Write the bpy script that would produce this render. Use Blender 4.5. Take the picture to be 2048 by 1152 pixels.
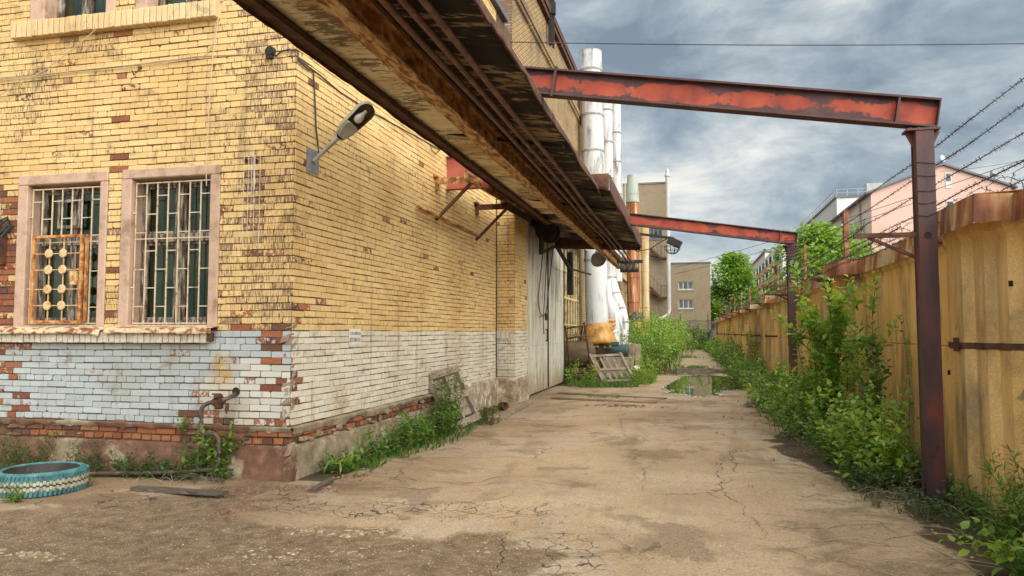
import bpy, math, random
import numpy as np
from mathutils import Vector, Matrix

for o in list(bpy.data.objects):
    bpy.data.objects.remove(o)
S = bpy.context.scene
COL = S.collection
RAD = math.radians
PI = math.pi

# ------------------------------------------------------------------ camera
EYE = 1.65
FPX = 1484.0
YAW = math.atan(354 / FPX)
PIT = math.atan(89 / FPX)
cam = bpy.data.cameras.new('camera')
cam.sensor_width = 36.0
cam.lens = FPX / 2048 * 36.0
cam.clip_start = 0.05
cam.clip_end = 3000
camo = bpy.data.objects.new('camera', cam)
COL.objects.link(camo)
camo.location = (0, 0, EYE)
camo.rotation_euler = (PI / 2 + PIT, 0, YAW)
S.camera = camo

# ------------------------------------------------------------------ light
SUN = Vector((0.64, -0.55, 0.56)).normalized()
S.view_settings.view_transform = 'Standard'
S.view_settings.look = 'None'
S.view_settings.gamma = 1
S.view_settings.use_curve_mapping = False
S.view_settings.exposure = 1.12
sl = bpy.data.lights.new('sun', 'SUN')
sl.energy = 1.5
sl.angle = RAD(75)
sl.color = (1.0, 0.93, 0.80)
so = bpy.data.objects.new('sun', sl)
COL.objects.link(so)
so.rotation_euler = SUN.to_track_quat('Z', 'Y').to_euler()
so.location = (10, -20, 30)

W = bpy.data.worlds.new("World")
S.world = W
W.use_nodes = True
wt = W.node_tree
wt.nodes.clear()


class G:
    """short node helper"""
    def __init__(s, nt):
        s.t = nt

    def n(s, typ, props=None, **ins):
        nd = s.t.nodes.new(typ)
        for k, v in (props or {}).items():
            setattr(nd, k, v)
        for k, v in ins.items():
            s.set(nd.inputs[int(k[1:])] if k[0] == 'i' and k[1:].isdigit() else nd.inputs[k.replace('_', ' ')], v)
        return nd

    def set(s, sock, v):
        if isinstance(v, bpy.types.NodeSocket):
            s.t.links.new(v, sock)
        elif isinstance(v, (tuple, list)):
            if len(v) == 3 and sock.type == 'RGBA':
                v = (*v, 1)
            sock.default_value = v
        else:
            sock.default_value = v

    def m(s, op, a, b=0.0, c=0.0, clamp=False):
        nd = s.n('ShaderNodeMath', {'operation': op, 'use_clamp': clamp}, i0=a, i1=b)
        if op in ('MULTIPLY_ADD', 'SMOOTH_MIN'):
            s.set(nd.inputs[2], c)
        return nd.outputs[0]

    def v(s, op, a, b):
        return s.n('ShaderNodeVectorMath', {'operation': op}, i0=a, i1=b).outputs[0]

    def noise(s, vec, scale, detail=4, rough=.55, dist=0.0):
        nd = s.n('ShaderNodeTexNoise', None, Scale=scale, Detail=detail, Roughness=rough, Distortion=dist)
        if vec is not None:
            s.set(nd.inputs['Vector'], vec)
        return nd.outputs['Fac']

    def step(s, fac, a, b):
        """smooth step from a to b"""
        nd = s.n('ShaderNodeMapRange', {'interpolation_type': 'SMOOTHSTEP'}, i0=fac, i1=a, i2=b)
        return nd.outputs[0]

    def ramp(s, fac, stops, mode='LINEAR'):
        nd = s.n('ShaderNodeValToRGB')
        r = nd.color_ramp
        r.interpolation = mode
        while len(r.elements) < len(stops):
            r.elements.new(.5)
        for e, (p, c) in zip(r.elements, stops):
            e.position = p
            e.color = (*c, 1) if len(c) == 3 else c
        s.set(nd.inputs[0], fac)
        return nd.outputs[0]

    def mix(s, fac, a, b, mode='MIX'):
        nd = s.n('ShaderNodeMix', {'data_type': 'RGBA', 'blend_type': mode})
        s.set(nd.inputs[0], fac)
        s.set(nd.inputs[6], a)
        s.set(nd.inputs[7], b)
        return nd.outputs[2]

    def sep(s, vec):
        return s.n('ShaderNodeSeparateXYZ', None, i0=vec).outputs

    def comb(s, x, y, z):
        return s.n('ShaderNodeCombineXYZ', None, i0=x, i1=y, i2=z).outputs[0]

    def pos(s):
        return s.n('ShaderNodeNewGeometry').outputs['Position']

    def island(s):
        return s.n('ShaderNodeNewGeometry').outputs['Random Per Island']

    def spos(s, sx, sy, sz):
        return s.v('MULTIPLY', s.pos(), (sx, sy, sz))


SKYX, SKYY = 7.7, 1.3
g = G(wt)
sky = g.n('ShaderNodeTexSky', {'sky_type': 'NISHITA', 'sun_disc': False,
                              'sun_elevation': math.asin(SUN.z), 'sun_rotation': math.atan2(SUN.x, SUN.y)})
d = g.n('ShaderNodeTexCoord').outputs['Generated']
dx, dy, dz = g.sep(d)
zz = g.m('ADD', g.m('MAXIMUM', dz, 0.0), 0.30)
uv = g.comb(g.m('DIVIDE', dx, zz), g.m('DIVIDE', dy, zz), 0.37)
uv = g.v('ADD', uv, (SKYX, SKYY, 0))
n1 = g.noise(uv, 1.75, 8, .52, .2)
n2 = g.noise(g.v('ADD', uv, (7.3, 2.1, 4.4)), 0.8, 3, .5, .1)
n3 = g.noise(g.v('MULTIPLY', g.v('ADD', d, (7.7, 2.3, .4)), (5.0, 5.0, 10.5)), 1.0, 12, .60, .35)
nn = g.m('ADD', g.m('MULTIPLY', n1, .36), g.m('ADD', g.m('MULTIPLY', n2, .18), g.m('MULTIPLY', n3, .46)))
cl = g.ramp(nn, [(.405, (1.22, 1.15, .97)), (.452, (.93, .94, .90)), (.492, (.66, .715, .735)), (.54, (.43, .505, .565)), (.60, (.26, .325, .40))])
# brighter cloud deck round the hidden sun
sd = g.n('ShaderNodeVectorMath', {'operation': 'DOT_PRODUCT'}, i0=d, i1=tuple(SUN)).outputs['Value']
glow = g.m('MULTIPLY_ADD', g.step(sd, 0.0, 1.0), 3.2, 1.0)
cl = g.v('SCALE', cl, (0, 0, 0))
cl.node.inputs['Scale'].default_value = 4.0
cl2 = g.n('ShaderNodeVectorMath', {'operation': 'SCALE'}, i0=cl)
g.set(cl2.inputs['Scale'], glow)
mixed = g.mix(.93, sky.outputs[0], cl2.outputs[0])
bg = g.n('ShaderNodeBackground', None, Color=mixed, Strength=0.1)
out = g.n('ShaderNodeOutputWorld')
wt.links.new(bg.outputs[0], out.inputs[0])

# ------------------------------------------------------------------ geometry helpers
_F0 = Vector((-math.sin(YAW), math.cos(YAW), 0))
_R = Vector((math.cos(YAW), math.sin(YAW), 0))
_F = Vector((_F0.x * math.cos(PIT), _F0.y * math.cos(PIT), math.sin(PIT)))
_U = Vector((-_F0.x * math.sin(PIT), -_F0.y * math.sin(PIT), math.cos(PIT)))


def at(px, py, x=None, y=None, z=None):
    """a point of the photograph taken to a known plane of the place"""
    dd = _F + _R * ((px - 1024) / FPX) + _U * ((576 - py) / FPX)
    if x is not None:
        t = x / dd.x
    elif y is not None:
        t = y / dd.y
    else:
        t = (z - EYE) / dd.z
    return Vector((dd.x * t, dd.y * t, EYE + dd.z * t))


WL = {}


class MB:
    def __init__(s):
        s.v, s.f, s.c, s.mi, s.sm = [], [], [], [], []

    def add(s, vs, fs, col=(0, 0, 0, 1), m=0, smooth=False):
        k = len(s.v)
        s.v.extend([tuple(p) for p in vs])
        for f in fs:
            s.f.append(tuple(i + k for i in f))
            s.mi.append(m)
            s.sm.append(smooth)
        if col and isinstance(col[0], (tuple, list)):
            s.c.extend(col)
        else:
            s.c.extend([col] * len(vs))

    def box(s, x0, x1, y0, y1, z0, z1, **k):
        s.add([(x0, y0, z0), (x1, y0, z0), (x1, y1, z0), (x0, y1, z0), (x0, y0, z1), (x1, y0, z1), (x1, y1, z1), (x0, y1, z1)],
              [(0, 3, 2, 1), (4, 5, 6, 7), (0, 1, 5, 4), (1, 2, 6, 5), (2, 3, 7, 6), (3, 0, 4, 7)], **k)

    def obox(s, c, u, v, w, jit=0, rng=None, **k):
        """box at centre c with half vectors u, v, w"""
        c, u, v, w = Vector(c), Vector(u), Vector(v), Vector(w)
        ps = [c - u - v - w, c + u - v - w, c + u + v - w, c - u + v - w, c - u - v + w, c + u - v + w, c + u + v + w, c - u + v + w]
        if jit:
            ps = [p + Vector((rng.uniform(-jit, jit), rng.uniform(-jit, jit), rng.uniform(-jit, jit))) for p in ps]
        s.add(ps, [(0, 3, 2, 1), (4, 5, 6, 7), (0, 1, 5, 4), (1, 2, 6, 5), (2, 3, 7, 6), (3, 0, 4, 7)], **k)

    def bar(s, a, b, w, h, up=(0, 0, 1), **k):
        a, b = Vector(a), Vector(b)
        d = (b - a)
        L = d.length
        d.normalize()
        up = Vector(up)
        if abs(d.dot(up)) > .98:
            up = Vector((0, 1, 0))
        side = d.cross(up).normalized()
        up2 = side.cross(d)
        s.obox((a + b) / 2, d * (L / 2), side * (w / 2), up2 * (h / 2), **k)

    def tube(s, pts, r, n=8, cap=True, m=0, col=(0, 0, 0, 1)):
        pts = [Vector(p) for p in pts]
        rr = r if isinstance(r, (list, tuple)) else [r] * len(pts)
        vs, fs = [], []
        ref = None
        for i, p in enumerate(pts):
            t = (pts[min(i + 1, len(pts) - 1)] - pts[max(i - 1, 0)])
            if t.length < 1e-9:
                t = Vector((0, 0, 1))
            t.normalize()
            if ref is None:
                ref = Vector((0, 0, 1)) if abs(t.z) < .9 else Vector((1, 0, 0))
            a = t.cross(ref)
            if a.length < 1e-6:
                a = t.cross(Vector((.3, .7, .2)))
            a.normalize()
            b = t.cross(a)
            ref = -b if False else ref
            for j in range(n):
                q = 2 * PI * j / n
                vs.append(p + (a * math.cos(q) + b * math.sin(q)) * rr[i])
        for i in range(len(pts) - 1):
            for j in range(n):
                j2 = (j + 1) % n
                fs.append((i * n + j, i * n + j2, (i + 1) * n + j2, (i + 1) * n + j))
        s.add(vs, fs, m=m, smooth=True, col=col)
        if cap and n > 2:
            k = len(s.v) - len(vs)
            s.f.append(tuple(k + j for j in range(n))[::-1])
            s.f.append(tuple(k + (len(pts) - 1) * n + j for j in range(n)))
            s.mi += [m, m]
            s.sm += [False, False]

    def lathe(s, prof, o=(0, 0, 0), ax=(0, 0, 1), n=24, m=0, col=None, closed=False):
        """prof: (radius, height) along axis ax from o"""
        o, ax = Vector(o), Vector(ax).normalized()
        ref = Vector((1, 0, 0)) if abs(ax.x) < .9 else Vector((0, 1, 0))
        a = ax.cross(ref).normalized()
        b = ax.cross(a)
        vs, fs = [], []
        for r, h in prof:
            for j in range(n):
                q = 2 * PI * j / n
                vs.append(o + ax * h + (a * math.cos(q) + b * math.sin(q)) * r)
        K = len(prof)
        for i in range(K if closed else K - 1):
            i2 = (i + 1) % K
            for j in range(n):
                j2 = (j + 1) % n
                fs.append((i * n + j, i * n + j2, i2 * n + j2, i2 * n + j))
        s.add(vs, fs, m=m, smooth=True)

    def prism(s, poly, axis, a0, a1, m=0, **k):
        """poly of 2-d points in the plane across axis ('x','y','z'), from a0 to a1"""
        def p3(p, a):
            return {'x': (a, p[0], p[1]), 'y': (p[0], a, p[1]), 'z': (p[0], p[1], a)}[axis]
        n = len(poly)
        vs = [p3(p, a0) for p in poly] + [p3(p, a1) for p in poly]
        fs = [tuple(range(n))[::-1], tuple(range(n, 2 * n))]
        fs += [(i, (i + 1) % n, n + (i + 1) % n, n + i) for i in range(n)]
        s.add(vs, fs, m=m, **k)

    def grid(s, fn, nu, nv, m=0, smooth=True, col=None):
        vs, cs = [], []
        for i in range(nu + 1):
            for j in range(nv + 1):
                vs.append(fn(i / nu, j / nv))
                cs.append(col(i / nu, j / nv) if col else (0, 0, 0, 1))
        fs = [(i * (nv + 1) + j, (i + 1) * (nv + 1) + j, (i + 1) * (nv + 1) + j + 1, i * (nv + 1) + j + 1) for i in range(nu) for j in range(nv)]
        s.add(vs, fs, m=m, smooth=smooth, col=cs)

    def build(s, name, mats, parent=None, origin=None, bevel=0, sharp=40, subd=0):
        me = bpy.data.meshes.new(name)
        V = np.array(s.v, dtype=float) if s.v else np.zeros((0, 3))
        if parent is not None:
            org = np.array(WL[parent.name])
        elif origin is not None:
            org = np.array(origin, dtype=float)
        else:
            org = np.array([(V[:, 0].min() + V[:, 0].max()) / 2, (V[:, 1].min() + V[:, 1].max()) / 2, V[:, 2].min()])
        V = V - org
        me.from_pydata(V.tolist(), [], s.f)
        mats = mats if isinstance(mats, (list, tuple)) else [mats]
        for m_ in mats:
            me.materials.append(m_)
        me.polygons.foreach_set('material_index', s.mi)
        me.polygons.foreach_set('use_smooth', s.sm)
        if any(c != (0, 0, 0, 1) for c in s.c[:200000]):
            at_ = me.color_attributes.new('bc', 'FLOAT_COLOR', 'POINT')
            at_.data.foreach_set('color', np.array(s.c, dtype=np.float32).ravel())
        me.update()
        if any(s.sm):
            me.set_sharp_from_angle(angle=RAD(sharp))
        o = bpy.data.objects.new(name, me)
        COL.objects.link(o)
        if parent is not None:
            o.parent = parent
            WL[o.name] = tuple(org)
        else:
            o.location = org
            WL[o.name] = tuple(org)
        if bevel:
            b = o.modifiers.new('bevel', 'BEVEL')
            b.width = bevel
            b.segments = 1
            b.limit_method = 'ANGLE'
            b.angle_limit = RAD(50)
        return o


def tag(o, label, cat, group=None):
    o['label'] = label
    o['category'] = cat
    if group:
        o['group'] = group
    return o


def thing(name, label, cat, loc, group=None):
    o = bpy.data.objects.new(name, None)
    o.empty_display_size = .2
    COL.objects.link(o)
    o.location = loc
    WL[o.name] = tuple(loc)
    return tag(o, label, cat, group)


def struct(o, kind='structure'):
    o['kind'] = kind
    return o


# vectorised value noise
_rs = np.random.RandomState(5)
_T = _rs.rand(256, 256)


def vn(x, y, seed=0):
    x = np.asarray(x, float) + seed * 17.31
    y = np.asarray(y, float) + seed * 9.77
    xi = np.floor(x).astype(int)
    yi = np.floor(y).astype(int)
    fx = x - xi
    fy = y - yi
    fx = fx * fx * (3 - 2 * fx)
    fy = fy * fy * (3 - 2 * fy)
    a = _T[xi % 256, yi % 256]
    b = _T[(xi + 1) % 256, yi % 256]
    c = _T[xi % 256, (yi + 1) % 256]
    e = _T[(xi + 1) % 256, (yi + 1) % 256]
    return (a * (1 - fx) + b * fx) * (1 - fy) + (c * (1 - fx) + e * fx) * fy


def fb(x, y, seed=0, o=4):
    t, a, n = 0, 1, 0
    x = np.asarray(x, float)
    y = np.asarray(y, float)
    for i in range(o):
        t = t + a * vn(x * 2 ** i, y * 2 ** i, seed + i)
        n += a
        a *= .5
    return t / n


def f1(x, y, seed=0, o=3):
    return float(fb(x, y, seed, o))


def sstep(x, a, b):
    t = np.clip((np.asarray(x, float) - a) / (b - a), 0, 1)
    return t * t * (3 - 2 * t)
# ------------------------------------------------------------------ materials
def newmat(name):
    m = bpy.data.materials.new(name)
    m.use_nodes = True
    m.node_tree.nodes.clear()
    return m, G(m.node_tree)


def finish(g, color, rough=.8, metal=0.0, bump=None, bstr=.4, bdist=.01, spec=None):
    p = g.n('ShaderNodeBsdfPrincipled')
    g.set(p.inputs['Base Color'], color)
    g.set(p.inputs['Roughness'], rough)
    g.set(p.inputs['Metallic'], metal)
    if spec is not None:
        g.set(p.inputs['Specular IOR Level'], spec)
    if bump is not None:
        b = g.n('ShaderNodeBump', None, Strength=bstr, Distance=bdist, Height=bump)
        g.t.links.new(b.outputs[0], p.inputs['Normal'])
    o = g.n('ShaderNodeOutputMaterial')
    g.t.links.new(p.outputs[0], o.inputs[0])
    return p


def blot(name, stops, scale=6, stretch=(1, 1, 1), rough=.8, detail=6, bstr=.3, bdist=.006, dist=.3, metal=0.0, fine=90, spec=None, nr=.6):
    """surface blotched by noise between several colours"""
    m, g = newmat(name)
    v = g.spos(*stretch)
    n = g.noise(v, scale, detail, nr, dist)
    c = g.ramp(n, stops)
    f = g.noise(g.pos(), fine, 3)
    c = g.mix(.35, c, g.mix(1, c, g.ramp(f, [(.3, (.55, .55, .55)), (.7, (1.35, 1.35, 1.35))]), 'MULTIPLY'))
    finish(g, c, rough, metal, g.m('ADD', n, g.m('MULTIPLY', f, .4)), bstr, bdist, spec)
    return m


MORTAR = blot('mortar', [(.3, (.05, .032, .016)), (.7, (.16, .10, .045))], 9, bstr=.8, bdist=.01)
CONC = blot('concrete', [(.3, (.20, .15, .105)), (.5, (.32, .25, .17)), (.68, (.42, .34, .24))], 4, bstr=.7, bdist=.02)


def brick_material():
    m, g = newmat('painted_brick')
    a = g.n('ShaderNodeVertexColor', {'layer_name': 'bc'})
    rgb = g.n('ShaderNodeSeparateColor', None, i0=a.outputs[0]).outputs
    tone, worn, streak, zone = rgb[0], rgb[1], rgb[2], a.outputs[1]
    P = g.pos()
    x, y, z = g.sep(P)
    n_big = g.noise(P, .7, 4)
    paint = g.ramp(zone, [(0, (.73, .51, .225)), (.5, (.70, .645, .54)), (1, (.445, .485, .49))])
    paint = g.mix(1, paint, g.ramp(tone, [(0, (.90, .885, .86)), (1, (1.05, 1.05, 1.04))]), 'MULTIPLY')
    paint = g.mix(g.step(n_big, .42, .68), paint, g.mix(1, paint, (.86, .80, .70), 'MULTIPLY'))
    # rain dirt runs
    run = g.noise(g.comb(g.m('MULTIPLY', g.m('ADD', x, y), 5.0), g.m('MULTIPLY', z, .35), 0), 1, 5, .6)
    paint = g.mix(g.m('MULTIPLY', g.step(run, .56, .74), .45), paint, (.20, .13, .065))
    # combed face: dark vertical scratches where paint has gone
    s1 = g.noise(g.comb(g.m('MULTIPLY', g.m('ADD', x, y), 95.0), g.m('MULTIPLY', z, 9.0), 0), 1, 2, .6)
    sm = g.step(g.m('ADD', s1, g.m('MULTIPLY', streak, .34)), .60, .66)
    spk = g.step(g.noise(P, 48, 3, .6), .66, .72)
    sm = g.m('MAXIMUM', sm, g.m('MULTIPLY', spk, .55))
    dark = g.mix(tone, (.13, .065, .04), (.20, .11, .08))
    col = g.mix(g.m('MULTIPLY', sm, .85), paint, dark)
    # flaked brick
    wn = g.noise(P, 22, 6, .65)
    wm = g.step(g.m('ADD', g.m('MULTIPLY', wn, .8), g.m('MULTIPLY', worn, .75)), .74, .80)
    bn = g.noise(P, 60, 4)
    red = g.ramp(tone, [(0, (.115, .055, .036)), (.35, (.24, .075, .035)), (.7, (.40, .14, .05)), (1, (.26, .13, .085))])
    red = g.mix(1, red, g.ramp(bn, [(.3, (.6, .6, .6)), (.7, (1.3, 1.3, 1.3))]), 'MULTIPLY')
    col = g.mix(wm, col, red)
    f = g.noise(P, 130, 3)
    col = g.mix(.3, col, g.mix(1, col, g.ramp(f, [(.35, (.5, .45, .4)), (.6, (1.2, 1.2, 1.2))]), 'MULTIPLY'))
    so = g.noise(P, 3.2, 7, .68, .5)
    col = g.mix(g.m('MULTIPLY', g.step(so, .56, .68), .5), col, (.15, .095, .05))
    # ochre run above the gas pipe
    rx = g.step(g.m('ABSOLUTE', g.m('ADD', x, 5.22)), .22, .03)
    rz = g.m('MULTIPLY', g.step(z, 1.0, 1.12), g.step(z, 1.50, 1.28))
    col = g.mix(g.m('MULTIPLY', g.m('MULTIPLY', rx, rz), g.m('MULTIPLY', g.step(g.noise(P, 9, 4), .3, .6), .8)), col, (.50, .27, .04))
    h = g.m('ADD', g.m('MULTIPLY', wn, .6), g.m('SUBTRACT', g.m('MULTIPLY', f, .35), g.m('ADD', g.m('MULTIPLY', wm, .5), g.m('MULTIPLY', sm, .6))))
    finish(g, col, .82, 0, h, .55, .006)
    return m


BRICK = brick_material()


def far_brick(name, c1, c2, mort, scale=1.0, dirt=.35):
    m, g = newmat(name)
    x, y, z = g.sep(g.pos())
    v = g.comb(g.m('ADD', x, y), z, 0)
    b = g.n('ShaderNodeTexBrick', {'offset': .5}, Vector=v, Color1=c1, Color2=c2, Mortar=mort, Scale=scale, Mortar_Size=.022, Bias=-.1, Brick_Width=.26, Row_Height=.075, Mortar_Smooth=.3)
    n = g.noise(g.pos(), 1.1, 6, .6)
    c = g.mix(g.m('MULTIPLY', g.step(n, .45, .68), dirt), b.outputs[0], (.14, .095, .06))
    s1 = g.noise(g.comb(g.m('MULTIPLY', g.m('ADD', x, y), 20), g.m('MULTIPLY', z, 5.0), 0), 1, 3, .6)
    c = g.mix(g.m('MULTIPLY', g.step(s1, .58, .7), dirt), c, (.12, .07, .05))
    finish(g, c, .85, 0, b.outputs[1], -.5, .01)
    return m


BRICK_Y = far_brick('yellow_brick', (.66, .46, .20), (.50, .33, .13), (.09, .05, .025), dirt=.8)
BRICK_R = far_brick('red_brick', (.30, .10, .05), (.45, .30, .15), (.14, .10, .08), dirt=.6)
BRICK_B = far_brick('beige_brick', (.40, .31, .20), (.31, .235, .15), (.22, .17, .11), dirt=.25)
BRICK_G = far_brick('grey_block', (.30, .26, .21), (.24, .20, .17), (.16, .14, .12), scale=.5, dirt=.5)

PINK = blot('pink_plaster', [(.30, (.29, .19, .125)), (.47, (.49, .325, .23)), (.7, (.58, .395, .29))], 5, bstr=.4)
OLDWOOD = blot('flaking_wood', [(.38, (.045, .03, .022)), (.50, (.14, .10, .07)), (.58, (.33, .28, .21)), (.72, (.45, .39, .31))], 9, (3, 3, .5), bstr=.8)
GREYWOOD = blot('grey_wood', [(.3, (.15, .105, .075)), (.5, (.27, .20, .15)), (.7, (.38, .30, .235))], 7, (1, 1, 1), bstr=.7, bdist=.006)
DARKWOOD = blot('dark_wood', [(.3, (.04, .028, .02)), (.6, (.13, .095, .07)), (.75, (.22, .17, .13))], 8, (1, 6, 6), bstr=.7)
CREAMBAR = blot('cream_paint', [(.33, (.30, .17, .075)), (.44, (.60, .48, .32)), (.7, (.68, .57, .40))], 14, rough=.6)
RUSTOR = blot('orange_rust', [(.36, (.18, .055, .015)), (.48, (.47, .17, .035)), (.58, (.58, .29, .09)), (.72, (.64, .47, .26))], 12, rough=.8)
RUSTPLATE = blot('pale_rust', [(.4, (.50, .21, .06)), (.5, (.62, .44, .22)), (.7, (.66, .52, .30))], 18, rough=.75)
SILLRUST = blot('flaking_sheet', [(.36, (.16, .065, .03)), (.46, (.30, .12, .045)), (.50, (.58, .42, .25)), (.62, (.70, .55, .36))], 8, (1, 2, 2), rough=.8)
RUSTDK = blot('dark_rust', [(.3, (.03, .014, .009)), (.5, (.085, .035, .018)), (.7, (.16, .065, .028))], 7, rough=.85)
RUSTBR = blot('brown_rust', [(.34, (.11, .042, .014)), (.48, (.33, .14, .038)), (.58, (.50, .26, .09)), (.72, (.60, .41, .19))], 5, (2.5, .9, 2.5), rough=.8)
PIPEBR = blot('brown_pipe', [(.35, (.11, .055, .040)), (.65, (.22, .115, .080))], 6, rough=.7)
def soffit_mat():
    m, g = newmat('stained_sheet')
    P = g.pos()
    n = g.noise(g.spos(1, 1.6, 1), 1.1, 5, .55, .4)
    f = g.noise(g.spos(1, 2.6, 1), 5.5, 9, .72, .5)
    c = g.ramp(n, [(.36, (.42, .28, .13)), (.47, (.68, .56, .36)), (.66, (.78, .69, .49))])
    k = g.m('ADD', g.m('MULTIPLY', f, .62), g.m('MULTIPLY', g.noise(P, .9, 3), .40))
    c = g.mix(g.m('MULTIPLY', g.step(k, .515, .585), .85), c, (.085, .048, .018))
    c = g.mix(g.m('MULTIPLY', g.step(g.noise(P, .35, 2), .52, .60), .55), c, (.30, .15, .06))
    finish(g, c, .8, 0, f, .3, .004)
    return m


SOFFIT = soffit_mat()
def roof_mat():
    m, g = newmat('rotten_roof_boards')
    P = g.pos()
    n = g.noise(g.spos(1.1, 4.2, 1), 2.1, 8, .66, 1.0)
    b = g.noise(P, .9, 4)
    k = g.m('ADD', g.m('MULTIPLY', n, .55), g.m('MULTIPLY', b, .5))
    c = g.ramp(k, [(.40, (.006, .004, .004)), (.51, (.014, .008, .007)), (.545, (.03, .017, .013)), (.57, (.30, .21, .12)), (.7, (.42, .31, .18))])
    finish(g, c, .9, 0, n, .5, .01)
    return m


ROOFUN = roof_mat()
BLACKEN = blot('sooty_steel', [(.3, (.008, .007, .006)), (.7, (.035, .027, .02))], 5, rough=.85)
WHITEP = blot('white_duct_paint', [(.33, (.17, .16, .15)), (.41, (.38, .37, .355)), (.47, (.54, .53, .515)), (.7, (.62, .61, .60))], 2.2, (1.8, 1.8, .35), rough=.6, dist=.4, bstr=.15)
RUSTPIPE = blot('rust_streaked_duct', [(.36, (.13, .045, .02)), (.46, (.30, .105, .038)), (.55, (.45, .20, .08)), (.63, (.56, .45, .33))], 2.2, (2.4, 2.4, .25), rough=.75, bstr=.15)
OCHREPIPE = blot('ochre_duct', [(.33, (.38, .17, .05)), (.5, (.52, .36, .17)), (.68, (.55, .47, .32))], 1.6, (3, 3, .3), rough=.75, bstr=.15)
GREENGREY = blot('grey_green_duct', [(.3, (.24, .26, .21)), (.5, (.36, .39, .33)), (.64, (.40, .42, .36)), (.75, (.42, .22, .10))], 2.2, (2, 2, .4), rough=.75)
TARPO = blot('orange_tarp', [(.33, (.25, .10, .02)), (.5, (.50, .24, .045)), (.66, (.62, .36, .10))], 3, rough=.55, bstr=.6, bdist=.03)
TARPK = blot('black_tarp', [(.35, (.03, .026, .024)), (.65, (.11, .095, .085))], 5, rough=.55, bstr=.8, bdist=.03)
TARPW = blot('white_tarp', [(.35, (.45, .44, .42)), (.65, (.74, .73, .72))], 3, rough=.5, bstr=.6, bdist=.03)
GATE = blot('gate_grey', [(.33, (.22, .14, .07)), (.42, (.42, .35, .24)), (.53, (.54, .50, .40)), (.72, (.62, .59, .50))], 1.8, (2.4, 2.4, .38), rough=.7, bstr=.15)
def gate_mat():
    m, g = newmat('gate_sheet')
    P = g.pos()
    x, y, z = g.sep(P)
    n = g.noise(g.spos(2.4, 2.4, .38), 1.8, 6, .6, .3)
    c = g.ramp(n, [(.33, (.25, .17, .09)), (.42, (.45, .39, .28)), (.53, (.57, .54, .44)), (.72, (.64, .62, .53))])
    d_ = g.noise(g.spos(3, 3, 1.2), 1.5, 7, .65)
    c = g.mix(g.m('MULTIPLY', g.step(g.m('ADD', z, g.m('MULTIPLY', d_, 2.6)), 2.3, 1.1), .8), c, (.27, .155, .07))
    sp = g.noise(g.spos(1, 1, .5), 9, 6, .7)
    c = g.mix(g.m('MULTIPLY', g.step(sp, .60, .66), .75), c, (.17, .085, .035))
    finish(g, c, .75, 0, n, .2, .005)
    return m


GATE = gate_mat()
GATELOW = blot('gate_rust_foot', [(.36, (.25, .14, .06)), (.48, (.45, .33, .20)), (.7, (.57, .51, .40))], 2.2, (3, 3, .5), rough=.75, bstr=.2)
YELFRAME = blot('yellow_window_frame', [(.34, (.27, .15, .06)), (.5, (.56, .42, .20)), (.7, (.64, .53, .30))], 4, rough=.7)
GASPIPE = blot('gas_pipe_paint', [(.35, (.055, .035, .026)), (.55, (.12, .08, .06)), (.72, (.19, .13, .10))], 9, rough=.6)
LAMPGREY = blot('lamp_grey', [(.3, (.25, .23, .18)), (.6, (.37, .35, .28))], 8, rough=.5)
LAMPDK = blot('lamp_inside', [(.3, (.10, .075, .045)), (.6, (.17, .135, .09))], 10, rough=.6)
ZINC = blot('zinc_plate', [(.3, (.13, .14, .15)), (.6, (.25, .26, .27))], 9, rough=.6)
WIREBLK = blot('black_cable', [(.3, (.02, .018, .016)), (.7, (.05, .045, .04))], 20, rough=.6)
WIRECRM = blot('cream_cable', [(.3, (.45, .36, .20)), (.7, (.58, .48, .30))], 20, rough=.6)
BARB = blot('rusted_wire', [(.3, (.025, .014, .012)), (.7, (.075, .038, .03))], 30, rough=.8)
TEAL = blot('teal_rubber', [(.3, (.025, .085, .095)), (.5, (.05, .175, .19)), (.7, (.13, .27, .27))], 9, rough=.6, bstr=.4)
TYRECR = blot('cream_stripe', [(.36, (.14, .14, .11)), (.5, (.42, .37, .25)), (.66, (.58, .52, .37))], 20, rough=.7)
RUBBER = blot('black_rubber', [(.3, (.015, .012, .011)), (.7, (.045, .035, .03))], 9, rough=.7)
SOIL = blot('soil', [(.3, (.03, .02, .012)), (.7, (.085, .055, .03))], 12, rough=.95)
STONE = blot('pale_stone', [(.3, (.20, .14, .08)), (.5, (.34, .26, .16)), (.68, (.55, .47, .33))], 15, rough=.9)
RUBBLE = blot('brick_rubble', [(.3, (.09, .05, .03)), (.5, (.19, .10, .055)), (.7, (.36, .25, .15))], 9, rough=.95)
PINKWALL = blot('pink_facade', [(.35, (.64, .41, .34)), (.6, (.71, .47, .39))], .25, rough=.85, bstr=.05)
CREAMWALL = blot('cream_facade', [(.35, (.78, .63, .53)), (.6, (.84, .69, .58))], .3, rough=.85, bstr=.05)
GREYWALL = blot('grey_facade', [(.35, (.66, .65, .61)), (.6, (.74, .73, .69))], .3, rough=.8, bstr=.05)
DARKROOF = blot('roof_metal', [(.3, (.10, .10, .11)), (.7, (.18, .18, .19))], .5, rough=.6)
ORANGEB = blot('orange_panel', [(.3, (.50, .24, .12)), (.7, (.60, .36, .17))], .4, rough=.8)
STEEL = blot('galvanised_duct', [(.3, (.34, .33, .32)), (.7, (.50, .49, .47))], 1.2, (1, 1, .5), rough=.5)
BARK = blot('bark', [(.3, (.045, .03, .02)), (.7, (.13, .095, .065))], 6, (3, 3, .6), rough=.9)
STEM = blot('green_stem', [(.3, (.07, .06, .025)), (.7, (.14, .13, .05))], 20, rough=.8)
STRAW = blot('dry_stalk', [(.3, (.20, .15, .09)), (.7, (.42, .35, .24))], 20, rough=.9)
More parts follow.
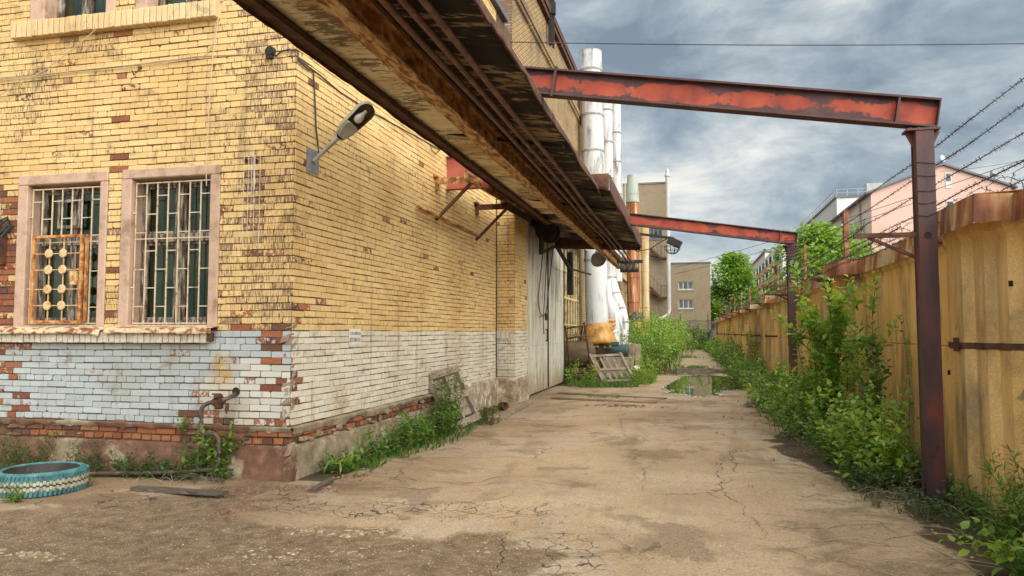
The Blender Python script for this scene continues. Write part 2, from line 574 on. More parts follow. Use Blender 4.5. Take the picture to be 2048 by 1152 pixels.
MOTORB = blot('blue_green_enamel', [(.3, (.03, .055, .06)), (.7, (.07, .11, .115))], 4, rough=.45)
PLASTICW = blot('grey_white_box', [(.3, (.45, .44, .38)), (.7, (.60, .59, .52))], 5, rough=.55)
PAPER = blot('sign_sheet', [(.3, (.64, .60, .50)), (.7, (.76, .73, .66))], 12, rough=.6)
INK = blot('black_ink', [(.3, (.03, .03, .03)), (.7, (.10, .10, .09))], 60, rough=.7)
BULB = blot('bulb_glass', [(.3, (.58, .56, .50)), (.7, (.68, .66, .60))], 8, rough=.25)
MESHW = blot('mesh_wire', [(.3, (.10, .09, .08)), (.7, (.19, .17, .15))], 20, rough=.7)


def glass(name, tint=(.50, .58, .48), refl=.035):
    m, g = newmat(name)
    t = g.n('ShaderNodeBsdfTransparent', None, Color=tint)
    gl = g.n('ShaderNodeBsdfGlossy', None, Roughness=.03)
    b = g.n('ShaderNodeBump', None, Strength=.15, Distance=.01, Height=g.noise(g.pos(), 2.5, 2))
    g.t.links.new(b.outputs[0], gl.inputs['Normal'])
    lw = g.n('ShaderNodeLayerWeight', None, Blend=.35)
    fac = g.m('MULTIPLY_ADD', lw.outputs['Fresnel'], .35, refl, True)
    mx = g.n('ShaderNodeMixShader')
    g.set(mx.inputs[0], fac)
    g.t.links.new(t.outputs[0], mx.inputs[1])
    g.t.links.new(gl.outputs[0], mx.inputs[2])
    o = g.n('ShaderNodeOutputMaterial')
    g.t.links.new(mx.outputs[0], o.inputs[0])
    return m


GLASS = glass('window_glass')
m_, g_ = newmat('dark_glass')
finish(g_, g_.ramp(g_.noise(g_.pos(), 1.5, 3), [(.3, (.02, .025, .03)), (.7, (.10, .12, .13))]), .08)
DARKGLASS = m_
CURTAIN = blot('curtain', [(.36, (.07, .085, .06)), (.5, (.26, .29, .21)), (.64, (.52, .55, .43))], 3, (8, 1, .3), rough=.9)
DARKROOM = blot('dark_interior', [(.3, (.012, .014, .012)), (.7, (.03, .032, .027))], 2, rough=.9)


def leafmat(name, cols, trans=.35):
    m, g = newmat(name)
    c = g.ramp(g.island(), [(i / (len(cols) - 1), c) for i, c in enumerate(cols)])
    n = g.noise(g.pos(), 1.6, 3)
    c = g.mix(1, c, g.ramp(n, [(.3, (.70, .74, .7)), (.7, (1.22, 1.2, 1.1))]), 'MULTIPLY')
    p = g.n('ShaderNodeBsdfPrincipled', None, Roughness=.5)
    g.set(p.inputs['Base Color'], c)
    t = g.n('ShaderNodeBsdfTranslucent')
    g.set(t.inputs[0], g.mix(1, c, (1.5, 1.6, .6), 'MULTIPLY'))
    mx = g.n('ShaderNodeMixShader')
    mx.inputs[0].default_value = trans
    g.t.links.new(p.outputs[0], mx.inputs[1])
    g.t.links.new(t.outputs[0], mx.inputs[2])
    o = g.n('ShaderNodeOutputMaterial')
    g.t.links.new(mx.outputs[0], o.inputs[0])
    return m


LEAF_BRIGHT = leafmat('leaf_bright', [(.12, .25, .03), (.22, .37, .04), (.33, .46, .065), (.38, .46, .09), (.16, .32, .06), (.10, .21, .04)], .42)
LEAF_MID = leafmat('leaf_mid', [(.06, .15, .025), (.11, .23, .03), (.19, .31, .045), (.24, .33, .07), (.085, .20, .05), (.05, .13, .035)], .38)
LEAF_DARK = leafmat('leaf_dark', [(.035, .085, .022), (.055, .12, .028), (.08, .15, .035), (.045, .10, .035)])
LEAF_TREE = leafmat('leaf_tree', [(.15, .27, .04), (.23, .36, .06), (.30, .43, .09), (.18, .31, .065)])
LEAF_DRY = leafmat('leaf_grey', [(.12, .14, .07), (.17, .18, .10), (.22, .19, .12)], .15)
PETAL = blot('yellow_petal', [(.3, (.75, .40, .02)), (.7, (.85, .55, .04))], 30, rough=.6)


def beam_paint():
    m, g = newmat('red_beam_paint')
    a = g.n('ShaderNodeVertexColor', {'layer_name': 'bc'})
    e = g.n('ShaderNodeSeparateColor', None, i0=a.outputs[0]).outputs[0]
    P = g.pos()
    n = g.noise(P, 2.1, 7, .62)
    f = g.noise(P, 22, 4)
    mk = g.step(g.m('ADD', g.m('MULTIPLY', e, .32), g.m('ADD', g.m('MULTIPLY', n, 1.0), g.m('MULTIPLY', f, .16))), .75, .81)
    dk = g.ramp(g.noise(P, 5, 5), [(.3, (.045, .019, .019)), (.7, (.105, .045, .042))])
    rd = g.ramp(g.noise(P, 4, 4), [(.3, (.22, .034, .02)), (.55, (.37, .058, .026)), (.75, (.44, .09, .036))])
    pit = g.step(g.noise(P, 45, 2), .66, .70)
    c = g.mix(mk, dk, g.mix(g.m('MULTIPLY', pit, .8), rd, (.06, .025, .02)))
    finish(g, c, .7, 0, f, .3, .004)
    return m


BEAMRED = beam_paint()
POSTRED = blot('post_paint', [(.34, (.040, .019, .019)), (.52, (.075, .032, .030)), (.60, (.13, .030, .024)), (.72, (.22, .030, .020))], 2.0, (2.5, 2.5, .7), rough=.6, bstr=.2)
REDPLATE = blot('faded_red_plate', [(.3, (.28, .06, .04)), (.6, (.40, .10, .07))], 2, rough=.7)


def fence_mat():
    m, g = newmat('yellow_render')
    P = g.pos()
    x, y, z = g.sep(P)
    n = g.noise(P, .8, 6, .6)
    c = g.ramp(n, [(.3, (.70, .42, .13)), (.5, (.80, .515, .18)), (.68, (.82, .58, .27))])
    st = g.noise(g.comb(g.m('MULTIPLY', g.m('ADD', y, x), 3), g.m('MULTIPLY', z, .45), 0), .55, 6, .65)
    c = g.mix(g.m('MULTIPLY', g.step(st, .47, .70), .75), c, (.21, .135, .065))
    s2 = g.noise(g.comb(g.m('MULTIPLY', g.m('ADD', y, x), 1.9), g.m('MULTIPLY', z, .55), 3), 1.2, 6, .62)
    c = g.mix(g.m('MULTIPLY', g.step(s2, .49, .66), .68), c, (.14, .11, .07))
    c = g.mix(g.m('MULTIPLY', g.step(g.m('ADD', z, g.m('MULTIPLY', st, 1.2)), 1.15, .35), .55), c, (.17, .13, .075))
    pl = g.noise(g.comb(y, g.m('MULTIPLY', z, .55), g.m('MULTIPLY', x, .5)), 2.2, 6, .55, .4)
    c = g.mix(g.step(pl, .655, .665), c, (.36, .29, .21))
    ed = g.m('MULTIPLY', g.step(pl, .63, .655), g.step(pl, .67, .655))
    c = g.mix(g.m('MULTIPLY', ed, .5), c, (.12, .07, .03))
    f = g.noise(P, 75, 4, .7)
    c = g.mix(.45, c, g.mix(1, c, g.ramp(f, [(.35, (.55, .52, .5)), (.65, (1.3, 1.3, 1.3))]), 'MULTIPLY'))
    finish(g, c, .9, 0, g.m('ADD', f, g.m('MULTIPLY', n, 1.5)), .5, .012)
    return m


FENCE = fence_mat()


def cap_mat():
    m, g = newmat('rusty_cap_sheet')
    P = g.pos()
    x, y, z = g.sep(P)
    n = g.noise(g.comb(g.m('MULTIPLY', x, 9), g.m('MULTIPLY', y, 9), g.m('MULTIPLY', z, 1.8)), 1, 5, .6)
    b = g.noise(P, 1.1, 4)
    k = g.m('ADD', g.m('MULTIPLY', n, .42), g.m('MULTIPLY', b, .60))
    c = g.ramp(k, [(.40, (.16, .055, .028)), (.48, (.33, .125, .05)), (.53, (.42, .22, .10)), (.56, (.50, .40, .24)), (.7, (.52, .47, .32))])
    finish(g, c, .75, 0, g.noise(P, 30, 3), .25, .004)
    return m


CAPM = cap_mat()


def plinth_mat():
    m, g = newmat('plinth_concrete')
    P = g.pos()
    x, y, z = g.sep(P)
    n = g.noise(P, 5, 7, .65)
    c = g.ramp(n, [(.3, (.20, .145, .095)), (.5, (.36, .275, .175)), (.66, (.50, .42, .30)), (.75, (.60, .54, .44))])
    # old red-brown paint on the yard side
    red = g.ramp(g.noise(P, 7, 6), [(.35, (.12, .052, .032)), (.6, (.23, .10, .06)), (.75, (.33, .20, .14))])
    mk = g.m('MULTIPLY', g.step(y, 7.60, 7.55), g.step(g.noise(P, 1.7, 5, .6), .39, .47))
    c = g.mix(g.m('MULTIPLY', mk, .9), c, red)
    f = g.noise(P, 60, 5, .7)
    c = g.mix(.5, c, g.mix(1, c, g.ramp(f, [(.3, (.5, .48, .45)), (.7, (1.3, 1.3, 1.3))]), 'MULTIPLY'))
    finish(g, c, .92, 0, g.m('ADD', g.m('MULTIPLY', n, 1.2), f), .8, .02)
    return m


PLINTH = plinth_mat()


def ground_mat():
    m, g = newmat('worn_asphalt')
    a = g.n('ShaderNodeVertexColor', {'layer_name': 'bc'})
    o = g.n('ShaderNodeSeparateColor', None, i0=a.outputs[0]).outputs
    grav, crack, moss, rust = o[0], o[1], o[2], a.outputs[1]
    P = g.pos()
    x, y, z = g.sep(P)
    n = g.noise(P, .55, 6, .6)
    n2 = g.noise(P, 2.2, 6, .65)
    c = g.ramp(n, [(.3, (.32, .222, .125)), (.5, (.44, .315, .19)), (.7, (.52, .405, .27))])
    c = g.mix(g.m('MULTIPLY', g.step(n2, .45, .65), .40), c, (.23, .15, .08))
    c = g.mix(g.m('MULTIPLY', rust, g.m('MULTIPLY_ADD', n2, .9, .25)), c, (.19, .115, .060))
    # wheel sweep marks along the lane
    sw = g.noise(g.comb(g.m('MULTIPLY', x, 2.0), g.m('MULTIPLY', y, .28), 0), 1, 4, .6, .6)
    c = g.mix(g.m('MULTIPLY', g.step(sw, .53, .70), .45), c, (.20, .125, .065))
    # paler patched squares and darker damp stains with ragged outlines
    pt = g.noise(g.v('ADD', P, (3.3, 8.1, 0)), .42, 7, .62, .3)
    c = g.mix(g.m('MULTIPLY', g.step(pt, .54, .552), .40), c, (.43, .35, .26))
    dm = g.noise(g.v('ADD', P, (13.3, 1.1, 0)), .9, 8, .68, .5)
    c = g.mix(g.m('MULTIPLY', g.step(dm, .53, .60), .5), c, (.15, .098, .056))
    sp = g.noise(P, 26, 3, .6)
    c = g.mix(g.m('MULTIPLY', g.step(sp, .62, .68), .6), c, (.08, .055, .035))
    # grit
    f2 = g.noise(P, 42, 5, .78)
    c = g.mix(.75, c, g.mix(1, c, g.ramp(f2, [(.33, (.42, .40, .38)), (.47, (.96, .96, .96)), (.6, (1.12, 1.11, 1.1)), (.7, (1.7, 1.65, 1.5))]), 'MULTIPLY'))
    f = g.noise(P, 140, 3, .7)
    c = g.mix(.6, c, g.mix(1, c, g.ramp(f, [(.32, (.35, .32, .30)), (.5, (.95, .95, .95)), (.66, (1.75, 1.68, 1.58))]), 'MULTIPLY'))
    vo = g.n('ShaderNodeTexVoronoi', None, Vector=P, Scale=75)
    rnd = g.n('ShaderNodeSeparateColor', None, i0=vo.outputs['Color']).outputs[0]
    peb = g.m('MULTIPLY', g.step(rnd, .80, .86), g.step(vo.outputs['Distance'], .42, .30))
    gm = g.step(g.m('ADD', grav, g.m('MULTIPLY', g.m('SUBTRACT', g.noise(P, 3.5, 9, .72), .5), 2.2)), .30, .75)
    gc = g.ramp(g.noise(P, 7, 6, .7), [(.3, (.085, .054, .029)), (.5, (.17, .112, .060)), (.7, (.28, .195, .115))])
    gc = g.mix(.75, gc, g.mix(1, gc, g.ramp(f, [(.3, (.4, .4, .4)), (.5, (1, 1, 1)), (.68, (1.9, 1.8, 1.6))]), 'MULTIPLY'))
    c = g.mix(gm, c, gc)
    pamt = g.m('ADD', g.m('MULTIPLY', gm, .75), .16)
    c = g.mix(g.m('MULTIPLY', peb, pamt), c, g.mix(rnd, (.30, .22, .13), (.62, .52, .38)))
    # alligator cracks
    wob = g.n('ShaderNodeTexNoise', None, Vector=P, Scale=3.0, Detail=5)
    pv = g.v('ADD', P, g.v('MULTIPLY', g.v('SUBTRACT', wob.outputs['Color'], (.5, .5, .5)), (.35, .35, 0)))
    ve = g.n('ShaderNodeTexVoronoi', {'feature': 'DISTANCE_TO_EDGE'}, Vector=pv, Scale=5.5).outputs['Distance']
    vb = g.n('ShaderNodeTexVoronoi', {'feature': 'DISTANCE_TO_EDGE'}, Vector=pv, Scale=.75).outputs['Distance']
    wv = g.m('MULTIPLY', g.noise(P, 8, 3), .09)
    ck = g.m('MULTIPLY', g.step(ve, g.m('MULTIPLY', wv, .55), g.m('MULTIPLY', wv, .15)), g.step(crack, .35, .6))
    ckb = g.m('MULTIPLY', g.step(vb, .010, .004), g.m('MULTIPLY', g.step(g.noise(P, .8, 2), .50, .60), .55))
    ck = g.m('MAXIMUM', ck, g.m('MULTIPLY', ckb, g.m('SUBTRACT', 1.0, gm)))
    c = g.mix(g.m('MULTIPLY', ck, .85), c, (.028, .02, .014))
    # moss and damp soil by the fence
    mm = g.step(g.m('ADD', moss, g.m('MULTIPLY', g.m('SUBTRACT', n2, .5), 1.3)), .38, .62)
    mc = g.ramp(g.noise(P, 5, 6, .65), [(.33, (.022, .013, .007)), (.5, (.06, .032, .014)), (.62, (.05, .042, .012)), (.75, (.085, .065, .025))])
    c = g.mix(g.m('MULTIPLY', mm, .93), c, mc)
    h = g.m('ADD', g.m('MULTIPLY', f, .35), g.m('ADD', g.m('MULTIPLY', peb, g.m('MULTIPLY', pamt, .9)), g.m('MULTIPLY', ck, -2.0)))
    h = g.m('ADD', h, g.m('MULTIPLY', n2, .8))
    finish(g, c, .88, 0, h, .7, .016)
    return m


GROUND = ground_mat()
m_, g_ = newmat('puddle_water')
p_ = finish(g_, (.055, .06, .02), .02, 0, g_.noise(g_.pos(), 3, 2), .02, .01)
p_.inputs['Specular IOR Level'].default_value = 1.0
p_.inputs['IOR'].default_value = 1.6
WATER = m_
FOAM = blot('puddle_scum', [(.3, (.45, .40, .30)), (.6, (.75, .70, .60))], 20, rough=.9)
# ------------------------------------------------------------------ ground
XW, YF = -4.36, 7.57          # alley wall plane, yard facade plane
PUD = [(-0.85, 22.6), (-0.55, 21.0), (0.05, 19.9), (0.75, 20.3), (0.9, 21.8), (1.65, 22.9), (2.0, 25.0), (1.75, 27.5), (1.2, 29.5), (0.3, 30.3), (-.3, 29.0), (-.5, 26.0), (-.8, 24.6)]


def poly_sd(px, py, poly):
    """signed distance (inside negative) of arrays px, py"""
    dm = np.full(px.shape, 1e9)
    ins = np.zeros(px.shape, bool)
    n = len(poly)
    for i in range(n):
        ax, ay = poly[i]
        bx, by = poly[(i + 1) % n]
        ex, ey = bx - ax, by - ay
        t = np.clip(((px - ax) * ex + (py - ay) * ey) / (ex * ex + ey * ey), 0, 1)
        dm = np.minimum(dm, np.hypot(px - ax - t * ex, py - ay - t * ey))
        c = ((ay > py) != (by > py)) & (px < (bx - ax) * (py - ay) / (by - ay + 1e-12) + ax)
        ins ^= c
    return np.where(ins, -dm, dm)


xs = np.concatenate([[-600, -250, -90, -40, -20, -14, -11], np.arange(-9.5, 4.01, .06), [4.6, 6, 9, 14, 25, 60, 150, 600]])
ys = [-200, -60, -20, -6, -2, .5, 1.6]
yv = 2.2
while yv < 95:
    ys.append(yv)
    yv += .06 if yv < 11 else (.06 + (yv - 11) * .012)
ys = np.array(ys + [110, 150, 250, 500, 1200])
GX, GY = np.meshgrid(xs, ys)


def soil_edge(y):
    return 1.60 + .22 * np.sin(y * .35) + .25 * np.sin(y * .9 + 1)


gravel_poly = [(-12, 5.9), (-7.0, 5.45), (-5.2, 6.05), (-4.75, 6.9), (-4.45, 6.35), (-3.4, 6.05), (-2.5, 6.0), (-1.75, 6.0), (-1.35, 5.6), (-1.15, 4.9), (-1.0, 3.5), (-.5, 1), (-12, 1)]
sd = poly_sd(GX, GY, gravel_poly)
nzf = fb(GX * 2.3, GY * 2.3, 3)
grav = sstep(sd + (nzf - .5) * 1.3, .40, -.40)
sdg2 = np.hypot((GX + 4.62) / .35, (GY - 6.75) / .75)
grav = np.maximum(grav, sstep(sdg2, 1.25, .75))
grav = np.maximum(grav, .55 * sstep(GX, .3, 1.1) * sstep(GY, 7.5, 5.5))
grav = np.maximum(grav, .6 * sstep(np.hypot((GX + .1) / 1.2, (GY - 18.2) / .7), 1.2, .7))
crk = np.zeros_like(GX)
for cx_, cy_, rx_, ry_ in [(-3.3, 6.45, 1.3, .33), (-2.1, 6.75, 1.0, .32), (-1.05, 5.2, .5, 1.0), (-.8, 4.2, .35, .8), (-4.2, 6.9, .6, .5), (-5.2, 6.2, .5, .4), (-.75, 10.2, .10, .9)]:
    crk = np.maximum(crk, sstep(np.hypot((GX - cx_) / rx_, (GY - cy_) / ry_), 1.2, .6))
crk = crk * (1 - .75 * grav)
moss = sstep(GX + (fb(GX * 1.3, GY * 1.3, 9) - .5) * .7, soil_edge(GY) - .25, soil_edge(GY) + .25)
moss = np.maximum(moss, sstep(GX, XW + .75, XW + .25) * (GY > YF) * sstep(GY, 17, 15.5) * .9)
moss = np.maximum(moss, sstep(GY, YF - .5, YF - .15) * (GX < XW - 1.0) * .85)
moss = np.maximum(moss, sstep(GX + (nzf - .5), -1.2, -1.9) * sstep(GY, 22.0, 23.5) * .9)
moss = np.maximum(moss, .6 * sstep(np.hypot((GX - .2) / 1.6, (GY - 33) / 4), 1.1, .7))
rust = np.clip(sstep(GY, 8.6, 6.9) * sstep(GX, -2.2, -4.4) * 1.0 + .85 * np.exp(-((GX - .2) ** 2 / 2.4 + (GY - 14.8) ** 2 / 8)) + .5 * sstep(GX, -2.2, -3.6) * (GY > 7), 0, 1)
psd = poly_sd(GX, GY, PUD) + (fb(GX * 1.7, GY * 1.7, 21) - .5) * .55
GZ = (fb(GX * .8, GY * .8, 2) - .5) * .03 + (fb(GX * 4, GY * 4, 8, 2) - .5) * .012 * (1 + grav)
GZ = GZ - .018 * grav + .010 * sstep(fb(GX * .9, GY * .9, 33), .5, .54)
near = sstep(GY, 60, 30) * sstep(np.abs(GX), 12, 6)
GZ = GZ * near
GZ = GZ * (1 - sstep(psd, .9, .1)) - .075 * sstep(psd, .06, -.25)
gm_ = MB()
ny, nx = GX.shape
gm_.v = np.stack([GX.ravel(), GY.ravel(), GZ.ravel()], 1).tolist()
idx = np.arange(nx * ny).reshape(ny, nx)
gm_.f = np.stack([idx[:-1, :-1].ravel(), idx[:-1, 1:].ravel(), idx[1:, 1:].ravel(), idx[1:, :-1].ravel()], 1).tolist()
gm_.mi = [0] * len(gm_.f)
gm_.sm = [True] * len(gm_.f)
gm_.c = [tuple(c) for c in np.stack([grav.ravel(), crk.ravel(), moss.ravel(), rust.ravel()], 1).tolist()]
struct(gm_.build('ground', GROUND, origin=(0, 0, 0), sharp=180))



def gz_at(x, y):
    i = min(max(int(np.searchsorted(xs, x)) - 1, 0), nx - 2)
    j = min(max(int(np.searchsorted(ys, y)) - 1, 0), ny - 2)
    u = (x - xs[i]) / (xs[i + 1] - xs[i])
    v = (y - ys[j]) / (ys[j + 1] - ys[j])
    return (GZ[j, i] * (1 - u) + GZ[j, i + 1] * u) * (1 - v) + (GZ[j + 1, i] * (1 - u) + GZ[j + 1, i + 1] * u) * v


# long single cracks: thin dark bands following the ground sheet
ckm = MB()
rck = random.Random(6)
for pl_, wd in (([(1240, 812), (1236, 850), (1252, 872), (1238, 900)], .012), ([(1445, 905), (1436, 950), (1442, 985), (1478, 1010), (1515, 1048), (1532, 1075)], .016), ([(1300, 905), (1318, 915), (1290, 940), (1282, 985)], .010),
                ([(575, 968), (568, 990), (572, 1010)], .012), ([(700, 1000), (800, 1012), (900, 1010), (985, 1000), (1040, 975)], .012), ([(560, 1015), (640, 1022), (720, 1035), (800, 1022), (870, 1030), (930, 1036)], .014),
                ([(985, 1150), (1002, 1110), (995, 1085), (1020, 1060)], .022), ([(620, 880 + 30), (760, 925), (880, 930)], .007), ([(1090, 880), (1165, 885), (1215, 893)], .007), ([(1550, 1092), (1590, 1108), (1625, 1120)], .008),
                ([(250, 1000), (330, 1018), (420, 1015), (470, 1030)], .008), ([(880, 965), (1010, 968), (1120, 952), (1200, 955)], .006), ([(1370, 860), (1450, 868), (1560, 850)], .006)):
    P_ = [at(px, py, z=0) for px, py in pl_]
    pts = []
    for a_, b_ in zip(P_[:-1], P_[1:]):
        n_ = max(3, int((b_ - a_).length / .035))
        for i_ in range(n_):
            pts.append(a_.lerp(b_, i_ / n_))
    off = 0
    L_, R_ = [], []
    for i_, p_ in enumerate(pts):
        q_ = pts[min(i_ + 1, len(pts) - 1)] - pts[max(i_ - 1, 0)]
        q_.normalize()
        nn_ = Vector((-q_.y, q_.x, 0))
        off = off * .85 + rck.gauss(0, .016)
        w_ = wd * rck.uniform(.15, 1.0) * (1 - .6 * abs(2 * i_ / len(pts) - 1))
        c_ = p_ + nn_ * off
        for s_, l_ in ((1, L_), (-1, R_)):
            e_ = c_ + nn_ * (w_ / 2 * s_)
            l_.append((e_.x, e_.y, gz_at(e_.x, e_.y) + .003))
    n_ = len(L_)
    ckm.add(L_ + R_, [(i_, n_ + i_, n_ + i_ + 1, i_ + 1) for i_ in range(n_ - 1)])
struct(ckm.build('asphalt_crack', SOIL, origin=(0, 0, 0)))

wm = MB()
cxp, cyp = .5, 25.0
big = [((x - cxp) * 1.22 + cxp, (y - cyp) * 1.12 + cyp, -.008) for x, y in PUD]
wm.add(big, [tuple(range(len(big)))])
struct(wm.build('puddle_water', WATER, origin=(0, 0, 0)))
# scum line along the shore, found on the ground sheet itself
fm = MB()
rg = random.Random(4)
fmask = (np.abs(psd + .03) < .055) & (GY > 18) & (GY < 32) & (GX > -2) & (GX < 3)
for x, y, p in zip(GX[fmask], GY[fmask], psd[fmask]):
    for k in range(3):
        r = rg.uniform(.012, .04)
        qx, qy = x + rg.uniform(-.05, .05), y + rg.uniform(-.09, .09)
        fm.add([(qx + r * math.cos(a) * rg.uniform(.6, 1.2), qy + 1.6 * r * math.sin(a) * rg.uniform(.6, 1.2), .002 + .004 * rg.random()) for a in (0, 1.05, 2.1, 3.14, 4.2, 5.2)], [(0, 1, 2, 3, 4, 5)])
struct(fm.build('puddle_scum', FOAM), 'stuff')

# ------------------------------------------------------------------ brickwork generator
def free_spans(L, z, holes):
    sp = [(0.0, L)]
    for (a, b, c, d_) in holes:
        if c < z < d_:
            ns = []
            for p, q in sp:
                if b <= p or a >= q:
                    ns.append((p, q))
                else:
                    if a - p > .03:
                        ns.append((p, a))
                    if q - b > .03:
                        ns.append((b, q))
            sp = ns
    return sp


def brick_rows(mb, O, u, n, L, z0, z1, holes, attr, rng, bl=.264, rh=.0768, depth=.009, start=0, joint=.0085, proud=0.0):
    O, u, n = Vector(O), Vector(u), Vector(n)
    row = 0
    z = z0
    while z + rh * .8 < z1:
        header = (row + start) % 6 == 0
        w = bl / 2 if header else bl
        off = (bl / 4 if header else (0 if (row + start) % 2 else bl / 2))
        zc = z + rh / 2
        for p, q in free_spans(L, zc, holes):
            k = math.floor((p + off) / w)
            x = k * w - off
            while x < q - .02:
                a, b = max(x, p), min(x + w, q)
                x += w
                if q - b < .045:
                    b = q
                    x = q
                if b - a < .035:
                    continue
                j = joint / 2
                a0, b0 = a + j * rng.uniform(.5, 1.4), b - j * rng.uniform(.5, 1.4)
                wz = .0045 * math.sin(a * 1.9 + row * .35) + .003 * math.sin(a * 5.3 + row * 2.3) + rng.uniform(-.0015, .0015)
                c0, c1 = z + j * rng.uniform(.6, 1.3) + wz, z + rh - j * rng.uniform(.6, 1.3) + wz
                wc = O + u * ((a + b) / 2)
                col = attr(wc.x, wc.y, zc, rng)
                if col is None:
                    continue
                dep = proud + depth * rng.uniform(.75, 1.25) - (.004 if col[1] > .8 else 0)
                ch = [rng.uniform(.002, .009) * (2.6 if rng.random() < .16 else 1) for _ in range(4)]
                pts = [(a0 + ch[0], c0), (b0 - ch[1], c0), (b0, c0 + ch[1]), (b0, c1 - ch[2]), (b0 - ch[2], c1), (a0 + ch[3], c1), (a0, c1 - ch[3]), (a0, c0 + ch[0])]
                mx_, mz_ = (a0 + b0) / 2, (c0 + c1) / 2
                vs = []
                for (px_, pz_) in pts:
                    vs.append(O + u * px_ + Vector((0, 0, pz_)) + n * (-.004))
                t1, t2 = rng.uniform(-.0015, .0015), rng.uniform(-.0015, .0015)
                for (px_, pz_) in pts:
                    sx = 1 - .004 / max(.02, (b0 - a0))
                    vs.append(O + u * (mx_ + (px_ - mx_) * sx) + Vector((0, 0, mz_ + (pz_ - mz_) * .945)) + n * (dep + t1 * (1 if px_ > mx_ else -1) + t2 * (1 if pz_ > mz_ else -1)))
                fs = [(i, (i + 1) % 8, 8 + (i + 1) % 8, 8 + i) for i in range(8)] + [tuple(range(8, 16))]
                if u.cross(Vector((0, 0, 1))).dot(n) < 0:
                    fs = [f[::-1] for f in fs]
                mb.add(vs, fs, col=col)
        z += rh
        row += 1


def wall_sheet(mb, O, u, n, L, z0, z1, holes, m=1, back=0.0):
    """flat bed of mortar behind the bricks, cut round the openings"""
    O, u, n = Vector(O), Vector(u), Vector(n)
    zs = sorted({z0, z1} | {h[2] for h in holes if z0 < h[2] < z1} | {h[3] for h in holes if z0 < h[3] < z1})
    for a, b in zip(zs[:-1], zs[1:]):
        for p, q in free_spans(L, (a + b) / 2, holes):
            vs = [O + u * p + Vector((0, 0, a)), O + u * q + Vector((0, 0, a)), O + u * q + Vector((0, 0, b)), O + u * p + Vector((0, 0, b))]
            vs = [v + n * back for v in vs]
            f = (0, 1, 2, 3) if u.cross(Vector((0, 0, 1))).dot(n) > 0 else (3, 2, 1, 0)
            mb.add(vs, [f], m=m)


rb = random.Random(11)
FX0, FX1 = -11.6, XW            # yard facade
FL = FX1 - FX0
ZT = 9.3                        # roof of the front building
WIN = [dict(x0=-8.04, x1=-6.97, z0=1.74, z1=3.49, o=(-8.19, -6.86, 1.70, 3.62)),
       dict(x0=-6.52, x1=-5.44, z0=1.74, z1=3.50, o=(-6.66, -5.31, 1.70, 3.62)),
       dict(x0=-7.90, x1=-6.98, z0=5.60, z1=7.40, o=(-8.12, -6.84, 5.56, 7.52)),
       dict(x0=-6.38, x1=-5.44, z0=5.60, z1=7.40, o=(-6.55, -5.32, 5.56, 7.52))]
HOLES = [(w['o'][0] - FX0, w['o'][1] - FX0, w['o'][2], w['o'][3]) for w in WIN]


def attr_front(x, y, z, r):
    tone, worn, streak, zone = r.random(), r.uniform(-.25, .08), r.uniform(-.3, .05), 0.0
    near = XW - x
    if z < 1.68:
        zone = 1.0
        if near < 1.15 and z < 1.25 + .15 * math.sin(x * 5):
            zone = .62 + .1 * r.random()
        worn = r.uniform(-.3, .12)
        edge = sstep(near, .95, .15) * (.35 + .65 * sstep(z, 1.0, 1.6))
        if r.random() < .75 * edge:
            worn = r.uniform(.35, .9)
        if z < .76 and near < 1.5 and r.random() < .4:
            worn = r.uniform(.3, .8)
        if x < -8.0 and r.random() < .55:
            worn = r.uniform(.3, .9)
        if r.random() < .05:
            worn = r.uniform(.25, .5)
        streak = -.4
    else:
        k = sstep(near, 1.25, .3) * sstep(z, 6.5, 4.6)
        k2 = sstep(f1(x * .9, z * 1.1, 31), .52, .66)
        streak = -.16 + .42 * max(k, .8 * k2) + r.uniform(-.2, .22)
        if r.random() < .03 + .08 * max(k, k2):
            worn = r.uniform(.25, .5)
        if r.random() < .05 * max(k, k2):
            streak = .55
        if x < -8.22 and 1.6 < z < 3.5:
            q = sstep(z, 3.55, 3.0)
            if r.random() < .35 + .55 * q:
                worn = r.uniform(.45, 1.0)
            tone *= .6
        if -6.9 < x < -6.6 and r.random() < .08:
            worn = .8
        if z < 1.95 and near < .7 and r.random() < .45:
            worn = r.uniform(.3, .8)
        if -4.98 < x < -4.78 and 2.5 < z < 3.75:   # old bracket scar with paint drips
            streak = .42
            tone *= .5
            if r.random() < .6:
                worn = .5
    return (tone, worn, streak, zone)


def attr_side(x, y, z, r):
    tone, worn, streak, zone = r.random(), r.uniform(-.3, .05), r.uniform(-.45, -.15), 0.0
    d_ = y - YF
    if z < 1.68:
        zone = .5
        worn = r.uniform(-.35, .02)
        if z < .72 and r.random() < .22:
            worn = r.uniform(.2, .5)
        if abs(y - 11.0) < .7 and abs(z - .95) < .12 and r.random() < .5:
            worn = r.uniform(.3, .45)
        if d_ < .25 and r.random() < .25:
            worn = r.uniform(.3, .7)
    else:
        k = sstep(d_, 1.0, .15) * sstep(z, 1.8, 3.0)
        streak = -.42 + .42 * k + r.uniform(-.12, .14)
        if r.random() < .02 + .08 * k:
            worn = r.uniform(.25, .6)
        if d_ < .3 and z < 2.0 and r.random() < .35:
            worn = .6
        if abs(y - 8.35) < .35 and 4.2 < z < 5.6:      # red lead smear under the beam end
            worn = .36
            tone = .65
    return (tone, worn, streak, zone)


BLD = thing('brick_building', 'painted yellow brick industrial building with barred windows at the near left corner', 'building', (XW, YF, 0))
wb = MB()
SL = 10.7                        # length of the alley wall up to the gate
brick_rows(wb, (FX0, YF, 0), (1, 0, 0), (0, -1, 0), FL, .60, ZT, HOLES, attr_front, rb)
brick_rows(wb, (XW, YF, 0), (0, 1, 0), (1, 0, 0), 9.05, .60, ZT, [], attr_side, rb, start=3)
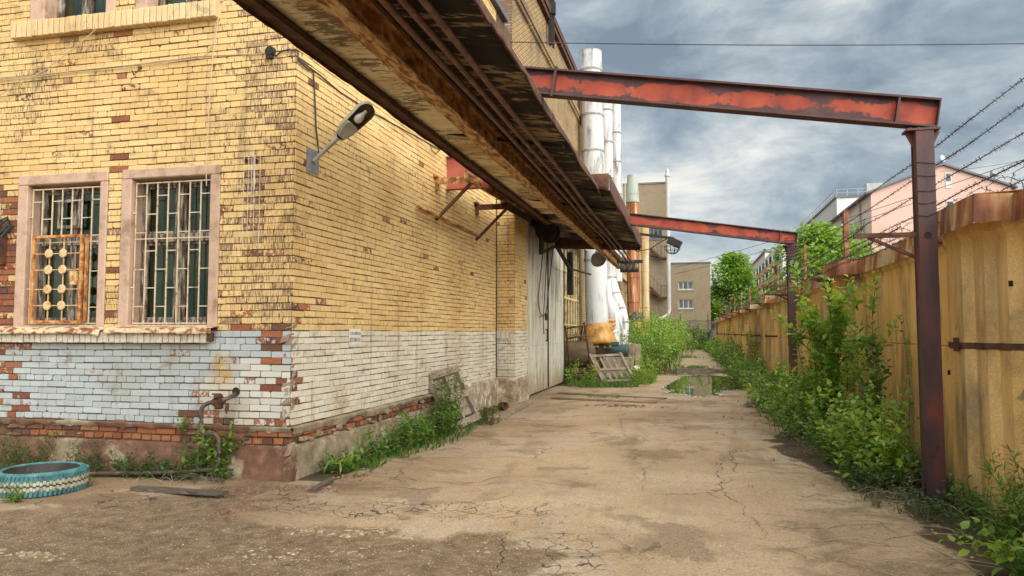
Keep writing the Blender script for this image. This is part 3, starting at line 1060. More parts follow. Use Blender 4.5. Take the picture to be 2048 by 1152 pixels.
# broken corner: lumps of mortar where bricks have gone
for k in range(46):
    z = rb.uniform(.58, 1.75)
    wb.obox((XW - .03 + rb.uniform(-.05, .02), YF + .02 + rb.uniform(-.02, .04), z), (rb.uniform(.02, .05), 0, .01), (0, rb.uniform(.015, .04), .01), (.01, 0, rb.uniform(.015, .04)), jit=.015, rng=rb, m=2)
wall_sheet(wb, (FX0, YF, 0), (1, 0, 0), (0, -1, 0), FL, .4, ZT, HOLES, back=-.004)
wall_sheet(wb, (XW, YF, 0), (0, 1, 0), (1, 0, 0), 10.9, .4, ZT, [], back=-.004)
# pier beside the gate
PX, PY0, PY1 = -3.93, 16.75, 18.05
brick_rows(wb, (XW, PY0, 0), (1, 0, 0), (0, -1, 0), PX - XW, .55, 6.0, [], attr_side, rb, start=1)
brick_rows(wb, (PX, PY0, 0), (0, 1, 0), (1, 0, 0), PY1 - PY0, .55, 6.0, [], attr_side, rb, start=2)
wall_sheet(wb, (XW, PY0, 0), (1, 0, 0), (0, -1, 0), PX - XW, 0, 6.0, [], back=-.004)
wall_sheet(wb, (PX, PY0, 0), (0, 1, 0), (1, 0, 0), PY1 - PY0, 0, 6.0, [], back=-.004)
for k in range(4):               # dentil course on the pier
    wb.box(XW + .01 + k * .105, XW + .10 + k * .105, PY0 - .05, PY0, 1.52, 1.66, col=(.6, -.3, -.4, .5))
wb.box(XW + .01, PX + .02, PY0 - .06, PY0, 1.66, 1.69, col=(.4, 0, -.4, .5))
WALL = wb.build('wall', [BRICK, MORTAR, CONC], BLD)
rf = MB()
rf.box(FX0, XW + .12, YF - .12, 17.4, ZT, ZT + .16)
rf.build('roof', DARKROOF, BLD)
# back and end of the building so that it is a closed body
bk = MB()
bk.box(FX0 - .25, FX0 - .004, YF + .01, 17.3, 0, ZT)
bk.box(FX0, XW - .3, 17.0, 17.3, 0, ZT)
bk.build('rear_wall', BRICK_Y, BLD)


# plinth: rough concrete foot, two courses of bare brick, broken rendered ledge
pl = MB()


def plinth_run(O, u, n, L, seed, ang=0):
    O, u, n = Vector(O), Vector(u), Vector(n)

    def fn(i, j):
        s_ = i * L
        z = j * .40
        dd = .055 + .05 * (fb(s_ * 2.2, z * 3, seed) - .5) + .03 * (fb(s_ * 9, z * 9, seed + 3) - .5)
        dd += .02 * (1 - j)
        if j > .97:
            dd = .0
        return O + u * s_ + n * float(dd) + Vector((0, 0, z))
    pl.grid(fn, int(L / .05), 14)

    def fn2(i, j):     # ledge with a ragged lower edge
        s_ = i * L
        hang = .035 + .10 * max(0.0, f1(s_ * 1.7, 2.2, seed + 7) - .45) * 2.0 + .03 * f1(s_ * 11, 1.1, seed + 8)
        if j < .35:
            z = .60 - .012 * f1(s_ * 6, 4, seed)
            dd = j / .35 * .085
        else:
            t = (j - .35) / .65
            z = .595 - t * hang
            dd = .085 + .012 * (f1(s_ * 8, t * 3, seed + 5) - .5) - .02 * t * t
        return O + u * s_ + n * dd + Vector((0, 0, z))
    pl.grid(fn2, int(L / .035), 7)

    def attr(x, y, z, r):
        if r.random() < .07:
            return None
        return (r.random(), .9, -.5, .5)
    brick_rows(bb, O + n * .02, u, n, L, .395, .56, [], attr, rb, depth=.03, rh=.078, joint=.016)
    wall_sheet(bb, O, u, n, L, .36, .58, [], m=1, back=.022)
    rr_ = random.Random(seed)
    for _ in range(int(L * 5)):          # scabs of old render left on the bricks
        s_ = rr_.uniform(.05, L - .1)
        z_ = rr_.uniform(.38, .58)
        w_, h_ = rr_.uniform(.03, .16), rr_.uniform(.015, .06)
        ring_ = [(s_ + w_ * math.cos(q) * rr_.uniform(.6, 1.1), z_ + h_ * math.sin(q) * rr_.uniform(.6, 1.1)) for q in np.arange(0, 6.2, .7)]
        k_ = len(ring_)
        pl.add([O + u * p + n * .045 + Vector((0, 0, q)) for p, q in ring_] + [O + u * (s_ + (p - s_) * .8) + n * (.062 + rr_.uniform(0, .012)) + Vector((0, 0, z_ + (q - z_) * .8)) for p, q in ring_],
               [(i_, (i_ + 1) % k_, k_ + (i_ + 1) % k_, k_ + i_) for i_ in range(k_)] + [tuple(range(k_, 2 * k_))])


bb = MB()
plinth_run((FX0, YF, 0), (1, 0, 0), (0, -1, 0), FL + .06, 3)
plinth_run((XW, YF - .06, 0), (0, 1, 0), (1, 0, 0), 4.8, 13)
rcn = random.Random(31)
for k in range(26):                # broken lump of concrete that wraps the corner
    z = rcn.uniform(.02, .36)
    pl.obox((XW + .035 + rcn.uniform(-.02, .015), YF - .04 + rcn.uniform(-.015, .02), z), (rcn.uniform(.03, .05), 0, .01), (0, rcn.uniform(.03, .05), .005), (.01, 0, rcn.uniform(.03, .06)), jit=.012, rng=rcn)
pl.build('plinth', PLINTH, BLD, sharp=60)
bb.build('plinth_bricks', [BRICK, MORTAR], BLD)
p2 = MB()


def fn3(i, j):
    s_ = i * 5.2
    z = j * .62
    dd = .035 + .09 * (f1(s_ * 2.0, z * 2.4, 41) - .4) + .05 * (f1(s_ * 7, z * 7, 45) - .5)
    if j > .98:
        dd = 0
    return Vector((XW + max(dd, .004), 12.3 + s_, z))


p2.grid(fn3, 110, 22)


def fn4(i, j):
    q = i * (.45 + 1.35)
    z = j * .60
    dd = .03 + .05 * (f1(q * 4, z * 4, 51) - .4)
    if j > .98:
        dd = 0.002
    if q < .45:
        return Vector((XW + q, PY0 - dd, z))
    return Vector((PX + dd, PY0 + q - .45, z))


p2.grid(fn4, 44, 14)
p2.build('plinth_render', blot('flaking_render', [(.36, (.21, .145, .085)), (.47, (.34, .25, .155)), (.56, (.46, .37, .25)), (.62, (.66, .61, .53)), (.72, (.70, .66, .60))], 4.5, rough=.95, bstr=.9, bdist=.02, nr=.7), BLD, sharp=70)

# window sills: upright bricks in a row, with flaking sheet on the lower one
for (xa, xb, za, zb, nm, zone) in ((-8.9, -5.33, 1.53, 1.66, 'window_sill', .5), (-8.30, -5.37, 5.36, 5.56, 'window_sill', .12)):
    sb = MB()
    x = xa
    while x < xb - .05:
        w = .082
        sb.obox((x + w / 2 - .004, YF - .055 + rb.uniform(-.006, .006), (za + zb) / 2), (w / 2 - .005, 0, 0), (0, .065, 0), (0, 0, (zb - za) / 2), jit=.005, rng=rb, col=(rb.random() * .5, rb.uniform(-.2, .16), rb.uniform(-.3, .05), zone))
        x += w
    sb.box(xa, xb - .01, YF - .09, YF - .004, za + .02, zb - .012, m=1)
    sb.build(nm, [BRICK, MORTAR], BLD, bevel=.006)
fl = MB()
for (xa, xb) in ((-8.9, -6.78), (-6.72, -5.28)):
    def fns(i, j, xa=xa, xb=xb):
        x = xa + i * (xb - xa)
        k = f1(x * 3, 1, 61)
        if j < .6:
            y = YF + .10 - j / .6 * .26
            z = 1.735 - j / .6 * .03 + .012 * (k - .5)
        else:
            t = (j - .6) / .4
            y = YF - .16 - .012 * t
            z = 1.705 - t * (.055 + .03 * k) + .012 * (k - .5)
        if i > .93 and xa < -7:
            z -= .03 * (i - .93) / .07
        return (x, y, z)
    fl.grid(fns, 44, 8)
o_ = fl.build('sill_flashing', SILLRUST, BLD, sharp=50)
sm_ = o_.modifiers.new('t', 'SOLIDIFY')
sm_.thickness = .004


# ------------------------------------------------------------------ windows of the front building
def window(w, k):
    x0, x1, z0, z1 = w['x0'], w['x1'], w['z0'], w['z1']
    ox0, ox1, oz0, oz1 = w['o']
    oz0 += .004
    dep = .24
    b = MB()
    pr = .022
    # face of the rendered surround, proud of the brick, and its reveals
    def ring(yf):
        return [(ox0, ox1, z1, oz1), (ox0, x0, oz0, z1), (x1, ox1, oz0, z1)]
    for (a, c, e, f) in ring(0):
        b.box(a, c, YF - pr, YF + dep, e, f)
    b.box(x0, x1, YF - .02, YF + dep, oz0 - .03, z0)
    win = b.build('window', PINK, BLD, bevel=.012)
    # wooden frame
    fr = MB()
    yb = YF + .17
    t = .06
    fr.box(x0 + .002, x0 + t, yb, yb + .07, z0, z1 - .002)
    fr.box(x1 - t, x1 - .002, yb, yb + .07, z0, z1 - .002)
    fr.box(x0 + t, x1 - t, yb, yb + .07, z1 - t, z1 - .002)
    fr.box(x0 + t, x1 - t, yb, yb + .07, z0, z0 + t)
    zt = z0 + (z1 - z0) * .60
    xm = (x0 + x1) / 2
    fr.box(x0 + t, x1 - t, yb - .015, yb + .07, zt - .05, zt + .05)
    fr.box(xm - .045, xm + .045, yb - .008, yb + .065, z0 + t, zt - .05)
    fr.box(xm - .04, xm + .04, yb - .006, yb + .065, zt + .05, z1 - t)
    for (a, c) in ((x0 + t, xm - .045), (xm + .045, x1 - t)):      # sashes
        for (e, f) in ((z0 + t, zt - .05), (zt + .05, z1 - t)):
            s_ = .035
            fr.box(a, a + s_, yb + .012, yb + .06, e, f)
            fr.box(c - s_, c, yb + .012, yb + .06, e, f)
            fr.box(a + s_, c - s_, yb + .012, yb + .06, e, e + s_)
            fr.box(a + s_, c - s_, yb + .012, yb + .06, f - s_, f)
    if k == 0:     # open vent leaf with a dark casement in the upper row
        fr.box(-7.72, -7.68, yb - .05, yb - .02, 2.95, 3.32)
        fr.box(-7.42, -7.38, yb - .05, yb - .02, 2.95, 3.32)
        fr.box(-7.68, -7.42, yb - .05, yb - .02, 3.28, 3.32)
        fr.box(-7.68, -7.42, yb - .05, yb - .02, 2.95, 2.99)
    fr.build('frame', OLDWOOD, win, bevel=.004)
    pn = MB()
    pn.box(x0 + t, x1 - t, yb + .035, yb + .04, z0 + t, z1 - t)
    pn.build('pane', GLASS, win)
    cu = MB()
    def fnc(i, j):
        return (x0 + i * (x1 - x0), yb + .16 + .022 * math.sin(i * 46 + k) + .012 * math.sin(i * 97), z0 + j * (z1 - z0) * (.98))
    cu.grid(fnc, 90, 2)
    cu.build('curtain', CURTAIN if k < 2 else CURTAIN, win)
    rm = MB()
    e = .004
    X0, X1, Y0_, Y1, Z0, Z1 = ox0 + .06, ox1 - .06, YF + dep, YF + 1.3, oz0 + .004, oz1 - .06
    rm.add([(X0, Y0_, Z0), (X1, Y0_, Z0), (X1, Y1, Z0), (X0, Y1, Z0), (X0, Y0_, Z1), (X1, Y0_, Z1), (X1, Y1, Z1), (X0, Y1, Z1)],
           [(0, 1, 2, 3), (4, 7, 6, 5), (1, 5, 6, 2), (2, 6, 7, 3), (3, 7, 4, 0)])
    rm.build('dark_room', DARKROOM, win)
    if k > 1:
        return
    gr = MB()
    yg = YF + .045
    nb = 7
    L_, R_ = x0 + .025, x1 - .012
    hx = (-7.90, -7.19, 1.78, 2.83) if k == 0 else None
    h_ = .0065
    xs_ = [L_ + (R_ - L_) * i / nb for i in range(nb + 1)]
    gz0, gz1 = z0 + .02, z1 - .05
    for i, x in enumerate(xs_):
        if hx and hx[0] + .03 < x < hx[1] - .03:
            gr.bar((x, yg, hx[3]), (x, yg, gz1), .013, .013, up=(0, 1, 0))
        else:
            gr.bar((x, yg, gz0), (x, yg, gz1), .013, .013, up=(0, 1, 0))
    for z in (gz0, gz1):
        gr.bar((L_, yg - .004, z), (R_, yg - .004, z), .014, .014)
    nr = 7
    for r in range(nr):
        z = gz0 + (gz1 - gz0) * (r + .9) / (nr + .6)
        for i in range(nb):
            if (i + r) % 2 == 0:
                a, c = xs_[i], xs_[i + 1]
                if hx and c > hx[0] and a < hx[1] and z < hx[3]:
                    continue
                gr.bar((a, yg, z), (c, yg, z), .011, .011)
    zm = gz0 + (gz1 - gz0) * .60
    for i in range(nb):
        if not (hx and False):
            gr.bar((xs_[i], yg + .004, zm), (xs_[i + 1], yg + .004, zm), .012, .012)
    for z in (z0 + .45, z0 + 1.35):
        gr.bar((x0 - .03, yg - .03, z), (L_ + .01, yg, z), .013, .013)
    gr.build('grille', CREAMBAR, win)
    if hx:
        h = MB()
        y_ = YF - .03
        a, c, e, f = hx
        for (p, q) in (((a, e), (a, f)), ((c, e), (c, f))):
            h.bar((p[0], y_, p[1]), (q[0], y_, q[1]), .035, .035, up=(0, 1, 0))
        h.bar((a - .017, y_, f), (c + .017, y_, f), .034, .034)
        h.bar((a - .017, y_, e), (c + .017, y_, e), .034, .034)
        h.bar((c + .045, y_ + .03, e), (c + .045, y_ + .03, f + .02), .02, .04, up=(0, 1, 0))
        h.build('hatch_frame', RUSTOR, win, bevel=.003)
        hd = MB()
        cols_ = (a + .235, a + .445)
        rows_ = (2.62, 2.42, 2.18, 1.98)
        for x in cols_:
            hd.bar((x, y_ + .004, e), (x, y_ + .004, f), .012, .012, up=(0, 1, 0))
        for z in rows_:
            hd.bar((a, y_ + .004, z), (c, y_ + .004, z), .011, .011)
        hd.build('hatch_bars', RUSTPLATE, win)
        for x in cols_:
            for z in rows_:
                di = MB()
                di.lathe([(0, .016), (.05, .016), (.056, .011), (.056, 0), (0, 0)], (x, y_ - .004, z), (0, -1, 0), 20)
                di.build('disc', RUSTPLATE, win)
        lk = MB()
        lk.box(c - .14, c - .045, y_ - .03, y_ + .01, 2.23, 2.40)
        lk.box(c - .10, c - .075, y_ - .036, y_ - .03, 2.29, 2.35)
        lk.build('lock_plate', RUSTPLATE, win, bevel=.004)


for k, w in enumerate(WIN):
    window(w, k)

# ------------------------------------------------------------------ gate in the alley wall
GX_ = -3.98
gy0, gy1, gz1 = 18.25, 23.75, 4.45
ga = MB()
ga.box(GX_ - .10, GX_ + .03, gy0, gy0 + .30, .03, gz1, m=0)
gate = ga.build('gate', GATE, BLD, bevel=.01)
rng = random.Random(8)
ncol = 5
for i, (ya, yb) in enumerate(((gy0 + .32, 20.95), (20.98, gy1))):
    lf = MB()
    lf.box(GX_ - .04, GX_ + .012, ya, yb, .06, gz1 - .05)
    n = 3
    for c in range(n):
        y0 = ya + (yb - ya) * c / n
        y1 = ya + (yb - ya) * (c + 1) / n
        zc = [.06, 1.30, 2.62, 3.6, gz1 - .05]
        for r in range(4):
            o = rng.uniform(-.004, .004)
            lf.box(GX_ + .013, GX_ + .026 + o, y0 + .008, y1 - .008, zc[r] + .008, zc[r + 1] - .008, m=0)
    lf.build('leaf', [GATE, GATELOW], gate, bevel=.004)
hd = MB()
hd.bar((GX_ + .07, 20.70, 1.4), (GX_ + .07, 20.70, 1.75), .03, .03)
hd.bar((GX_ + .02, 20.70, 1.42), (GX_ + .07, 20.70, 1.42), .03, .03)
hd.bar((GX_ + .02, 20.70, 1.73), (GX_ + .07, 20.70, 1.73), .03, .03)
hd.box(GX_ + .02, GX_ + .06, 20.55, 20.85, 2.0, 2.2)
hd.bar((GX_ + .045, 20.96, .1), (GX_ + .045, 20.96, 4.0), .035, .03)
hd.build('handle', BLACKEN, gate)
fr = MB()
fr.box(GX_ - .12, GX_ - .0, PY1 + .02, gy0 - .005, 0, gz1 + .1)
fr.box(GX_ - .12, GX_ + .10, gy0, gy1 + .2, gz1 + .0, gz1 + .25)
fr.box(GX_ - .12, GX_ + .02, gy1 + .02, gy1 + .2, 0, gz1)
fr.build('track', BLACKEN, gate)
dk = MB()
dk.box(XW - .4, GX_ - .13, PY1 + .05, gy1 + .2, 0, 6)
dk.build('door_recess', DARKROOM, BLD)

# ------------------------------------------------------------------ tall hall behind, with string course and stepped end wall
HALL = thing('factory_hall', 'taller yellow brick hall with red brick end pier, rising behind the gate', 'building', (XW, 18.3, 0))
h = MB()
HY1 = 37.0
hol = [(26.4 - 18.3, 30.3 - 18.3, .95, 4.9)]
wall_sheet(h, (XW, 18.3, 0), (0, 1, 0), (1, 0, 0), HY1 - 18.3, 0, 12.0, hol, m=0)
h.box(-24, XW - .6, 18.3, HY1, 0, 11.8)
h.box(XW - .55, XW - .004, 18.301, HY1 - .01, 11.99, 12.10, m=2)
h.add([(-24, 18.3, 0), (XW, 18.3, 0), (XW, 18.3, 12), (-24, 18.3, 12)], [(0, 1, 2, 3)], m=1)
h.add([(-24, HY1, 0), (XW, HY1, 0), (XW, HY1, 12), (-24, HY1, 12)], [(3, 2, 1, 0)], m=0)
h.build('wall', [BRICK_Y, BRICK_R, DARKROOF], HALL)
c_ = MB()
c_.box(XW + .002, XW + .10, 18.25, HY1, 10.55, 10.72, m=0)
for i in range(150):
    y = 18.3 + i * .124
    c_.box(XW + .002, XW + .07, y, y + .07, 10.40, 10.548, m=0)
c_.box(XW - .2, XW + .13, 18.2, HY1, 11.72, 11.9, m=1)
c_.box(XW - .2, XW + .17, 18.18, HY1, 11.9, 12.13, m=1)
c_.build('cornice', [BRICK_Y, RUSTDK], HALL)
hr = MB()
hr.box(-24.2, XW - .05, 18.2, HY1 + .1, 12.12, 12.3)
hr.build('roof', DARKROOF, HALL)


def factory_window(parent, y0, y1, z0, z1, xw, mat, nv, nh):
    f = MB()
    for i in range(nv + 1):
        y = y0 + (y1 - y0) * i / nv
        t = .05 if i % 3 else .09
        f.box(xw - .12, xw - .02, y - t / 2, y + t / 2, z0, z1)
    for j in range(nh + 1):
        z = z0 + (z1 - z0) * j / nh
        t = .045 if j % 2 else .08
        f.box(xw - .115, xw - .025, y0, y1, z - t / 2, z + t / 2)
    win = f.build('window', mat, parent)
    p = MB()
    p.box(xw - .085, xw - .075, y0, y1, z0, z1)
    p.build('pane', GLASS, win)
    c = MB()
    c.grid(lambda i, j: (xw - .45 + .03 * math.sin(i * 60), y0 + i * (y1 - y0), z0 + j * (z1 - z0)), 80, 2)
    c.build('curtain', CURTAIN, win)


factory_window(HALL, 26.4, 30.3, .95, 4.9, XW, YELFRAME, 6, 4)
pst = MB()
a = at(1100, 92, x=XW + .12)
pst.box(a.x - .04, a.x + .08, a.y - .07, a.y + .07, 10.9, 13.35)
pst.box(a.x + .08, a.x + .14, a.y - .02, a.y + .05, 10.8, 13.1)
pst.box(a.x - .06, a.x + .18, a.y - .1, a.y + .1, 11.9, 12.3)
tag(pst.build('roof_post', BLACKEN), 'dark twin steel post bolted to the cornice of the tall brick hall', 'post')

# lower annex beyond the white ducts
ANX = thing('factory_annex', 'low brick annex with ochre cornice and boarded windows beyond the white ducts', 'building', (XW, 37.1, 0))
b = MB()
ah = [(40.2 - 37.1, 43.6 - 37.1, 1.0, 4.6), (46.5 - 37.1, 50 - 37.1, 1.0, 4.6), (53 - 37.1, 56.5 - 37.1, 1.0, 4.6)]
wall_sheet(b, (XW, 37.1, 0), (0, 1, 0), (1, 0, 0), 26, 0, 6.6, ah, m=0)
b.box(-20, XW - .5, 37.1, 63, 0, 6.55)
b.build('wall', [BRICK_Y], ANX)
b = MB()
b.box(XW - .5, XW + .25, 37.05, 63.1, 6.6, 6.85)
b.box(XW + .002, XW + .18, 37.12, 63.1, 5.2, 5.55)
b.box(-20, XW - .5, 37.05, 63.1, 6.56, 6.8)
b.build('roof', OCHREPIPE, ANX)
for (p, q, z0, z1) in ah:
    factory_window(ANX, 37.1 + p, 37.1 + q, z0, z1, XW, YELFRAME, 4, 3)
# ------------------------------------------------------------------ rusty canopy with crane rail
CAN = thing('rusty_canopy', 'long rusty loading canopy with crane rail and stained soffit hanging along the alley wall', 'canopy', (-2.6, 14, 4.0))
CY0, CY1, CYR, CY2 = 1.5, 13.2, 22.0, 27.0
rng = random.Random(21)
XO, XO2, XI = -1.56, -1.36, -3.50
RZ1, RZ0 = 4.20, 4.50


def roof_pt(x0, x1, y0, y1, z0, z1, seed):
    def fn(i, j):
        x = x0 + (x1 - x0) * i
        y = y0 + (y1 - y0) * j
        z = z0 + (z1 - z0) * i + .02 * (f1(x * 2, y * .8, seed) - .5) + .010 * (f1(x, y * 6, seed + 1) - .5)
        return (x, y, z)
    return fn


r_ = MB()
r_.grid(roof_pt(XI, XO, CY0, CY1, RZ0, RZ1, 1), 10, 140)
o_ = r_.build('roof_boards', ROOFUN, CAN, sharp=60)
s_ = o_.modifiers.new('t', 'SOLIDIFY')
s_.thickness = .03
s_.offset = 1
r_ = MB()
r_.grid(roof_pt(XW + .45, XO2, CY1 - .02, CYR, 4.52, 4.16, 5), 10, 120)
o_ = r_.build('roof_boards', ROOFUN, CAN, sharp=60)
s_ = o_.modifiers.new('t', 'SOLIDIFY')
s_.thickness = .03
s_.offset = 1


def lip(x, y0, y1, zt, zb, seed):
    def fn(i, j):
        y = y0 + (y1 - y0) * i
        z = zt + (zb - zt) * j + (.05 * (f1(y * 1.5, 0, seed) - .5) + .045 * (f1(y * 7, 3, seed) - .5) if j > .5 else 0)
        return (x + .012 * math.sin(y * 2.1) * j + .02 * (j > .9), y, z)
    return fn


for fn_, nu in ((lip(XO, CY0, CY1 + .7, RZ1 + .05, RZ1 - .06, 3), 150), (lip(XO2, CY1, CYR, 4.47, 4.10, 7), 130),
                (lambda i, j: (XO - .35 + i * (XO2 - XO + .35), CY1 - .03, 4.49 - j * (.18 + .14 * i)), 8), (lambda i, j: (XW + .45 + i * (XO2 - XW - .45), CYR, 4.58 - .10 * i - j * (.40 + .02 * i)), 12)):
    ed = MB()
    ed.grid(fn_, nu, 3)
    o_ = ed.build('edge_lip', RUSTDK, CAN)
    s_ = o_.modifiers.new('t', 'SOLIDIFY')
    s_.thickness = .02
for y in (4.3, 9.6, 14.8, 20.4):   # cross joists
    jo = MB()
    xo = XO if y < CY1 else XO2
    jo.bar((XI + .3, y, 4.40), (xo - .03, y, 4.105 if y < CY1 else 4.09), .05, .05)
    jo.build('joist', BLACKEN, CAN)
ie = MB()                         # inner edge beam toward the wall
XE = -3.46
ie.bar((XE - .01, CY0, 4.33), (XE + .10, 18.0, 4.33), .14, .015)
ie.bar((XE - .02, CY0, 4.43), (XE + .09, 18.0, 4.43), .015, .18)
ie.grid(lambda i, j: (XE - .06 + .10 * i + .02 * (f1(i * 60, 1, 71) - .5), CY0 + i * 16.5, 4.285 + j * .13 + (.045 * (f1(i * 40, 3, 72) - .5) if j < .5 else 0)), 200, 2)
ie.bar((XE + .04, CY0, 4.36), (XE + .15, 18.0, 4.36), .05, .04)
ie.build('edge_beam', RUSTDK, CAN)
y = CY0
k = 0
while y < 16.6:                    # soffit sheets
    y1 = min(y + 1.6 + .2 * math.sin(k * 3), 16.8)
    so_ = MB()
    z0 = 4.39 + rng.uniform(-.008, .008)
    t1 = rng.uniform(-.012, .012)
    so_.grid(lambda i, j: (-3.40 + .006 * y + (.80 - .006 * y) * i, y + .008 + (y1 - y - .016) * j, z0 + t1 * j + .015 * (f1(i * 3, j * 3 + k * 7, 81) - .5) - .03 * i), 6, 8)
    o_ = so_.build('soffit_sheet', SOFFIT, CAN)
    s_ = o_.modifiers.new('t', 'SOLIDIFY')
    s_.thickness = .005
    s_.offset = 1
    y = y1
    k += 1
ra = MB()                         # crane rail: an I-beam
RX = -2.50
rfl = MB()
rfl.grid(lambda i, j: (RX - .080 + .16 * j, CY0 + i * (CY2 + .7 - CY0), 4.012 + .004 * math.sin(i * 60)), 90, 2)
rfl.box(RX - .080, RX + .080, CY0, CY2 + .7, 4.018, 4.03)
rfl.build('rail_flange', blot('flange_rust', [(.38, (.16, .065, .02)), (.48, (.36, .17, .055)), (.56, (.55, .37, .17)), (.7, (.62, .47, .26))], 6, (3.2, .7, 1), rough=.8, dist=.6), CAN)
ra.box(RX - .012, RX + .012, CY0, CY2 + .7, 4.03, 4.285)
ra.box(RX - .075, RX + .075, CY0, CY2 + .7, 4.285, 4.305)
y = 2.5
while y < CY2:
    ra.box(RX + .012, RX + .065, y - .006, y + .006, 4.03, 4.285)
    y += 3.1
ra.build('crane_rail', RUSTBR, CAN)
st = MB()
st.bar((-2.38, CY0, 4.27), (-2.38, CY2, 4.27), .035, .05)
st.build('rail_batten', RUSTDK, CAN)
st = MB()
st.bar((-2.585, CY0, 4.30), (-2.585, CY2, 4.30), .02, .03)
st.build('rail_batten', RUSTDK, CAN)
for x, z in ((-2.215, 4.17), (-2.06, 4.15), (-1.90, 4.13)):
    t = MB()
    pts = [(x + .012 * math.sin(y * .7), y, z + .010 * math.sin(y * 1.1 + x * 9)) for y in np.arange(CY0, CY2 + 1.1, .8)]
    t.tube(pts, .031, 10)
    t.build('pipe', PIPEBR, CAN)
cl = MB()
cl.box(-2.45, -1.55, 26.2, 26.28, 4.08, 4.19)
cl.build('pipe_clip', BLACKEN, CAN)

# wall brackets that carry the inner edge
for k, (yb, zz_, lab) in enumerate(((12.4, 4.38, 'rusty triangular wall bracket under the canopy edge, in front of the red beam end'),
                                     (14.95, 4.33, 'darker triangular wall bracket under the canopy, nearest the brick pier'))):
    bt = thing('wall_bracket', lab, 'bracket', (XW, yb, 3.6), 'triangular brackets under the canopy')
    b = MB()
    b.box(XW + .01, -3.58, yb - .045, yb - .035, zz_ - .11, zz_ + .01)
    b.box(XW + .01, -3.58, yb - .035, yb + .03, zz_, zz_ + .012)
    b.box(XW + .005, XW + .08, yb - .16, yb + .05, zz_ + .012, zz_ + .05)
    b.box(XW + .012, XW + .06, yb - .05, yb + .05, zz_ - .2, zz_ + .01)
    b.build('arm', RUSTBR if k == 0 else RUSTDK, bt)
    b = MB()
    b.bar((-3.68, yb - .02, zz_ - .1), (XW + .02, yb - .02, zz_ - .74), .05, .05)
    b.build('brace', RUSTDK, bt)
    b = MB()
    b.bar((-3.72, yb - .30, zz_ - .02), (-3.62, yb + 2.1, zz_ - .02), .03, .16)
    b.build('stringer', RUSTBR if k == 0 else RUSTDK, bt)
b = MB()
b.tube([(XW + .07, 11.35, 3.70), (XW + .07, 14.9, 3.69)], .035, 10)
tag(b.build('wall_pipe', RUSTBR), 'thin rusty pipe running along the wall between the two brackets', 'pipe')


# ------------------------------------------------------------------ red steel portal frames
def ibeam(mb, A, B, h, w, tw=.014, tf=.02):
    A, B = Vector(A), Vector(B)
    d = (B - A)
    L = d.length
    d.normalize()
    side = Vector((0, 1, 0))
    up = side.cross(d) * -1
    if up.z < 0:
        up = -up
    n = max(2, int(L / .12))
    for sgn in (-1, 1):
        rows = [(-.5, 0), (-.30, .75), (0, 1), (.22, .8), (.5, 0)]
        vs, fs, cs = [], [], []
        for i in range(n + 1):
            for (q, e) in rows:
                vs.append(A + d * (L * i / n) + up * (q * (h - 2 * tf)) + side * (sgn * tw / 2))
                cs.append((e, 0, 0, 1))
        m = len(rows)
        for i in range(n):
            for j in range(m - 1):
                f = (i * m + j, (i + 1) * m + j, (i + 1) * m + j + 1, i * m + j + 1)
                fs.append(f if sgn < 0 else f[::-1])
        mb.add(vs, fs, col=cs)
    for q in (-.5, .5):
        c = (A + B) / 2 + up * (q * (h - tf))
        mb.obox(c, d * (L / 2), side * (w / 2), up * (tf / 2), col=(.02, 0, 0, 1))
    return d, up


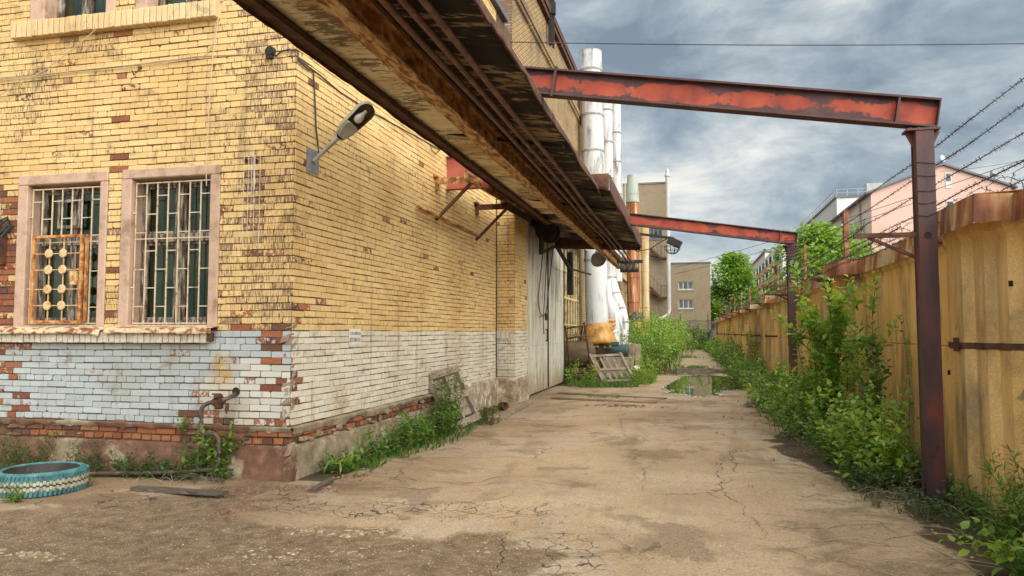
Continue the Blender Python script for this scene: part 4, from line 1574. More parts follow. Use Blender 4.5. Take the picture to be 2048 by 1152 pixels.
def portal(y, px, ztop, A, lab, wires=False):
    """A: (x, z) of the far end of the beam by the wall, ztop: column top"""
    T = thing('steel_portal', lab, 'steel frame', (px, y, 0), 'red steel frames spanning the alley')
    p = MB()
    w = .165
    p.box(px - w / 2, px + w / 2, y - .085, y - .073, 0, ztop)
    p.box(px - w / 2, px + w / 2, y + .073, y + .085, 0, ztop)
    p.box(px - w / 2 + .010, px - w / 2 + .025, y - .073, y + .073, 0, ztop)
    p.box(px + w / 2 - .025, px + w / 2 - .010, y - .073, y + .073, 0, ztop)
    p.box(px - .16, px + .16, y - .16, y + .16, .0, .025)
    for s in (-1, 1):
        p.prism([(px + s * w / 2, .02), (px + s * (w / 2 + .09), .02), (px + s * w / 2, .22)][::s], 'y', y - .008, y + .008)
    p.build('post', POSTRED, T, bevel=.004)
    b = MB()
    h = .29
    A3 = Vector((A[0], y, A[1]))
    B3 = Vector((px + .13, y, ztop + .165))
    d_, up = ibeam(b, A3, B3, h, .15)
    q = A3 + d_ * 2.35
    if not wires:
        b.obox(q + Vector((0, -.05, 0)), d_ * .012, (0, .045, 0), up * (h / 2 + .02), col=(.3, 0, 0, 1))
    b.obox(B3 - d_ * .36 + Vector((0, 0, 0)), d_ * .01, (0, .07, 0), up * (h / 2 - .022), col=(.1, 0, 0, 1))
    b.obox(B3 + d_ * .006, d_ * .006, (0, .075, 0), up * (h / 2), col=(.05, 0, 0, 1))
    b.build('beam', BEAMRED, T)
    c = MB()
    c.box(px - .16, px + .14, y - .095, y + .095, ztop + .0, ztop + .022)
    c.build('cap_plate', POSTRED, T)
    for sx in (-1, 1):
        k_ = MB()
        k_.prism([(px + sx * .085, ztop - .002), (px + sx * .085, ztop - .16), (px + sx * .16, ztop - .002)][::sx], 'y', y - .006, y + .006)
        k_.build('gusset', POSTRED, T)
    for sx in (-.12, -.05, .05, .11):
        k_ = MB()
        k_.lathe([(0, .034), (.014, .034), (.014, .02), (.016, .02)], (px + sx, y - .06, ztop), (0, 0, 1), 6)
        k_.build('bolt', POSTRED, T)
    a = MB()                       # small outrigger carrying the barbed wire
    za = 2.60 if not wires else 2.72
    a.bar((px - .10, y - .03, za), (px - .66, y - .05, za + .0), .05, .045)
    a.bar((px - .10, y - .03, za - .22), (px - .52, y - .04, za - .02), .035, .03)
    a.build('wire_arm', RUSTDK, T)
    if wires:
        for k in range(17):
            wr = MB()
            z = 2.85 + k * .06
            wr.tube([(px + .118 * math.cos(q) + (.0), y + .118 * math.sin(q), z + .02 * math.sin(q * 2 + k)) for q in np.linspace(0, 2 * PI, 11)], .009, 5, cap=False)
            wr.build('wire_turn', BARB, T)
    else:
        for k, z in enumerate((3.30, 3.17, 3.02, 2.9, 2.78)):
            wr = MB()
            wr.tube([(px - .088, y - .090, z), (px, y - .092, z - .01), (px + .088, y - .090, z + .012 * (k - 2))], .004, 5)
            wr.build('wire_turn', BARB, T)
        hl = MB()
        hl.lathe([(0, 0), (.03, 0), (.032, .004)], (px - .005, y - .0865, 2.585), (0, -1, 0), 14)
        hl.build('bolt_hole', BLACKEN, T)
        hl = MB()
        hl.bar((px - .05, y - .09, .42), (px + .02, y - .09, .58), .012, .03)
        hl.build('weld_scrap', RUSTDK, T)
    return T


portal(7.92, 2.25, 3.615, (-3.72, 4.762), 'nearest red steel frame with tall square post by the fence and sloping I-beam')
portal(17.9, 2.28, 3.62, (XW + .05, 4.83), 'second red steel frame further up the alley, post wound with rusty barbed wire', True)
b = MB()
ibeam(b, (XW + .02, 13.0, 4.60), (-3.52, 13.0, 4.61), .62, .15)
tag(b.build('beam_stub', REDPLATE), 'deep faded red beam end sticking out of the wall under the canopy', 'beam')


# ------------------------------------------------------------------ white ducts, stacks
SEAM = blot('duct_seam', [(.3, (.16, .14, .12)), (.6, (.42, .40, .37))], 6, rough=.7)
def duct(name, label, mat, x, y, r, z0, z1, bands, dx=0.0, cap=None, group=None, cat='duct'):
    T = thing(name, label, cat, (x, y, z0), group)
    m = MB()
    n = 28
    zs = [z0] + list(bands) + [z1]
    for a, b in zip(zs[:-1], zs[1:]):
        def P(z):
            return (x + dx * (z - z0) / (z1 - z0))
        m.lathe([(r, a + .01), (r, b - .01)], (x - dx * z0 / (z1 - z0), y, 0), (dx / (z1 - z0), 0, 1), n)
    m.build('shaft', mat, T)
    for z in bands:
        rg = MB()
        rg.lathe([(r - .01, z - .035), (r + .025, z - .035), (r + .03, z), (r + .025, z + .035), (r - .01, z + .035)], (x + dx * (z - z0) / (z1 - z0), y, 0), (0, 0, 1), n)
        rg.build('flange', SEAM if mat is WHITEP else mat, T)
    t = MB()
    xt = x + dx
    t.lathe([(r, z1 - .02), (r + .012, z1 - .02), (r + .012, z1), (r - .02, z1), (r - .02, z1 - .4), (0, z1 - .42)], (xt, y, 0), (0, 0, 1), n)
    t.build('rim', mat, T)
    return T


YA = 30.2
T = duct('white_duct', 'tallest and thickest white ventilation duct, its foot wrapped in orange tarp', WHITEP, -3.62, YA, .46, 1.05, 13.3, (4.6, 7.6, 9.1, 10.6, 12.1, 12.5), dx=-.22, group='white ventilation ducts')
w = MB()
w.lathe([(.47, 2.05), (.58, 1.85), (.66, 1.5), (.74, 1.25), (.66, 1.16), (.4, 1.14)], (-3.58, YA, 0), (0, 0, 1), 26)
o_ = w.build('foot_wrap', TARPO, T)
tx = bpy.data.textures.new('crumple', 'CLOUDS')
tx.noise_scale = .35
ds = o_.modifiers.new('sub', 'SUBSURF')
ds.levels = ds.render_levels = 2
ds = o_.modifiers.new('d', 'DISPLACE')
ds.texture = tx
ds.strength = .16
ds.texture_coords = 'GLOBAL'
m = MB()
m.box(-4.05, -3.15, YA - .45, YA + .45, 0, 1.2)
for i in range(4):
    m.box(-4.07 + i * .29, -4.02 + i * .29, YA - .47, YA - .45, 0, 1.2)
m.build('base_box', RUSTDK, T)
for (x, y, r, lab, zt) in ((-3.86, 36.2, .33, 'second white duct, slimmer, standing just behind the thick one', 13.9), (-3.80, 40.5, .30, 'third white duct, rearmost and slimmest of the row', 14.6)):
    duct('white_duct', lab, WHITEP, x, y, r, 5.6 if r > .31 else 4.4, zt, (7.4, 9.2, 11.0, 12.6), group='white ventilation ducts')
# elbowed duct
T = thing('elbow_duct', 'white duct bending down to the right in jointed elbows, foot wrapped in white sheet', 'duct', (-2.7, 36, 0))
m = MB()
pe = [at(1218, 500, y=37.5), at(1218, 556, y=37.5), at(1228, 590, y=37.3), at(1239, 620, y=37.1), at(1244, 645, y=37.0), at(1244, 672, y=37)]
m.tube(pe, [.34, .34, .35, .35, .35, .33], 20)
m.build('shaft', WHITEP, T)
m = MB()
for i in range(1, 5):
    dv = (pe[i + 1] - pe[i - 1]).normalized()
    m.lathe([(.33, -.03), (.385, -.03), (.385, .03), (.33, .03)], pe[i], dv, 20)
m.build('joint_band', SEAM, T)
T = thing('elbow_duct', 'shorter white elbow duct with an orange wrapped collar beside the thick duct', 'duct', (-2.9, 33, 0))
m = MB()
pe = [at(1210, 560, y=34.0), at(1212, 595, y=34.0), at(1222, 615, y=33.8), at(1230, 640, y=33.6), at(1232, 665, y=33.5), at(1228, 690, y=33.5)]
m.tube(pe, [.30, .30, .33, .34, .34, .30], 18)
m.build('shaft', WHITEP, T)
m = MB()
a = at(1216, 660, y=32.9)
for k in range(5):
    m.lathe([(.2, 0), (.33, .01), (.35, .07), (.32, .14), (.2, .15)], (a.x, a.y, a.z - .45 + k * .2), (.05 * (-1) ** k, 0, 1), 18)
m.build('collar', TARPO, T)
for k, (p, lab) in enumerate(((at(1224, 700, y=32.4), 'crumpled white tarp bundle hanging under the short elbow duct'), (at(1242, 695, y=35.6), 'crumpled white tarp bundle at the foot of the long elbow duct'))):
    m = MB()
    m.lathe([(.05, .0), (.34, .06), (.30, .4), (.36, .75), (.30, 1.1), (.1, 1.15)], (p.x, p.y, p.z - .25), (0, 0, 1), 18)
    o_ = m.build('tarp_bundle', TARPW)
    tag(o_, lab, 'tarp')
    ds = o_.modifiers.new('sub', 'SUBSURF')
    ds.levels = ds.render_levels = 2
    ds = o_.modifiers.new('d', 'DISPLACE')
    ds.texture = tx
    ds.strength = .22
    ds.texture_coords = 'GLOBAL'
    m = MB()
    m.box(p.x - .3, p.x + .3, p.y - .3, p.y + .3, 0, p.z - .25)
    tag(m.build('duct_pedestal', RUSTDK, bevel=.01), 'rust brown pedestal under the ' + ('nearer' if k == 0 else 'farther') + ' white tarp bundle', 'pedestal')

# rust streaked stack with grey green top
yD = 48.0
xD = at(1267, 600, y=yD).x
T = duct('rusty_stack', 'thick rust streaked stack with grey green top section, black tarp round its foot', RUSTPIPE, xD, yD, .40, 2.2, 10.1, (3.6, 5.2, 6.0, 7.6, 8.9), cat='stack')
m = MB()
m.lathe([(.415, 10.0), (.40, 10.6), (.33, 11.8), (.30, 11.8), (.30, 11.4)], (xD, yD, 0), (0, 0, 1), 24)
m.lathe([(.40, 10.55), (.415, 10.55), (.41, 10.62), (.39, 10.62)], (xD, yD, 0), (0, 0, 1), 24)
m.lathe([(.40, 10.02), (.45, 10.02), (.45, 10.12), (.40, 10.12)], (xD, yD, 0), (0, 0, 1), 24)
m.build('top_section', GREENGREY, T)
m = MB()
m.lathe([(.42, 2.95), (.50, 2.7), (.46, 2.4), (.50, 2.05), (.42, 1.8), (.40, 1.65), (.1, 1.6)], (xD, yD, 0), (.04, 0, 1), 24)
o_ = m.build('foot_wrap', TARPK, T)
for nm in ('d',):
    ds = o_.modifiers.new('sub', 'SUBSURF')
    ds.levels = ds.render_levels = 2
    ds = o_.modifiers.new('d', 'DISPLACE')
    ds.texture = tx
    ds.strength = .20
    ds.texture_coords = 'GLOBAL'
m = MB()
m.lathe([(.30, 2.3), (.36, 2.1), (.34, 1.75), (.1, 1.66)], (xD + .22, yD - .25, 0), (0, 0, 1), 16)
m.build('patch', TARPO, T)
m = MB()
m.box(xD - .9, xD + .7, yD - .6, yD + .6, 0, 1.5)
m.box(xD - 1.0, xD + .8, yD - .7, yD + .7, 1.5, 1.6)
m.build('base_box', CONC, T)
# ochre ducts
yE = 52.0
for k, (px, r, z0, z1, mt, lab) in enumerate(((1291, .27, 2.1, 9.4, OCHREPIPE, 'ochre and rust banded duct to the right of the thick rusty stack'), (1281, .13, 2.0, 8.6, OCHREPIPE, 'thin pale ochre pipe between the rusty stack and the banded duct'))):
    x_ = at(px, 600, y=yE).x
    T = duct('ochre_duct', lab, mt, x_, yE, r, z0, z1, (3.4, 4.6, 5.9, 7.2, 8.2), cat='duct')
    m = MB()
    m.tube([(x_, yE, z0 + .3), (x_ + .05, yE - .05, z0 - .1), (x_ + .25, yE - .1, z0 - .55), (x_ + .45, yE - .1, z0 - .9), (x_ + .45, yE - .1, 0)], r * 1.02, 16)
    m.build('foot_elbow', RUSTPIPE if k == 0 else OCHREPIPE, T)
an = MB()
a = at(1229, 348, y=43)
c2 = at(1233, 242, y=43)
an.tube([(a.x, a.y, 6.8), (a.x, a.y, a.z), (c2.x, c2.y, c2.z)], .035, 6)
tag(an.build('lightning_rod', BLACKEN), 'thin dark lightning rod leaning beside the white ducts', 'rod')
for k, (px, py) in enumerate(((1244, 350), (1250, 352))):
    an = MB()
    a = at(px, py, y=60)
    an.tube([(a.x, a.y, 6.8), (a.x, a.y, a.z)], .04, 6)
    tag(an.build('roof_mast', STEEL), ('taller' if k == 0 else 'right') + ' of two pale thin masts left of the rusty stack top', 'mast')

# ------------------------------------------------------------------ far brick tower and low block closing the alley
def rect_building(name, label, x0, x1, y0, y1, z1, mat, wins, wmat, roofm=DARKROOF, par=.35):
    T = thing(name, label, 'building', ((x0 + x1) / 2, y0, 0))
    b = MB()
    hol = [(a - x0, c - x0, e, f) for (a, c, e, f) in wins]
    wall_sheet(b, (x0, y0, 0), (1, 0, 0), (0, -1, 0), x1 - x0, 0, z1, hol, m=0)
    b.add([(x0, y0, 0), (x0, y1, 0), (x0, y1, z1), (x0, y0, z1), (x1, y0, 0), (x1, y1, 0), (x1, y1, z1), (x1, y0, z1)], [(0, 3, 2, 1), (4, 5, 6, 7), (1, 2, 6, 5)])
    b.build('wall', mat, T)
    r = MB()
    r.box(x0 - .08, x1 + .08, y0 - .08, y1 + .08, z1, z1 + .14)
    r.build('roof', roofm, T)
    for (a, c, e, f) in wins:
        fr = MB()
        t = .09
        y = y0 + .10
        fr.box(a, a + t, y, y + .08, e, f)
        fr.box(c - t, c, y, y + .08, e, f)
        for q in (1 / 3, 2 / 3):
            fr.box(a + (c - a) * q - .05, a + (c - a) * q + .05, y, y + .08, e + t, f - t)
        fr.box(a + t, c - t, y, y + .08, e, e + t)
        fr.box(a + t, c - t, y, y + .08, f - t, f)
        w = fr.build('window', wmat, T)
        p = MB()
        p.box(a, c, y + .04, y + .05, e, f)
        p.build('pane', DARKGLASS, w)
        s = MB()
        s.box(a - .1, c + .1, y0 - .08, y0 + .1, e - .1, e - .003)
        s.build('sill', wmat, w)
    return T


yF = 66.0
fx0, fx1 = at(1230, 600, y=yF).x, at(1334, 600, y=yF).x
zF = at(1300, 368, y=yF).z
wz0, wz1 = at(1310, 478, y=yF).z, at(1310, 455, y=yF).z
TW = rect_building('brick_tower', 'tall plain beige brick tower with outside fire stairs beyond the stacks', fx0, fx1, yF, yF + 12, zF, BRICK_B, [(at(1299, 470, y=yF).x, at(1324, 470, y=yF).x, wz0, wz1 + .7)], DARKROOF)
# fire stairs
def P66(px, py, dy=-.5):
    return at(px, py, y=yF + dy)


for (a, b_, c_) in (((1301, 498), (1322, 517), (1334, 517)), ((1301, 575), (1322, 596), (1334, 596))):
    st = MB()
    A, B, Cc = P66(*a), P66(*b_), P66(*c_)
    for dy in (-.5, .35):
        o = Vector((0, dy, 0))
        st.bar(A + o, B + o, .06, .2)
        st.bar(B + o, Cc + o, .06, .16)
        for h in (1.05,):
            if dy > 0:
                continue
            st.bar(A + o + Vector((0, 0, h)), B + o + Vector((0, 0, h)), .035, .035)
            st.bar(B + o + Vector((0, 0, h)), Cc + o + Vector((0, 0, h)), .035, .035)
        for q in (np.linspace(0, 1, 4) if dy < 0 else ()):
            p = A.lerp(B, q) + o
            st.bar(p, p + Vector((0, 0, 1.05)), .03, .03)
        for q in (np.linspace(.2, 1, 3) if dy < 0 else ()):
            p = B.lerp(Cc, q) + o
            st.bar(p, p + Vector((0, 0, 1.05)), .03, .03)
    for q in np.linspace(0, 1, 11):
        p = A.lerp(B, q)
        st.box(p.x - .12, p.x + .12, p.y - .5, p.y + .35, p.z - .02, p.z + .02)
    st.box(B.x, Cc.x, B.y - .5, B.y + .35, B.z - .03, B.z + .03)
    st.bar(B, (A.x, A.y, B.z - (A.z - B.z) * -1.0 - .6), .10, .10)
    st.build('fire_stairs', RUSTDK, TW)
yG = 68.0
pd = MB()
xp0 = at(1337.5, 560, y=64.8).x
zt = at(1337, 352, y=64.8).z
zb = at(1337, 622, y=64.8).z
T = thing('steel_duct', 'slim galvanised duct with domed cap running up the corner of the brick tower', 'duct', (xp0, 64.8, 0))
pd.lathe([(.17, zb), (.17, zt)], (xp0, 64.8, 0), (0, 0, 1), 16)
pd.tube([(xp0, 64.8, zb + .05), (xp0 - .05, 64.7, zb - .3), (xp0 - .5, 64.5, zb - .6), (xp0 - .9, 64.4, zb - .7)], .17, 12)
pd.build('shaft', STEEL, T)
m = MB()
z = zb + 1
while z < zt:
    m.lathe([(.16, z), (.185, z + .02), (.16, z + .04)], (xp0, 64.8, 0), (0, 0, 1), 16)
    z += 1.25
m.build('seam_ring', STEEL, T)
m = MB()
m.lathe([(.24, zt - .05), (.24, zt + .12), (.16, zt + .2), (.15, zt + .45), (.1, zt + .62), (0, zt + .66)], (xp0, 64.8, 0), (0, 0, 1), 16)
m.build('cap', STEEL, T)
m = MB()
a = at(1333, 318, y=66.5)
m.tube([(a.x, a.y, zF), (a.x, a.y, a.z)], .03, 5)
tag(m.build('roof_antenna', STEEL), 'hair thin antenna on the corner of the brick tower', 'antenna')

yL = 84.0
lx0, lx1 = at(1338, 600, y=yL).x, at(1421, 600, y=yL).x
zL = at(1380, 527, y=yL).z
def wl(px0, px1, py0, py1):
    return (at(px0, 600, y=yL).x, at(px1, 600, y=yL).x, at(1380, py1, y=yL).z, at(1380, py0, y=yL).z)


LB = rect_building('brick_block', 'low beige brick block with two triple windows closing the end of the alley', lx0, lx1, yL, yL + 14, zL, BRICK_B, [wl(1357, 1386, 563, 579), wl(1357, 1386, 599, 617)], blot('pale_frame', [(.3, (.42, .38, .32)), (.7, (.58, .54, .47))], 2))
m = MB()
m.box(at(1406, 600, y=yL).x, lx1 + .1, yL - .1, yL + 14, zL - .0 + .141, zL + .16)
m.build('roof_edge', STEEL, LB)

ew = MB()
yW = 79.5
wx0, wx1 = -4.6, 2.72
zw = at(1390, 672, y=yW).z
wall_sheet(ew, (wx0, yW, 0), (1, 0, 0), (0, -1, 0), wx1 - wx0, 0, zw + .8, [], m=0)
ew.box(wx0, wx1, yW + .004, yW + .3, 0, zw + .798)
T = thing('end_wall', 'grey block wall with a strip of mesh on top closing the alley end', 'wall', (-1, yW, 0))
ew.build('wall', BRICK_G, T)
m = MB()
for i in range(70):
    x = wx0 + i * .11
    if x < wx1 - .1:
        m.bar((x, yW + .1, zw + .8), (x + .5 if x < wx1 - .6 else wx1, yW + .1, zw + 1.55), .016, .016)
        m.bar((x + .5 if x < wx1 - .6 else wx1, yW + .12, zw + .8), (x, yW + .12, zw + 1.55), .016, .016)
m.build('wire_mesh', MESHW, T)
m = MB()
for px in (1361, 1416):
    x = at(px, 650, y=yW).x
    m.box(x - .04, x + .04, yW - .03, yW + .05, 0, zw + 2.3)
m.box(wx0, wx1, yW + .08, yW + .13, zw + 1.55, zw + 1.6)
m.build('mesh_post', BLACKEN, T)

# ------------------------------------------------------------------ houses beyond the fence
def win_side(parent, x, ys, zs, wy, wz, fm, sgn=-1):
    """windows on a wall facing -x"""
    for y in ys:
        for z in zs:
            f = MB()
            t = .08
            f.box(x - .04, x + .03, y, y + t, z, z + wz)
            f.box(x - .04, x + .03, y + wy - t, y + wy, z, z + wz)
            f.box(x - .04, x + .03, y + t, y + wy - t, z, z + t)
            f.box(x - .04, x + .03, y + t, y + wy - t, z + wz - t, z + wz)
            f.box(x - .04, x + .03, y + wy / 2 - .04, y + wy / 2 + .04, z + t, z + wz - t)
            w = f.build('window', fm, parent)
            p = MB()
            p.box(x - .02, x + .01, y + t, y + wy - t, z + t, z + wz - t)
            p.build('pane', DARKGLASS, w)


WHITEF = blot('white_frame', [(.3, (.55, .54, .51)), (.7, (.68, .67, .64))], 1)
PK = thing('pink_house', 'pink rendered house with gabled end wall and grey downpipes beyond the fence', 'building', (21.5, 72, 0))
y0, y1 = 72.0, 104.0
px0, px1 = at(1745, 500, y=y0).x, at(2027, 500, y=y0).x
ze = at(1745, 385, y=y0).z
xr, zr = at(1885, 331, y=y0).x, at(1885, 331, y=y0).z
b = MB()
b.add([(px0, y0, 0), (px1, y0, 0), (px1, y0, ze), (xr, y0, zr), (px0, y0, ze)], [(0, 1, 2, 3, 4)], m=0)
b.add([(px0, y0, 0), (px0, y1, 0), (px0, y1, ze), (px0, y0, ze)], [(0, 3, 2, 1)], m=1)
b.add([(px1, y0, 0), (px1, y1, 0), (px1, y1, ze), (px1, y0, ze)], [(0, 1, 2, 3)], m=0)
b.add([(px0, y1, 0), (px1, y1, 0), (px1, y1, ze), (xr, y1, zr), (px0, y1, ze)], [(4, 3, 2, 1, 0)], m=0)
b.build('wall', [PINKWALL, CREAMWALL], PK)
r = MB()
for (xa, za, xb, zb_) in ((px0 - .45, ze - .18, xr, zr), (px1 + .45, ze - .18, xr, zr)):
    r.add([(xa, y0 - .25, za + .02), (xb, y0 - .25, zb_ + .02), (xb, y1, zb_ + .02), (xa, y1, za + .02), (xa, y0 - .25, za + .2), (xb, y0 - .25, zb_ + .2), (xb, y1, zb_ + .2), (xa, y1, za + .2)],
          [(0, 1, 2, 3), (4, 7, 6, 5), (0, 4, 5, 1), (1, 5, 6, 2), (2, 6, 7, 3), (3, 7, 4, 0)])
r.build('roof', DARKROOF, PK)
m = MB()
for q in (1894,):
    a = at(1890, 346, y=y0)
    c = at(1903, 376, y=y0)
    m.box(a.x, c.x, y0 - .05, y0 + .02, c.z, a.z)
a = at(1893, 430, y=y0)
c = at(1908, 400, y=y0)
m.box(a.x, c.x, y0 - .05, y0 + .02, a.z, c.z)
w_ = m.build('window', WHITEF, PK)
m = MB()
a = at(1892, 348, y=y0)
c = at(1901, 362, y=y0)
m.box(a.x, c.x, y0 - .07, y0 - .052, c.z, a.z)
a = at(1895, 428, y=y0)
c = at(1906, 403, y=y0)
m.box(a.x, c.x, y0 - .07, y0 - .052, a.z, c.z)
m.build('pane', DARKGLASS, w_)
win_side(PK, px0, [74.2 + i * 2.9 for i in range(10)], [10.6, 7.4, 4.2, 1.2], 1.15, 1.7, WHITEF)
m = MB()
for y in (76.0, 84.5, 96):
    m.tube([(px0 - .45, y, ze), (px0 - .12, y, ze - .6), (px0 - .12, y, 0)], .09, 8)
m.build('downpipe', STEEL, PK)
a = at(1990, 350, y=y0 + 2)
m = MB()
m.tube([(a.x, a.y, 13.0), (a.x, a.y, a.z)], .13, 8)
m.box(a.x - .3, a.x + .3, a.y - .3, a.y + .3, a.z - .1, a.z + .35)
m.build('vent', STEEL, PK)
m = MB()
a = at(1881, 318, y=y0 + 1)
m.tube([(a.x - .1, a.y, zr), (a.x - .1, a.y, a.z)], .03, 5)
m.lathe([(0, 0), (.25, .04), (.33, .12), (.31, .12), (0, .03)], (a.x + .1, a.y - .05, a.z), (.5, -.7, .2), 14)
m.build('satellite_dish', STEEL, PK)

GB = thing('grey_house', 'modern pale grey block with corner balcony and roof railing behind the pink house', 'building', (28, 112, 0))
y0, y1 = 112.0, 150.0
gx0 = at(1676, 500, y=y0).x
gx1 = gx0 + 18
gz = at(1676, 396, y=y0).z
b = MB()
b.box(gx0, gx1, y0, y1, 0, gz - 6.4)
b.box(gx0 + .6, gx1, y0 + .6, y1, gz - 6.4, gz - 3.0)
b.box(gx0, gx1, y0, y1, gz - 3.0, gz)
b.box(gx0, gx0 + 3.2, y0 + 4, y1, gz - 6.41, gz - 2.99)
b.build('wall', GREYWALL, GB)
b = MB()
b.box(gx0 - .15, gx1, y0 - .15, y1, gz, gz + .3)
b.build('roof', DARKROOF, GB)
m = MB()
for i in range(12):
    m.box(gx0 + 1.4 * i, gx0 + 1.4 * i + .07, y0 + .1, y0 + .17, gz + .3, gz + 1.3)
for i in range(26):
    m.box(gx0 + .0, gx0 + .07, y0 + 1.4 * i, y0 + 1.4 * i + .07, gz + .3, gz + 1.3)
for z in (.8, 1.3):
    m.box(gx0, gx1, y0 + .1, y0 + .17, gz + z - .06, gz + z)
    m.box(gx0, gx0 + .07, y0 + .2, y1, gz + z - .06, gz + z)
m.box(gx0 + 4.4, gx0 + 6.6, y0 + 2, y0 + 4, gz + .3, gz + 2.3)
m.build('roof_railing', STEEL, GB)
for z in (gz - 6.0, gz - 9.6, gz - 13):
    for (a, c) in ((4.6, 6.2), (7.4, 9.0), (10, 12)):
        m = MB()
        m.box(gx0 + a, gx0 + c, y0 + (.56 if z > gz - 6.3 else -.04), y0 + .62, z, z + 2.2)
        m.build('window', DARKGLASS, GB)
m = MB()
m.box(gx0 + .05, gx0 + 3.6, y0 + .0, y0 + .08, gz - 6.38, gz - 5.3)
m.box(gx0 + .0, gx0 + .08, y0 + .1, y0 + 4, gz - 6.38, gz - 5.3)
m.build('balcony', DARKROOF, GB)
win_side(GB, gx0, [y0 + 6 + i * 4.2 for i in range(7)], [gz - 6, gz - 9.4, gz - 12.8, gz - 16.2], 2.2, 1.9, DARKROOF)

AP = thing('apartment_house', 'long grey apartment house with ochre and orange bay balconies far up the alley', 'building', (31, 160, 0))
y0, y1 = 166.0, 250.0
ax0 = at(1566, 560, y=y0).x
az = at(1556, 493, y=y0).z
b = MB()
b.box(ax0, ax0 + 16, y0, y1, 0, az)
b.build('wall', GREYWALL, AP)
b = MB()
b.box(ax0 - .3, ax0 + 16, y0 - .3, y1, az, az + .5)
b.box(ax0 + 1.5, ax0 + 14, y0 + 1.5, y1 - 20, az + .5, az + 2.6)
b.build('roof', GREYWALL, AP)
rng = random.Random(3)
for i in range(9):
    yy = y0 + 6 + i * 8.5
    for k in range(6):
        z = az - 3.2 - k * 3.1
        if z < 4:
            continue
        m = MB()
        m.box(ax0 - 1.4, ax0 + .05, yy, yy + 3.2, z - .5, z + .75)
        m.build('balcony', OCHREPIPE if rng.random() < .5 else ORANGEB, AP)
        m = MB()
        m.box(ax0 - 1.25, ax0 + .05, yy + .1, yy + 3.1, z + .75, z + 2.3)
        m.build('bay_window', DARKGLASS, AP)
        if k < 4:
            m = MB()
            m.box(ax0 - .06, ax0 + .05, yy + 4.6, yy + 6.6, z + .2, z + 2)
            m.build('window', DARKGLASS, AP)
for k in range(5):
    z = az - 3.4 - 3.1 * k
    for a in (3, 7, 11):
        m = MB()
        m.box(ax0 + a, ax0 + a + 1.6, y0 - .06, y0 + .04, z, z + 1.7)
        m.build('window', DARKGLASS, AP)
AP2 = thing('apartment_house', 'lowest and farthest pale apartment roofline behind the ochre balconies', 'building', (34, 262, 0))
b = MB()
zz2 = at(1530, 505, y=262).z
b.box(at(1531, 560, y=262).x, at(1531, 560, y=262).x + 18, 262, 320, 0, zz2)
b.build('wall', CREAMWALL, AP2)
b = MB()
b.box(at(1531, 560, y=262).x - .4, at(1531, 560, y=262).x + 18, 261.6, 320, zz2, zz2 + .6)
b.build('roof', DARKROOF, AP2)
# ------------------------------------------------------------------ concrete fence on the right
FXP = 2.80
FEN = thing('concrete_fence', 'long yellow rendered concrete fence with folded ribs and rusty sheet cap along the alley', 'fence', (FXP, 30, 0))
SP = 6.1
RC0 = 8.05
FZ = 2.67


def rib(t):
    """offset of the fence face toward the alley at distance t from a rib centre"""
    t = abs(t)
    if t < .20:
        return .27
    if t < .24:
        return .27 - (t - .20) / .04 * .09
    if t < .50:
        return .18
    if t < .54:
        return .18 - (t - .50) / .04 * .085
    if t < .78:
        return .095
    if t < .84:
        return .095 - (t - .78) / .06 * .095
    return 0.0


